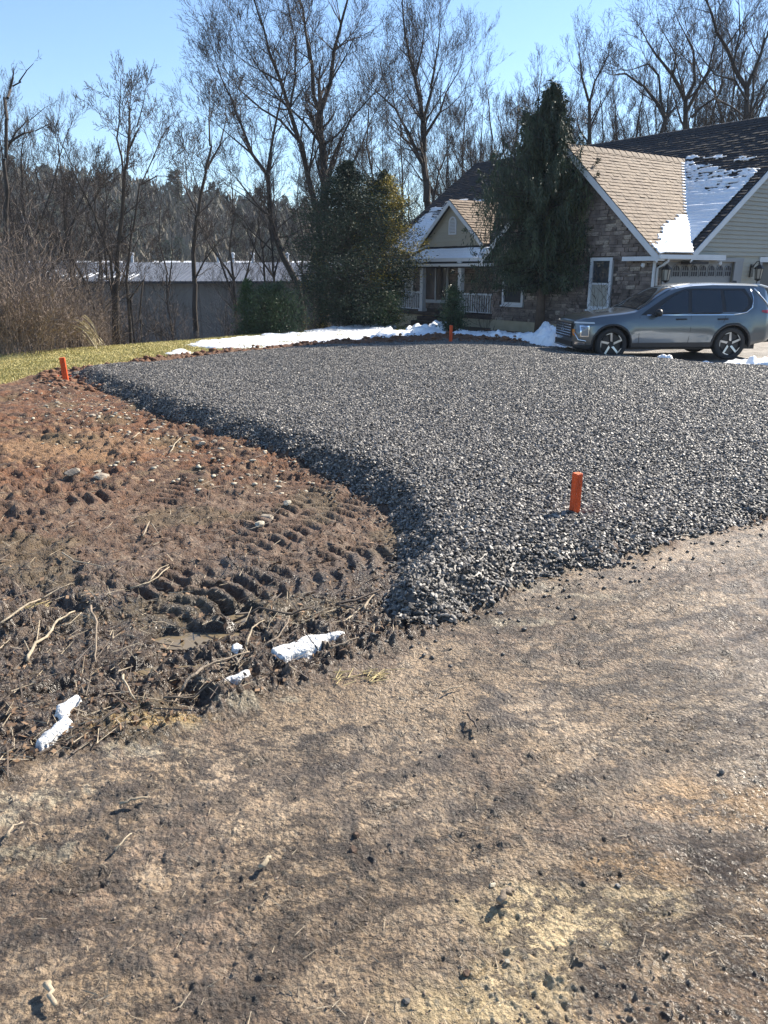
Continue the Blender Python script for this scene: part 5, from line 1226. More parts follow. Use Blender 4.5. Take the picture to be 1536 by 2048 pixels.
heavy('dead_tree', 'broken dead snag with splintered top at the left', 24.0, (18, 700), [
    ([(18, 700), (14, 500), (12, 317), (14, 239), (15, 196), (20, 178), (25, 158)], 0.13, 0.045), ([(25, 172), (38, 163), (52, 142), (66, 128)], 0.035, 0.012),
    ([(17, 285), (47, 267), (70, 262), (94, 250)], 0.05, 0.015), ([(14, 300), (35, 262), (60, 240), (90, 215)], 0.045, 0.012)], 17, every=2.4, blen=.5, kids=(3, 2))
GH = 'bare trees standing behind the lawn and house'
heavy('bare_tree', 'forked bare tree with dark sinuous limbs above the main ridge', 44, (1371, 330), [
    ([(1371, 330), (1371, 258), (1371, 202), (1346, 152), (1316, 116), (1296, 85)], 0.24, 0.05), ([(1371, 202), (1390, 162), (1387, 101), (1366, 60)], 0.14, 0.04),
    ([(1372, 225), (1400, 170), (1417, 141), (1430, 80)], 0.13, 0.04), ([(1346, 152), (1352, 110), (1330, 70)], 0.08, 0.03), ([(1383, 235), (1402, 215), (1440, 190), (1450, 140)], 0.10, 0.03)], 18, group=NB, every=0.5, blen=2.6, kids=(6, 5, 3))
heavy('bare_tree', 'crooked bare tree zigzagging up left of the forked one', 43, (1323, 330), [
    ([(1323, 330), (1323, 265), (1331, 237), (1311, 202), (1285, 172), (1250, 147), (1228, 150)], 0.18, 0.04), ([(1331, 240), (1322, 205), (1318, 152), (1295, 128), (1262, 140)], 0.12, 0.03)], 19, group=NB, every=0.45, blen=2.2, kids=(6, 5, 3))
heavy('bare_tree', 'broad bare tree at the right edge with arching branches', 43, (1493, 330), [
    ([(1493, 330), (1493, 237), (1493, 177), (1467, 126), (1432, 61), (1410, -5)], 0.24, 0.05), ([(1493, 177), (1505, 150), (1533, 76), (1545, 20)], 0.14, 0.04), ([(1493, 200), (1470, 160), (1430, 150), (1400, 110)], 0.08, 0.03), ([(1500, 230), (1522, 180), (1545, 150)], 0.1, 0.03), ([(1467, 126), (1480, 70), (1478, 10)], 0.09, 0.03)], 20, group=NB, every=0.5, blen=2.8, kids=(6, 5, 3))
heavy('bare_tree', 'straight slender bare tree right of the weeping spruce top', 45, (1180, 340), [
    ([(1180, 340), (1179, 288), (1177, 202), (1164, 152), (1160, 120)], 0.2, 0.04), ([(1177, 215), (1190, 162), (1205, 136), (1212, 120)], 0.1, 0.03), ([(1179, 260), (1200, 215), (1225, 170)], 0.07, 0.02)], 21, group=NB, every=0.5, blen=2.3, kids=(6, 5, 3))

# woodland trees shared by shape: every copy a tree of its own
def proto_tree(name, seed, h, r, forks, kids, spread, label, cat='tree', bark=None, twig=None, lean=0.06):
    rng = random.Random(seed); T_, W_ = [], []; pts = [(0, 0, -0.5)]
    for i in range(1, 8): pts.append((rng.gauss(0, lean) * h * 0.25 * i / 7, rng.gauss(0, lean) * h * 0.25 * i / 7, h * i / 7))
    cut_ = rng.randint(3, 4); limbs_to(rng, T_, W_, pts, r, 0.03, h * 0.045, h * 0.17, kids, 0.5, 0.09, start=0.3)
    for f in range(forks):
        p = pts[min(6, cut_ + f % 2)]; a = rng.uniform(0, 6.28); q = [p]; 
        for i in range(1, 5): q.append((p[0] + math.cos(a) * h * 0.055 * i + rng.gauss(0, .1), p[1] + math.sin(a) * h * 0.055 * i + rng.gauss(0, .1), p[2] + (h * 0.95 - p[2]) * i / 4 * rng.uniform(.9, 1)))
        limbs_to(rng, T_, W_, q, r * 0.5, 0.02, h * 0.05, h * 0.14, kids, 0.5, 0.09, start=0.1)
    e = thing(name, label, cat); link('trunk', segs_mesh('trunk', T_, bark or M['bark'], 6), e); link('crown', segs_mesh('crown', W_, twig or M['twig'], 4), e)
    return e
WG = 'woodland trees beyond the lawn and behind the house'
WL = 'one of the many slender leafless woodland trees behind the house and lawn'
protos = [proto_tree('woodland_tree', 40 + i, 13 + i % 3, 0.13 + 0.02 * (i % 3), 1 + i % 3, (6, 5, 4), None, WL) for i in range(6)]
rngw = random.Random(77); used = set()
def place_proto(i, x, y, s, rz, label=None, group=None, z=None):
    o = protos[i]
    if i in used: o = copy_tree(o)
    used.add(i); o.location = (x, y, (height_at(x, y) if z is None else z) - 0.1); o.rotation_euler = (0, 0, rz); o.scale = (s * rngw.uniform(.85, 1.1), s * rngw.uniform(.85, 1.1), s)
    if label: o['label'] = label
    o['group'] = group or WG; return o
W_SPOTS = [(1030, 180, 50), (1085, 130, 52), (1120, 190, 54), (1205, 170, 54), (1240, 190, 56), (1280, 120, 55), (1325, 130, 60), (1355, 70, 58), (1410, 90, 56), (1445, 40, 58), (1480, 30, 60), (1520, 20, 54), (940, 230, 48), (970, 200, 50), (900, 230, 58), (745, 170, 50), (800, 220, 54), (1000, 260, 46), (920, 300, 44), (700, 300, 44), (740, 330, 50), (775, 260, 55), (800, 300, 48), (825, 330, 60), (905, 300, 52), (930, 190, 55), (955, 260, 60), (985, 150, 57), (1010, 210, 62), (1040, 230, 58), (1070, 150, 60),
           (1105, 250, 66), (1135, 220, 60), (1160, 250, 70), (1215, 260, 66), (1240, 230, 60), (1265, 250, 70), (1290, 200, 62), (1345, 240, 66), (1395, 210, 64), (1425, 200, 60), (1450, 150, 66), (1470, 190, 60), (1515, 160, 60), (1540, 120, 52), (1570, 60, 52),
           (960, 340, 75), (1000, 320, 78), (1085, 320, 75), (1060, 300, 72), (880, 340, 70), (760, 380, 70), (1250, 310, 80), (1200, 300, 80), (1330, 290, 80), (1400, 280, 78), (1500, 240, 80),
           (600, 320, 44), (520, 340, 42), (455, 320, 46), (690, 270, 56), (620, 340, 40), (540, 360, 34),
           (60, 330, 40), (120, 330, 42), (175, 350, 44), (40, 260, 40), (5, 240, 38), (105, 235, 46), (320, 390, 40), (-20, 200, 40), (-50, 160, 36)]
for n, (px, py, Y) in enumerate(W_SPOTS):
    i = n % 6; q = at(px, py, Y); g = height_at(q.x, Y); H_ = 13 + i % 3; place_proto(i, q.x, Y, (q.z - g) / (H_ * 1.08), rngw.uniform(0, 6.28), z=g)

# thickets of thin pale stems at the left: each clump is a shrub of its own
def thicket(seed, h, nst, m, label, spread=0.35, kids=(5, 4), r=0.016):
    rng = random.Random(seed); sg = []
    for k in range(nst):
        a = rng.uniform(0, 6.28); rr = rng.uniform(0, 0.35); t = rng.uniform(0, spread)
        sprout(rng, sg, (rr * math.cos(a), rr * math.sin(a), -0.1), vnorm((math.cos(a) * t, math.sin(a) * t, 1)), h * rng.uniform(0.5, 1.0), rng.uniform(0.5, 1.1) * r, 0, 0.15, 0.085, kids)
    e = thing('bare_shrub', label, 'shrub'); link('stems', segs_mesh('stems', sg, m, 5, 3, 0.02), e); return e
SG = 'leafless scrub along the far lawn edge'
SL = 'leafless tangle of thin scrub stems along the far lawn edge'
shr = [thicket(60, 3.6, 17, M['pale_twig'], SL, .35, (5, 3), .024), thicket(61, 2.6, 20, M['pale_twig'], SL, .4, (5, 3), .020), thicket(62, 4.6, 13, M['twig'], SL, .35, (5, 4), .026), thicket(63, 1.5, 34, M['pale_twig'], 'low dry tan brush clump at the left edge of the lawn', 0.8, (4, 3), 0.007)]
us = set()
def put_shrub(i, x, y, s, z=None, label=None, group=SG):
    o = shr[i] if i not in us else copy_tree(shr[i]); us.add(i)
    o.location = (x, y, height_at(x, y) if z is None else z); o.rotation_euler = (0, 0, rngw.uniform(0, 6.28)); o.scale = (s,) * 3; o['group'] = group
    if label: o['label'] = label
    return o
SHR = [(5, 715, 19.3, 0, 1.15), (45, 712, 19.8, 1, 1.1), (80, 708, 20.3, 0, 1.2), (115, 706, 20.5, 1, 1.0), (150, 702, 21.0, 2, 1.0), (25, 712, 21.5, 2, 1.15), (-20, 716, 19.5, 0, 1.3), (-50, 716, 20.5, 2, 1.2), (70, 708, 22.5, 2, 1.25), (190, 700, 22.5, 1, 1.0),
      (130, 702, 24.0, 0, 1.4), (220, 698, 24.5, 0, 1.1), (300, 692, 23.8, 1, 0.9), (330, 689, 24.6, 2, .8), (360, 686, 25.5, 1, .9), (430, 678, 26.5, 0, .8), (455, 676, 28, 2, .9), (270, 694, 25.6, 2, 1.0), (10, 712, 24.5, 2, 1.5), (50, 706, 26, 0, 1.7), (100, 700, 27, 2, 1.4), (170, 696, 27.5, 0, 1.4),
      (620, 664, 28.5, 0, .9), (600, 664, 30, 2, 1), (560, 668, 29.5, 0, .9), (520, 670, 28.5, 0, .8), (480, 674, 27, 1, .8), (640, 660, 31, 2, .9), (245, 696, 27.5, 0, 1.2), (290, 692, 29, 0, 1.3), (350, 688, 30, 2, 1.0), (-90, 718, 19.5, 0, 1.3),
      (8, 720, 18.4, 1, .8), (30, 716, 18.7, 1, .75), (60, 712, 18.9, 1, .7), (100, 708, 19.5, 0, .75), (140, 704, 19.9, 1, .8), (75, 710, 21.2, 0, 1.3), (110, 704, 22, 0, 1.3), (20, 714, 20.4, 0, 1.35), (170, 701, 21.4, 0, .9), (205, 698, 22.0, 1, .9), (240, 696, 22.8, 1, .8), (-30, 720, 18.6, 1, 1.0), (395, 683, 24.5, 3, .7), (415, 681, 24.8, 3, .6), (378, 684, 24.3, 3, .55)]
for k, (px, py, Y, i, s) in enumerate(SHR):
    if (px > 230 and k % 3 == 0) or (px < 150 and k % 4 == 1): continue
    q = at(px, py, Y); put_shrub(i, q.x, Y, s * (.62 if px > 160 else .66), label=None if i != 3 else 'low dry tan brush clump by the slim trunk at the lawn edge', group=SG if i != 3 else 'dry brush by the slim trunk')
for (px, Y, s) in [(12, 18.0, 1.0), (45, 18.3, 1.1), (75, 18.8, 1.2), (100, 19.2, .8), (170, 20.3, .6), (-15, 17.9, 1.0)]:
    q = at(px, 715, Y); put_shrub(3, q.x, Y, s, label='low dry tan brush clump at the left edge of the lawn', group='dry brush at the lawn edge')
# small bare shrubs near the house
def house_shrub(seed, h, nst, m, label, px, py, Y, spread=0.7):
    rng = random.Random(seed); e = thicket(seed, h, nst, m, label, spread, (4, 3), 0.012); q = at(px, py, Y); e.location = (q.x, Y, 0.0); return e
house_shrub(70, 1.9, 7, M['twig'], 'small leafless sapling clump before the corner of the porch', 975, 664, 24.6)
house_shrub(71, 1.5, 8, M['twig'], 'thin leafless bush in front of the tall stone wall window', 1208, 672, 21.6, 1.0)

# pampas like dry tuft at the lawn edge
def tuft():
    rng = random.Random(5); e = thing('ornamental_grass', 'tall dried ornamental grass tuft arching at the lawn edge', 'grass tuft', (*spot(196, 698), 0.0)); sg = []
    for k in range(26):
        a = rng.uniform(2.2, 3.9); t = rng.uniform(0.1, 0.7); p = (rng.gauss(0, .08), rng.gauss(0, .08), 0); d = vnorm((math.cos(a) * t, math.sin(a) * t * .6, 1)); n = 7; L_ = rng.uniform(.5, .95) / n
        for i in range(n):
            q = tuple(p[j] + d[j] * L_ for j in range(3)); sg.append((*p, *q, .008, .006 if i < n - 2 else .012)); p = q; d = vnorm((d[0] - .13 * (i > 1), d[1], d[2] - .16 * (i > 2)))
    link('stalks', segs_mesh('stalks', sg, M['drygrass'], 4, 3), e)
tuft()

# ---- evergreen foliage from many small blades
def blades(name, P, D, L, Wd, m, seed=0, parent=None, bend=0.0):
    rs = np.random.RandomState(seed); P = np.asarray(P, float); D = np.asarray(D, float); D /= np.linalg.norm(D, axis=1, keepdims=True)
    L = np.asarray(L)[:, None]; Wd = np.asarray(Wd)[:, None]; r = rs.normal(size=P.shape); u = np.cross(D, r); u /= np.linalg.norm(u, axis=1, keepdims=True)
    mid = P + D * L * 0.45; end = P + D * L + np.array([[0, 0, -1.0]]) * L * bend
    V = np.stack([P, mid + u * Wd, end, mid - u * Wd], 1).reshape(-1, 3); F = np.arange(len(V)).reshape(-1, 4)
    me = mesh_np(name, V, F, m); return link(name, me, parent) if parent is not None else me
def weeping_spruce():
    rng = random.Random(8); bx, by = spot(1078, 668); e = thing('weeping_spruce', 'large dark weeping evergreen standing before the stone gable', 'evergreen tree', (bx, by, 0))
    seg = []; H_ = 7.0
    pr_ = [(7.0, .06), (6.7, .25), (6.3, .55), (5.8, .95), (5.3, 1.3), (4.7, 1.65), (4.0, 1.9), (3.3, 1.95), (2.6, 1.9), (2.1, 1.7), (1.7, 1.3), (1.5, .9)]
    rad = lambda z: float(np.interp(z, [p[0] for p in pr_][::-1], [p[1] for p in pr_][::-1]))
    pts = [(0.0, 0, 0), (0.0, 0, 1.0), (0.02, 0, 2.5), (0.05, 0.02, 4.5), (0.1, 0, H_ - .3)]
    st = MB(); st.tube(pts, [.17, .13, .11, .07, .02], 10); st.build('trunk', mat('weeping_bark', (0.10, 0.07, 0.05), .9, noise=.3, nscale=6, bump=.5), e, True)
    P, D, L_, W_, G = [], [], [], [], []
    Pg, Dg, Lg, Wg_ = [], [], [], []
    nb = 340
    for k in range(nb):
        z = 1.55 + (H_ - 1.6) * (k / nb) ** 0.92 + rng.gauss(0, .05); a = rng.uniform(0, 6.283); Rr = rad(z) * rng.choice((rng.uniform(.35, .8), rng.uniform(.7, 1.0), rng.uniform(.9, 1.28))); side = 1 - 0.24 * math.cos(a)
        Rr *= side; lift = 0.10 + 0.45 * smooth_(2.5, 6.3, z); p = (0, 0, z - Rr * 0.25); d0 = vnorm((math.cos(a), math.sin(a), lift)); n = 8; q = p; d = d0; golden = rng.random() < 0.07
        for i in range(n):
            f = (i + 1) / n; d = vnorm((d[0], d[1], d[2] + (0.10 if i > n - 4 else -0.06)))
            s = Rr / n; q2 = (q[0] + d[0] * s, q[1] + d[1] * s, q[2] + d[2] * s); seg.append((*q, *q2, .026 * (1 - .8 * (i / n)), .026 * (1 - .8 * f)))
            for j in range(6 if f > .35 else 2):                       # hanging strands
                t = rng.random(); c = [q[m] + (q2[m] - q[m]) * t for m in range(3)]; sl = rng.uniform(.22, .75) * (1.2 - .45 * smooth_(4.5, 6.8, z)) * (.5 + .5 * f)
                sp = rng.gauss(0, .09), rng.gauss(0, .09); nbk = int(3 + sl * 12)
                for b in range(nbk):
                    g = b / nbk; zz = c[2] - sl * g
                    if zz < 1.0 + rng.random() * 0.7: break
                    PP, DD, LL, WW = (Pg, Dg, Lg, Wg_) if golden and f > .6 else (P, D, L_, W_)
                    PP.append((c[0] + sp[0] * g + rng.gauss(0, .012), c[1] + sp[1] * g + rng.gauss(0, .012), zz)); DD.append((rng.gauss(0, .42) + sp[0], rng.gauss(0, .42) + sp[1], -1.0)); LL.append(rng.uniform(.07, .15)); WW.append(rng.uniform(.009, .017))
            q = q2
        for b in range(16):                                             # raised tip
            P.append((q[0] + rng.gauss(0, .03), q[1] + rng.gauss(0, .03), q[2] + rng.gauss(0, .03))); D.append((d[0] + rng.gauss(0, .5), d[1] + rng.gauss(0, .5), rng.gauss(.1, .5))); L_.append(.12); W_.append(.016)
    link('boughs', segs_mesh('boughs', seg, M['bark'], 4, 3), e)
    blades('drooping_foliage', P, D, L_, W_, M['spruce'], 1, e, .1); blades('yellow_green_foliage', Pg, Dg, Lg, Wg_, mat('young_foliage', (.07, .085, .03), .7, noise=.3, nscale=3), 2, e, .1)
weeping_spruce()
def bushy(name, label, cat, x, y, z0, profile, nb, m, seed, needle=(.05, .12), wid=.012, dirup=0.3, per=60, trunk=.12, droop=0.0, m2=None, mix=0.0, z_low=0.2, egg=1.0):
    """evergreen of boughs, each carrying short sprays of needles"""
    rng = random.Random(seed); rs = np.random.RandomState(seed); e = thing(name, label, cat, (x, y, z0)); zs = [p[0] for p in profile]; H_ = max(zs)
    rad = lambda z: float(np.interp(z, zs, [p[1] for p in profile])); seg = []; P, D = [], []; Q, E = [], []
    if trunk:
        st = MB(); st.tube([(0, 0, -.1), (0.03, 0, H_ * .5), (0, 0, H_ * .95)], [trunk, trunk * .7, .015], 8); st.build('trunk', M['bark'], e, True)
    for k in range(nb):
        z = z_low + (H_ - z_low) * (k / nb) ** .95; a = rng.uniform(0, 6.283); Rr = rad(z) * rng.uniform(.6, 1.15); d = vnorm((math.cos(a), math.sin(a) * egg, dirup + rng.gauss(0, .12))); n = 6; q = (0, 0, z - Rr * dirup * .8)
        hot = rng.random() < mix
        for i in range(n):
            s = Rr / n; d = vnorm((d[0] + rng.gauss(0, .08), d[1] + rng.gauss(0, .08), d[2] - droop + rng.gauss(0, .06))); q2 = tuple(q[j] + d[j] * s for j in range(3)); seg.append((*q, *q2, .02 * (1 - i / n) + .003, .02 * (1 - (i + 1) / n) + .003))
            f = (i + 1) / n; m_ = int(per * (.25 + f))
            t = rs.rand(m_, 1); c = np.array(q) + (np.array(q2) - np.array(q)) * t; offd = rs.normal(size=(m_, 3)) * np.array([1, 1, .55]) * (.10 + .10 * f) * Rr ** .5; dirs = np.array(d) * .9 + rs.normal(size=(m_, 3)) * .55
            if hot and f > .5: Q.append(c + offd); E.append(dirs)
            else: P.append(c + offd); D.append(dirs)
            q = q2
    link('boughs', segs_mesh('boughs', seg, M['bark'], 4, 3), e)
    P = np.concatenate(P); D = np.concatenate(D); blades('foliage', P, D, rs.uniform(*needle, len(P)), np.full(len(P), wid), m, seed, e)
    if Q: Q = np.concatenate(Q); E = np.concatenate(E); blades('bright_foliage', Q, E, rs.uniform(*needle, len(Q)), np.full(len(Q), wid), m2, seed + 1, e)
    return e
q = at(698, 640, 28.2)
bushy('blue_spruce', 'broad blue grey evergreen in the snow left of the porch', 'evergreen tree', q.x, 28.2, 0.0, [(0.15, 1.1), (.9, 1.8), (1.8, 2.15), (2.8, 2.1), (3.6, 1.7), (4.3, 1.15), (4.9, .6), (5.35, .1)], 320, M['bluespruce'], 31, (.06, .13), .014, .25, 34, .14, .02)
q = at(766, 640, 29.6)
bushy('golden_cypress', 'yellow tipped evergreen behind the blue spruce beside the porch roof', 'evergreen tree', q.x, 29.6, 0.0, [(0.3, .6), (1.5, 1.1), (2.6, 1.6), (3.6, 1.55), (4.3, 1.15), (4.9, .6), (5.2, .08)], 230, M['bluespruce'], 32, (.06, .13), .015, .4, 34, .11, .03, M['gold'], .5)
q = at(548, 662, 25.6)
bushy('yew_shrub', 'dark green spreading yew shrub at the snow edge', 'shrub', q.x, 25.6, -0.1, [(0.0, 1.1), (.4, 1.35), (.9, 1.25), (1.3, .9), (1.55, .4)], 190, M['yew'], 33, (.06, .12), .012, .85, 26, 0, 0.0, z_low=.1)
q = at(497, 650, 26.4)
bushy('green_shrub', 'lighter green shrub peeping over the left of the yew', 'shrub', q.x, 26.4, -0.15, [(0.0, .45), (.8, .5), (1.3, .35), (1.75, .1)], 50, mat('arborvitae', (.05, .1, .03), .6, noise=.3, nscale=3), 34, (.06, .12), .012, 1.2, 24, .03)
q = at(640, 640, 29.5)
bushy('holly_bush', 'olive yellow bush half hidden left of the blue spruce', 'shrub', q.x, 29.5, -0.3, [(0.0, .5), (1.2, .6), (2.2, .45), (2.9, .1)], 60, M['yew'], 35, (.05, .1), .014, .7, 20, .05, 0, M['gold'], .35)
q = at(905, 650, 24.9)
bushy('foundation_shrub', 'dark rounded evergreen shrub beside the porch steps', 'shrub', q.x, 24.9, 0.0, [(0.0, .35), (.5, .5), (1.0, .45), (1.4, .15)], 60, M['yew'], 36, (.05, .1), .012, .9, 20, .04)
q = at(775, 650, 27.9)
bushy('low_evergreen', 'low dark evergreen crowding the porch base', 'shrub', q.x, 27.9, -0.1, [(0.0, .7), (.5, .8), (1.0, .6), (1.3, .2)], 70, M['yew'], 37, (.05, .1), .012, .6, 22, .05)

# ------------------------------------------------------------------ warehouse in the hollow
def warehouse():
    a = at(-330, 563, 70); b = at(820, 563, 74); ang = math.atan2(b.y - a.y, b.x - a.x); L_ = math.hypot(b.x - a.x, b.y - a.y); ez = a.z; e = thing('warehouse', 'long low grey warehouse with metal roof in the hollow behind the trees', 'building', (a.x, a.y, ez), ang)
    w = MB(); w.box((0, 0.1, -9), (L_, 26, -0.05)); w.build('wall', M['concrete'], e)
    n = int(L_ / 2.4); p = MB(); p.box((0.04, 0.0, -9), (2.36, 0.095, -0.06)); pm = p.mesh('wall_panel', M['concrete'])
    for k in range(n): o = link('wall_panel', pm, e); o.location = (k * 2.4, 0, 0)
    r = MB(); r.poly([(-.3, -.5, 0), (L_ + .3, -.5, 0), (L_ + .3, 16, 1.75), (-.3, 16, 1.75)]); r.poly([(-.3, -.5, -.12), (-.3, 16, 1.6), (L_ + .3, 16, 1.6), (L_ + .3, -.5, -.12)]); r.poly([(-.3, 16, 1.75), (L_ + .3, 16, 1.75), (L_ + .3, 32, 0), (-.3, 32, 0)])
    rf = r.build('roof', M['metalroof'], e)
    sm = MB(); sm.hexa([(0, -.52, .004), (.06, -.52, .004), (.06, 16, 1.754), (0, 16, 1.754), (.015, -.52, .06), (.045, -.52, .06), (.045, 16, 1.82), (.015, 16, 1.82)]); smm = sm.mesh('roof_seam', M['metalroof'])
    ns = min(140, int(L_ / .45))
    for k in range(ns): o = link('roof_seam', smm, rf); o.location = (k * L_ / ns, 0, 0)
    g = MB(); g.box((-.3, -.66, -.2), (L_ + .3, -.53, -.02)); g.build('gutter', M['dark'], e)
    rng = random.Random(3)
    for k in range(5):
        s = MB(); s.lathe([(.15, 0), (.15, .8), (.22, .85), (.22, 1.0), (.001, 1.1)], 8); o = s.build('roof_vent', M['white'], e); fx = {0: 470, 1: 500, 2: 540, 3: 300, 4: 610}[k]; q_ = at(fx, 530, 88); o.location = ((q_.x - a.x) * .985, 15.6, 1.7)
    # snow left along the ridge and in stripes between the seams
    sn = MB(); x = 0.3
    while x < L_:
        l = rng.uniform(.2, 3.0)
        if rng.random() < .75: sn.hexa([(x, 15.6 - rng.uniform(0, .4), 1.72), (x + l, 15.5, 1.72), (x + l, 16.1, 1.76), (x, 16.1, 1.76), (x + .1, 15.8, 1.86), (x + l - .1, 15.8, 1.88), (x + l - .1, 16.0, 1.9), (x + .1, 16.0, 1.9)])
        x += l + rng.uniform(0, .8)
    for k in range(ns // 2):
        x0 = k * L_ / ns + .1
        if x0 < L_ * .55 and rng.random() < .6:
            y0, y1 = rng.uniform(-.4, 3), rng.uniform(6, 14); z = lambda y: (y + .5) * 1.75 / 16.5 + .006
            y1 = y0 + rng.uniform(1.5, 6); sn.hexa([(x0, y0, z(y0)), (x0 + .16, y0, z(y0)), (x0 + .16, y1, z(y1)), (x0, y1, z(y1)), (x0 + .03, y0, z(y0) + .04), (x0 + .12, y0, z(y0) + .04), (x0 + .12, y1, z(y1) + .04), (x0 + .03, y1, z(y1) + .04)])
    tag(sn.build('roof_snow_stripes', M['snow'], e), kind='stuff')
warehouse()

# ------------------------------------------------------------------ far wooded hill
def hill_woods():
    rng = random.Random(12); rs = np.random.RandomState(12)
    # undergrowth and bare crowns reading as one mass: upright twig fans and stems all over the slope
    n = 8500; y = rs.uniform(112, 262, n); x = rs.uniform(-1, 1, n) * (0.62 * y + 12) - 0.05 * y; z = base_height(x, y)
    h = rs.uniform(3, 8.5, n); P0 = np.stack([x, y, z], 1); seg = []
    Ps, Ds, Ls, Ws = [], [], [], []
    for f, k in ((0.3, 3), (0.6, 4), (0.85, 4)):
        for j in range(k):
            Ps.append(P0 + np.stack([rs.normal(0, .5, n), rs.normal(0, .5, n), h * f], 1)); Ds.append(np.stack([rs.normal(0, .45, n), rs.normal(0, .45, n), np.ones(n)], 1)); Ls.append(h * rs.uniform(.25, .5, n)); Ws.append(rs.uniform(.07, .24, n) * (1 + y / 260))
    me = blades('hill_woodland', np.concatenate(Ps), np.concatenate(Ds), np.concatenate(Ls), np.concatenate(Ws), M['brush'], 5)
    tag(link('hill_woodland', me), 'leafless brown woodland covering the far hillside', 'woodland', kind='stuff')
    # evergreens one can tell apart on the crest and slope
    def far_pine(seed, h, r):
        rs2 = np.random.RandomState(seed); P, D, L_, W_ = [], [], [], []
        for k in range(150):
            f = (k + 2) / 152; zz = h * f; R_ = r * (1 - f) ** .75 * rs2.uniform(.55, 1.15) + .25; a = rs2.uniform(0, 6.28); m_ = 9
            for i in range(m_):
                g = (i + 1) / m_; P.append((math.cos(a) * R_ * g * .9, math.sin(a) * R_ * g * .9, zz + rs2.normal(0, .22) + .15 * R_ * g)); D.append((math.cos(a) + rs2.normal(0, .8), math.sin(a) + rs2.normal(0, .8), .1 + rs2.normal(0, .35))); L_.append(rs2.uniform(.7, 1.5)); W_.append(rs2.uniform(.12, .26))
        e = thing('far_pine', 'one of the dark pines standing on the far wooded hill', 'pine tree'); blades('foliage', P, D, L_, W_, M['pine'], seed, e)
        st = MB(); st.tube([(0, 0, -1), (0, 0, h * .9)], [.3, .06], 6); st.build('trunk', M['bark'], e, True); return e
    ps = [far_pine(3, 14, 4.2), far_pine(4, 12, 5.0), far_pine(5, 15, 3.4)]; u_ = set()
    def put(i, x, y, s, label=None, group='pines on the far hill'):
        o = ps[i] if i not in u_ else copy_tree(ps[i]); u_.add(i); o.location = (x, y, float(base_height(np.array([x]), np.array([y]))[0])); o.rotation_euler = (0, 0, rng.uniform(0, 6.28)); o.scale = (s * rng.uniform(.9, 1.25), s * rng.uniform(.9, 1.25), s)
        o['group'] = group
        if label: o['label'] = label
    put(2, at(345, 305, 215).x, 215, 1.0)
    for k in range(85):
        y = rng.uniform(150, 250); px = rng.uniform(-40, 800); qx = at(px, 400, y).x; put(rng.randrange(3), qx, y, rng.uniform(.45, .8))
hill_woods()

# ------------------------------------------------------------------ orange marker stakes
def stake(label, px, py, h, w, tilt=(0, 0), rz=0.3):
    x, y = spot(px, py, 0.1 if py > 800 else 0.08); z = height_at(x, y) - 0.06; e = thing('marker_stake', label, 'stake', (x, y, z), rz, 'orange corner stakes round the gravel pad'); e.rotation_euler = (tilt[0], tilt[1], rz)
    mb = MB(); mb.box((-w / 2, -w * .45, 0), (w / 2, w * .45, h)); mb.build('post', M['orange'], e, bevel=.003)
    mb = MB(); mb.box((-w / 2 + .004, -w * .45 + .004, h + .0005), (w / 2 - .004, w * .45 - .004, h + .003)); mb.build('cut_end', M['endgrain'], e); return e
stake('near orange wooden stake in the front corner of the gravel', 1148, 1032, .375, .062, (0.0, 0.01), 0.45)
stake('slightly tilted orange stake at the left corner of the gravel by the lawn', 132, 758, .46, .085, (0.0, -0.05), 0.2)
stake('far orange stake at the snow edge before the porch', 901, 682, .50, .07, (0.0, 0.02), 0.3)
def stake_paint():
    x, y = spot(138, 760); rng = random.Random(1); mb = MB()
    for k in range(10):
        a, r = rng.uniform(0, 6.28), rng.uniform(.03, .2); X, Y = x + math.cos(a) * r, y + math.sin(a) * r * .6; z = height_at(X, Y); s = rng.uniform(.015, .035)
        mb.lathe([(.001, -s), (s, -s * .3), (s * .8, s * .5), (.001, s * .8)], 6, Matrix.Translation((X, Y, z)))
    tag(mb.build('painted_clods', M['orange'], None), 'small clods sprayed orange round the left stake', 'clods', kind='stuff')
stake_paint()

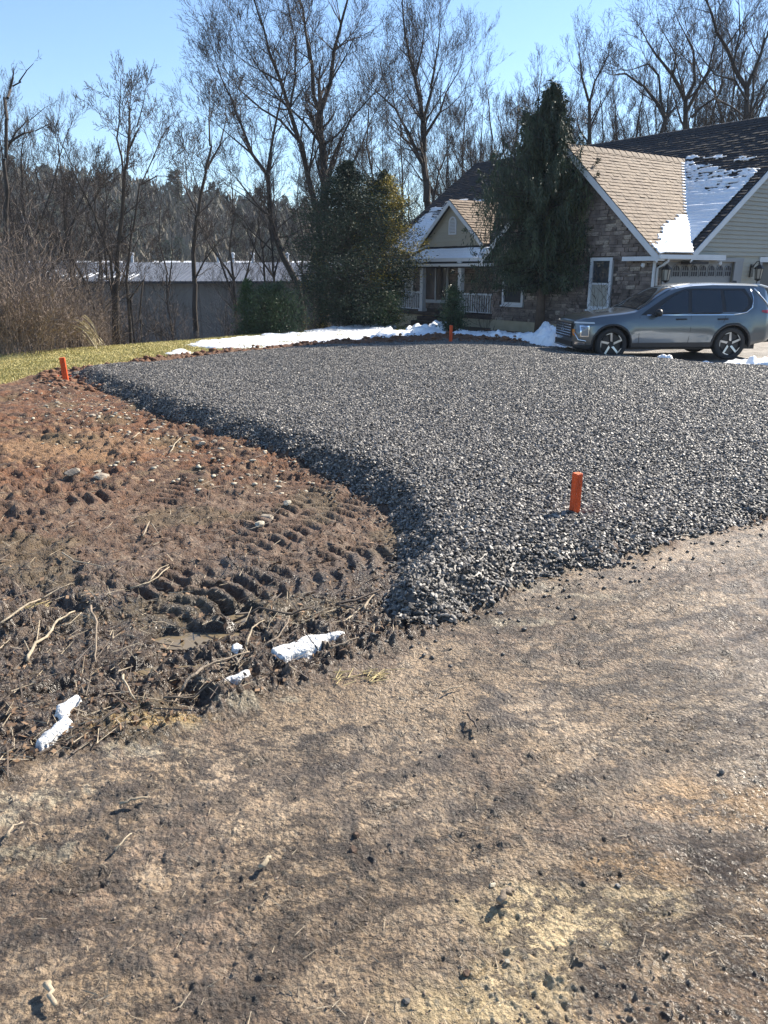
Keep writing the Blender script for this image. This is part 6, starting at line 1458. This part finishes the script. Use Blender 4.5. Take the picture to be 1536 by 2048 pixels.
# ------------------------------------------------------------------ snow on the ground
def snow_sheet(name, label, poly, thick, lump, seed, step=0.05, holes=0.0, cat='snow', edge=0.12, rag=0.25, dirty=None):
    xs = [p[0] for p in poly]; ys = [p[1] for p in poly]; X, Y = np.meshgrid(np.arange(min(xs) - .2, max(xs) + .2, step), np.arange(min(ys) - .2, max(ys) + .2, step))
    d = -sdist(poly, X, Y) + (fbm(X, Y, 2.5, 4, seed) - .5) * rag * 2
    k = smooth(0, edge, d); hgt = thick * k * (0.55 + .9 * fbm(X, Y, 1.6, 3, seed + 3)) + lump * k * np.clip(fbm(X, Y, 3.2, 4, seed + 7) - .42, 0, 1) * 2
    if holes: hgt = hgt - holes * smooth(.5, .62, fbm(X * .45, Y, 2.4, 4, seed + 11))
    hgt = hgt + (fbm(X, Y, 14, 3, seed + 5) - .5) * min(.03, thick * .5)
    z, c, r, g = surface(X, Y); keep = (d > 0) & (hgt > .004)
    if dirty: z = np.full_like(z, np.percentile(z[d > 0], 55)); k = smooth(0, edge * .6, d + (fbm(X, Y, 40, 2, seed + 9) - .5) * .02); hgt = k * thick * (.12 + .9 * fbm(X, Y, 11.0, 4, seed, .6)) + .004
    idx = np.arange(X.size).reshape(X.shape); kq = keep[:-1, :-1] & keep[1:, 1:] & keep[:-1, 1:] & keep[1:, :-1]
    big = ~keep; hgt = np.where(big, -.03, hgt)
    # include the ring of border quads so that the sheet closes into the soil
    kq = keep[:-1, :-1] | keep[1:, 1:] | keep[:-1, 1:] | keep[1:, :-1]
    Q = np.stack([idx[:-1, :-1], idx[:-1, 1:], idx[1:, 1:], idx[1:, :-1]], -1)[kq]; un, inv = np.unique(Q.ravel(), return_inverse=True)
    me = mesh_np(name, np.stack([X, Y, z + hgt + (0.012 if dirty else 0) * keep], -1).reshape(-1, 3)[un], inv.reshape(-1, 4), dirty or M['snow'], True); return tag(link(name, me), label, cat)
snow_sheet('snow_patch', 'broad sheet of melting snow across the lawn before the porch', outline([(350, 691), (430, 680), (520, 670), (600, 664), (640, 655), (700, 653), (760, 656), (800, 662), (800, 679), (760, 684), (700, 687), (600, 694), (500, 698), (430, 698)]), .03, .06, 401, .06, .025)
snow_sheet('snow_bank', 'low snow bank along the soil edge from the far stake to the driveway', outline([(735, 684), (760, 664), (840, 663), (900, 668), (1000, 676), (1060, 682), (1130, 690), (1140, 699), (1060, 689), (960, 683), (900, 678), (820, 683)]), .06, .13, 411, .05)
snow_sheet('snow_ridge', 'small heap of snow by the foot of the porch steps', outline([(812, 662), (840, 654), (880, 652), (905, 655), (912, 664), (870, 668), (830, 669)]), .12, .25, 421, .05)
snow_sheet('snow_heap', 'white heap of shovelled snow in front of the car bumper', outline([(1040, 686), (1065, 670), (1095, 665), (1120, 672), (1142, 690), (1135, 699), (1090, 697), (1060, 692)]), .16, .42, 431, .04, edge=.5)
snow_sheet('snow_strip', 'thin strip of snow between shrubs and stone foundation', outline([(915, 660), (960, 664), (1040, 670), (1100, 674), (1100, 679), (1040, 676), (960, 670), (915, 666)]), .05, .1, 441, .05)
snow_sheet('snow_patch', 'small isolated snow patch on the green lawn', outline([(328, 704), (350, 700), (385, 702), (392, 706), (360, 710), (335, 708)]), .03, .05, 451, .04, .02)
snow_sheet('slush', 'trampled snow and slush on the driveway beside the gravel at right', outline([(1290, 719), (1380, 718), (1440, 722), (1500, 716), (1560, 716), (1560, 750), (1500, 744), (1420, 737), (1340, 728)]), .05, .12, 461, .04, .05, rag=.3)
snow_sheet('snow_lump', 'two rounded lumps of snow behind the rear wheel', outline([(1478, 722), (1490, 712), (1510, 710), (1530, 716), (1525, 724), (1500, 726)]), .13, .3, 471, .03, edge=.3)
snow_sheet('snow_patch', 'low snow at the left foot of the house', outline([(640, 657), (700, 650), (770, 648), (800, 652), (780, 657), (700, 657)]), .06, .12, 481, .05)
# the four dirty remnants beside the road
M['oldsnow'] = mat('granular_snow', (.74, .74, .72), .6, noise=.3, nscale=26, bump=1.0, bscale=60)
RN = 0.0
snow_sheet('snow_remnant', 'long white snow remnant with two lobes in the mud beside the road', outline([(538, 1318), (560, 1308), (590, 1298), (612, 1284), (640, 1284), (665, 1282), (690, 1276), (694, 1284), (660, 1294), (640, 1310), (615, 1320), (590, 1326), (570, 1338), (548, 1334)]), .034, .05, 501, .009, rag=.012, edge=.05, dirty=M['oldsnow'])
snow_sheet('snow_remnant', 'small round white snow remnant left of the two lobed one', outline([(458, 1302), (475, 1295), (493, 1300), (492, 1310), (470, 1315), (458, 1312)]), .03, .04, 502, .008, rag=.01, edge=.04, dirty=M['oldsnow'])
snow_sheet('snow_remnant', 'curved white snow remnant lying against the dead branch', outline([(440, 1372), (470, 1362), (490, 1352), (506, 1352), (500, 1368), (475, 1376), (448, 1378)]), .03, .035, 503, .008, rag=.01, edge=.04, dirty=M['oldsnow'])
snow_sheet('snow_remnant', 'S shaped white snow remnant in the dark mud at left', outline([(72, 1502), (95, 1480), (120, 1460), (108, 1448), (115, 1432), (140, 1415), (162, 1404), (172, 1414), (150, 1430), (140, 1446), (152, 1462), (130, 1478), (105, 1496), (85, 1508)]), .034, .045, 504, .009, rag=.01, edge=.05, dirty=M['oldsnow'])

# puddles
for k, (X, Y, rx, ry, an) in enumerate(PUD):
    n = 40; mb = MB(); pts = []; zp = height_at(X, Y) + 0.012
    for i in range(n):
        a = 2 * math.pi * i / n; r = 1.05; x, y = rx * r * math.cos(a), ry * r * math.sin(a); pts.append((X + x * math.cos(an) - y * math.sin(an), Y + x * math.sin(an) + y * math.cos(an), zp))
    mb.poly(pts); tag(mb.build('puddle_water', M['water']), kind='structure')

# ------------------------------------------------------------------ loose soil, stones, sticks
def lumps(name, label, cat, n, region, size, m, seed, flat=.6, sink=.2):
    rs = np.random.RandomState(seed); bm = bmesh.new(); bmesh.ops.create_icosphere(bm, subdivisions=1, radius=1.0); V0 = np.array([v.co[:] for v in bm.verts]); F0 = np.array([[v.index for v in f.verts] for f in bm.faces]); bm.free()
    xs, ys, keep = region(rs, n); z = heights(xs, ys)[keep]; xs, ys = xs[keep], ys[keep]; n = len(xs); s = size(rs, n, xs, ys)
    V = V0[None] * (1 + rs.uniform(-.42, .42, (n, len(V0), 1))) * s[:, None, None] * np.stack([rs.uniform(.8, 1.3, n), rs.uniform(.8, 1.2, n), rs.uniform(flat * .7, flat * 1.2, n)], -1)[:, None]
    a = rs.uniform(0, 6.28, n); c, q = np.cos(a)[:, None], np.sin(a)[:, None]; V = np.stack([V[..., 0] * c - V[..., 1] * q, V[..., 0] * q + V[..., 1] * c, V[..., 2]], -1)
    V += np.stack([xs, ys, z + s * (flat * .5 - sink)], -1)[:, None]; F = F0[None] + (np.arange(n) * len(V0))[:, None, None]
    me = mesh_np(name, V.reshape(-1, 3), F.reshape(-1, 3), m); return tag(link(name, me), label, cat, kind='stuff')
def mud_region(rs, n):
    Y = 1 / rs.uniform(1 / 15.5, 1 / 2.3, n * 3); X = rs.uniform(-.62, .32, n * 3) * Y; d = (sdist(ROAD, X, Y) > .03) & (sdist(PAD, X, Y) > .02) & (sdist(LAWN, X, Y) > -.02); i = np.where(d)[0][:n]; return X[i], Y[i], np.ones(len(i), bool)
lumps('soil_clods', 'loose clods of brown soil over the churned ground', 'soil', 3000, mud_region, lambda rs, n, x, y: (.0025 + .0075 * rs.rand(n) ** 4) * (.7 + y * .13), M['clod'], 3)
def berm_region(rs, n):
    Y = rs.uniform(12.5, 23, n * 6); X = rs.uniform(-7, 6.0, n * 6); d = sdist(PAD, X, Y); k = (d > -.1) & (d < .62) & (X < .5 * Y) & (sdist(DRIVE, X, Y) > .2); i = np.where(k)[0][:n]; return X[i], Y[i], np.ones(len(i), bool)
lumps('berm_clods', 'red brown clods heaped along the far edge of the gravel', 'soil', 2000, berm_region, lambda rs, n, x, y: .02 + .05 * rs.rand(n) ** 2, mat('red_clod', (.17, .082, .045), .9, noise=.4, nscale=4, bump=.4), 4)
def road_region(rs, n):
    Y = 1 / rs.uniform(1 / 8.0, 1 / 1.5, n * 2); X = rs.uniform(-.6, .62, n * 2) * Y; d = sdist(ROAD, X, Y) < -.02; i = np.where(d)[0][:n]; return X[i], Y[i], np.ones(len(i), bool)
lumps('road_crumbs', 'small crumbs of mud and grit scattered on the road', 'grit', 3000, road_region, lambda rs, n, x, y: (.0012 + .0042 * rs.rand(n) ** 6) * (1 + .08 * y), mat('road_crumb', (.18, .13, .09), .85, noise=.5, nscale=2, col2=(.26, .2, .15)), 5)
def litter(name, label, n, region, seed, m, lmin, lmax, r):
    rs = np.random.RandomState(seed); xs, ys, k = region(rs, n); z = heights(xs, ys); a = rs.uniform(0, 3.14, len(xs)); l = rs.uniform(lmin, lmax, len(xs)) ; dx, dy = np.cos(a) * l / 2, np.sin(a) * l / 2
    lift = rs.uniform(.002, .014, len(xs)); rr = rs.uniform(.5, 1.4, len(xs)) * r; t = rs.uniform(-.12, .2, len(xs)) * l
    s = np.stack([xs - dx, ys - dy, z + lift, xs + dx, ys + dy, z + lift + t, rr, rr * .6], 1); tag(link(name, segs_mesh(name, s, m, 4, 3)), label, 'litter', kind='stuff')
def near_mud(rs, n):
    X, Y, k = mud_region(rs, n * 3); w = rs.rand(len(X)) < np.clip(1.5 - (Y - .1 * X - 3) * .22, .08, 1); i = np.where(w)[0][:n]; return X[i], Y[i], k[i]
litter('twig_litter', 'fine twigs and stalks littering the dark mud', 900, near_mud, 7, M['stick'], .03, .16, .0022)
litter('dark_twig_litter', 'wet dark twig bits pressed into the mud', 900, near_mud, 8, M['darkstick'], .04, .2, .003)
litter('straw_litter', 'bits of straw and bark scattered on the road', 520, road_region, 9, M['stick'], .012, .05, .0014)

def leaves():
    rs = np.random.RandomState(33); X, Y, k = near_mud(rs, 1500); z = heights(X, Y); n = len(X)
    me = blades('leaf_litter', np.stack([X, Y, z + .004], 1), np.stack([rs.normal(0, 1, n), rs.normal(0, 1, n), rs.normal(.1, .25, n)], 1), rs.uniform(.02, .05, n), rs.uniform(.006, .014, n), mat('leaf_brown', (.15, .075, .045), .8, noise=.6, nscale=3, col2=(.30, .19, .11)), 4)
    tag(link('leaf_litter', me), 'dead brown leaf scraps pressed into the near mud', 'leaf litter', kind='stuff')
leaves()
def stick(label, pts, r, m='stick', group='dead sticks lying in the mud', twigs=(), lift=0.012):
    """a branch lying on the soil through surveyed points"""
    P = []
    for i, (px, py) in enumerate(pts):
        x, y = spot(px, py); z = max(height_at(x + dx, y + dy) for dx in (-.02, 0, .02) for dy in (-.02, .02)) + lift + (r if i % 2 == 0 else r * 1.6); P.append(Vector((x, y, z)))
    e = P[0].copy(); rng = random.Random(int(pts[0][0] * 7 + pts[0][1])); mb = MB(); Q = []
    for i in range(len(P) - 1):
        for k in range(3): Q.append(P[i].lerp(P[i + 1], k / 3) + Vector((rng.gauss(0, r * .7), rng.gauss(0, r * .7), abs(rng.gauss(0, r * .3)))))
    Q.append(P[-1]); n = len(Q); mb.tube([q - e for q in Q], [r * (1.1 - .65 * i / n) * rng.uniform(.85, 1.15) for i in range(n)], 7)
    for tw in twigs:
        T_ = []
        for (px, py) in tw: x, y = spot(px, py); T_.append(Vector((x, y, height_at(x, y) + lift + r * 1.5)) - e)
        mb.tube(T_, [r * .5] * (len(T_) - 1) + [r * .25], 5)
    o = mb.build('stick', M[m], None, smooth=True); o.location = e; tag(o, label, 'stick', group); return o
stick('thick pale forked dead branch in the dark mud at far left', [(52, 1326), (72, 1296), (96, 1275), (120, 1250), (150, 1225)], .0085, twigs=[[(72, 1296), (76, 1265), (80, 1245)], [(110, 1258), (140, 1255), (165, 1240)], [(60, 1310), (50, 1290)]])
stick('long thin pale stick sloping up from the left frame edge', [(0, 1262), (60, 1220), (85, 1190), (145, 1178)], .006)
stick('short pale stick crossing above the forked branch', [(80, 1195), (120, 1180), (150, 1175)], .005)
stick('thin stick curving down left of the puddle', [(182, 1228), (196, 1258), (194, 1300), (193, 1335)], .006)
stick('thick broken branch beside the curved snow remnant', [(362, 1392), (385, 1376), (410, 1362), (430, 1350), (500, 1322)], .008, twigs=[[(362, 1392), (350, 1405), (330, 1412)]])
stick('thin stick standing beside the S shaped snow remnant', [(246, 1362), (252, 1390), (272, 1418)], .006)
stick('short dark stick right of the S shaped snow', [(165, 1395), (176, 1418), (185, 1378)], .004, 'darkstick')
stick('long dark stick reaching the gravel tip', [(672, 1222), (710, 1212), (760, 1195)], .009, 'darkstick')
stick('pale stick at the gravel tip beside the long dark one', [(728, 1236), (738, 1215), (748, 1200)], .007)
stick('dark stick below the long one near the gravel tip', [(676, 1222), (700, 1230), (712, 1238)], .008, 'darkstick')
stick('long dark stick above the puddles', [(465, 1235), (520, 1234), (580, 1238), (630, 1230)], .007, 'darkstick')
stick('slanting dark stick from the small puddle', [(470, 1240), (510, 1222), (550, 1208)], .006, 'darkstick')
stick('thin curved stick above the small round snow remnant', [(495, 1305), (505, 1275), (530, 1248)], .005)
stick('thin stick arching right of the small round snow remnant', [(530, 1310), (560, 1295), (580, 1255)], .005)
stick('pale stick on the road edge right of the two lobed snow', [(660, 1318), (690, 1308), (718, 1298)], .006)
stick('dark stick along the road edge below the mud', [(330, 1412), (390, 1398), (440, 1385)], .006, 'darkstick')
stick('long thin stick curving through the mid mud', [(125, 1115), (150, 1130), (210, 1150)], .006)
stick('bent pale twig in the reddish mud', [(285, 1078), (300, 1050), (318, 1068)], .006)
stick('thin pale twig on the upper brown soil', [(268, 888), (280, 870)], .008)
stick('pale stick lying across the middle of the soil slope', [(340, 912), (350, 895), (362, 880)], .007)
stick('thin twig crossing the mud below the middle', [(265, 1188), (300, 1180), (340, 1145)], .005)
stick('slender pale twig at the mud centre', [(300, 1175), (320, 1150), (338, 1140)], .005)
stick('short pale stick at the bottom left corner of the road', [(98, 1975), (106, 1998), (114, 2022)], .010, group='sticks lying on the road')
stick('flat pale splinter on the road left of centre', [(518, 1738), (530, 1728), (541, 1718)], .008, group='sticks lying on the road')
stick('pale wood chip on the road near the yellow sand', [(997, 1812), (1012, 1803), (1027, 1794)], .011, group='sticks lying on the road')
stick('thin stick near the left frame edge on the road', [(8, 1680), (28, 1662), (46, 1648)], .006, group='sticks lying on the road')
stick('pale stick with dark shadow at the upper road', [(935, 1436), (945, 1452), (955, 1468)], .006, 'darkstick', group='sticks lying on the road')
stick('thin pale stick across the road crusts at left', [(232, 1700), (250, 1683), (264, 1670)], .004, group='sticks lying on the road')
stick('long pale stalk on the road left of the crusts', [(240, 1612), (270, 1608), (296, 1602)], .006, group='sticks lying on the road')
stick('slim stick lying near the straw bundle', [(885, 1392), (905, 1385), (925, 1378)], .005, group='sticks lying on the road')
def straw_bundle(label, px, py, n, s):
    rng = random.Random(px); x, y = spot(px, py); z = height_at(x, y); sg = []
    for k in range(n):
        a = rng.gauss(.5, .6); l = rng.uniform(.3, 1) * s; X, Y = x + rng.gauss(0, s * .25), y + rng.gauss(0, s * .2); zz = z + rng.uniform(.004, .02); dx, dy = math.cos(a) * l / 2, math.sin(a) * l / 2; sg.append((X - dx, Y - dy, zz, X + dx, Y + dy, zz + rng.gauss(0, .006), .0025, .0018))
    sg = [tuple(v - (x, y, z)[i % 3] if i < 6 else v for i, v in enumerate(r)) for r in sg]; o = link('straw_bundle', segs_mesh('straw_bundle', sg, M['straw'], 4, 4)); o.location = (x, y, z); tag(o, label, 'straw')
straw_bundle('small yellow straw bundle on the road below the gravel', 752, 1352, 24, .13); straw_bundle('flattened straw patch in the mud at far left', 70, 1205, 30, .14); straw_bundle('faint straw wisp left of the bundle', 690, 1358, 12, .12)

# fieldstones one can pick out
def rock(label, px, py, s, sq=(1.2, .9, .6), m='rock', group='stones lying in the soil', dz=0):
    rng = random.Random(px * 3 + py); bm = bmesh.new()
    for i in range(22):
        v = Vector((rng.gauss(0, 1), rng.gauss(0, 1), rng.gauss(0, 1))).normalized() * rng.uniform(.88, 1.05); bm.verts.new((v.x * s * sq[0], v.y * s * sq[1], v.z * s * sq[2]))
    bmesh.ops.convex_hull(bm, input=bm.verts)
    for v in [v for v in bm.verts if not v.link_faces]: bm.verts.remove(v)
    me = bpy.data.meshes.new('rock'); bm.to_mesh(me); bm.free(); x, y = spot(px, py); o = link('rock', me, None, M[m]); o.location = (x, y, height_at(x, y) + s * sq[2] * .35); o.rotation_euler = (0, 0, rng.uniform(0, 6)); tag(o, label, 'rock', group)
pale = mat('pale_field_stone', (.45, .40, .30), .85, noise=.3, nscale=20, bump=.4); M['palerock'] = pale
rock('rounded grey boulder with a pale top half sunk in brown soil', 148, 960, .075); rock('pale yellow stone right of the rounded boulder', 198, 942, .055, m='palerock'); rock('flat mossy tan stone below the pale yellow one', 205, 962, .08, (1.5, 1, .35))
rock('wedge shaped brown stone high on the soil slope near the gravel', 388, 880, .085, (1.4, .8, .6)); rock('reddish stone in the middle of the churned soil', 532, 1035, .06); rock('pale cream stone right of the reddish one', 520, 1052, .045, m='palerock'); rock('small pale stone by the right tread marks', 575, 1010, .04, m='palerock')
rock('dark stone sitting alone on the road at right', 1443, 1547, .014, (1, 1, .9), 'gravel', 'stones on the road'); rock('small round grey stone on the road', 1236, 1768, .011, (1, 1, .9), 'gravel', 'stones on the road'); rock('black stone near the bottom of the road', 812, 2000, .012, (1, 1, .9), 'gravel', 'stones on the road'); rock('pale pebble beside the yellow sand', 1015, 1918, .009, m='palerock', group='stones on the road'); rock('flat pale pebble above the wood chip', 985, 1772, .011, (1.4, .9, .5), 'palerock', 'stones on the road')
rock('dark lump of stone fallen off the gravel edge', 1000, 1225, .022, (1, 1, .8), 'gravel', 'stones on the road'); rock('crumbly brown clod near the bottom of the road', 935, 1940, .014, (1, 1, .7), 'clod', 'stones on the road'); rock('dark brown clod on the road left of centre', 706, 1700, .018, (1.1, .8, .8), 'clod', 'stones on the road'); rock('dark clod above its neighbour on the road', 712, 1672, .015, (1.1, .8, .8), 'clod', 'stones on the road')
for k, (px, py) in enumerate([(255, 838), (300, 848), (320, 858), (345, 850), (210, 822), (100, 835), (185, 838), (275, 830), (430, 888), (405, 892)]):
    rng = random.Random(k); rock('one of the small tan stones strewn high on the soil slope', px, py, rng.uniform(.03, .05), m='palerock' if k % 2 else 'rock', group='small tan stones high on the soil slope')
def pale_region(rs, n):
    Y = rs.uniform(6.5, 13.5, n * 8); X = rs.uniform(-6, 1, n * 8); d = sdist(PAD, X, Y); k = (d > .05) & (rs.rand(len(d)) < np.exp(-np.abs(d - .7) / .5)) & (sdist(LAWN, X, Y) > .2) & (sdist(ROAD, X, Y) > .5); i = np.where(k)[0][:n]; return X[i], Y[i], np.ones(len(i), bool)
lumps('pale_stone_scatter', 'small flat tan stones scattered in the soil along the gravel', 'stones', 650, pale_region, lambda rs, n, x, y: .008 + .026 * rs.rand(n) ** 2, M['palerock'], 15, .4, 0)
def stray_region(rs, n):
    Y = rs.uniform(3.3, 12, n * 20); X = rs.uniform(-4.5, 5.5, n * 20); d = sdist(PAD, X, Y); k = (d > .0) & (rs.rand(len(d)) < np.exp(-d / .14)) & (d < .6); i = np.where(k)[0][:n]; return X[i], Y[i], np.ones(len(i), bool)
lumps('stray_gravel', 'crushed stones rolled off the edge of the gravel pad', 'gravel', 1900, stray_region, lambda rs, n, x, y: rs.uniform(.006, .015, n), M['gravel'], 14, .7, 0)

# lawn: short blades
def turf():
    rs = np.random.RandomState(21); n = 260000; Y = 1 / rs.uniform(1 / 27.0, 1 / 12.0, n); X = rs.uniform(-.64, .08, n) * Y; k = (sdist(LAWN, X, Y) + (fbm(X, Y, 4.0, 3, 12) - .5) * .35 < 0); d, s, side = pdist(BANK, X, Y); k &= (side < 0) | (d < .5); k &= ~((Y > 23) & (X > -1)); X, Y = X[k], Y[k]; X, Y = X[:62000], Y[:62000]; z = surface(X[None], Y[None])[0][0]
    P = np.stack([X, Y, z - .005], 1); D = np.stack([rs.normal(0, .5, len(X)), rs.normal(0, .5, len(X)), np.ones(len(X))], 1); me = blades('grass', P, D, rs.uniform(.025, .06, len(X)), rs.uniform(.005, .011, len(X)), M['lawnblade'], 3); tag(link('grass', me), 'short yellow green turf of the lawn', 'grass', kind='stuff')
turf()
haze()
bpy.context.view_layer.update()
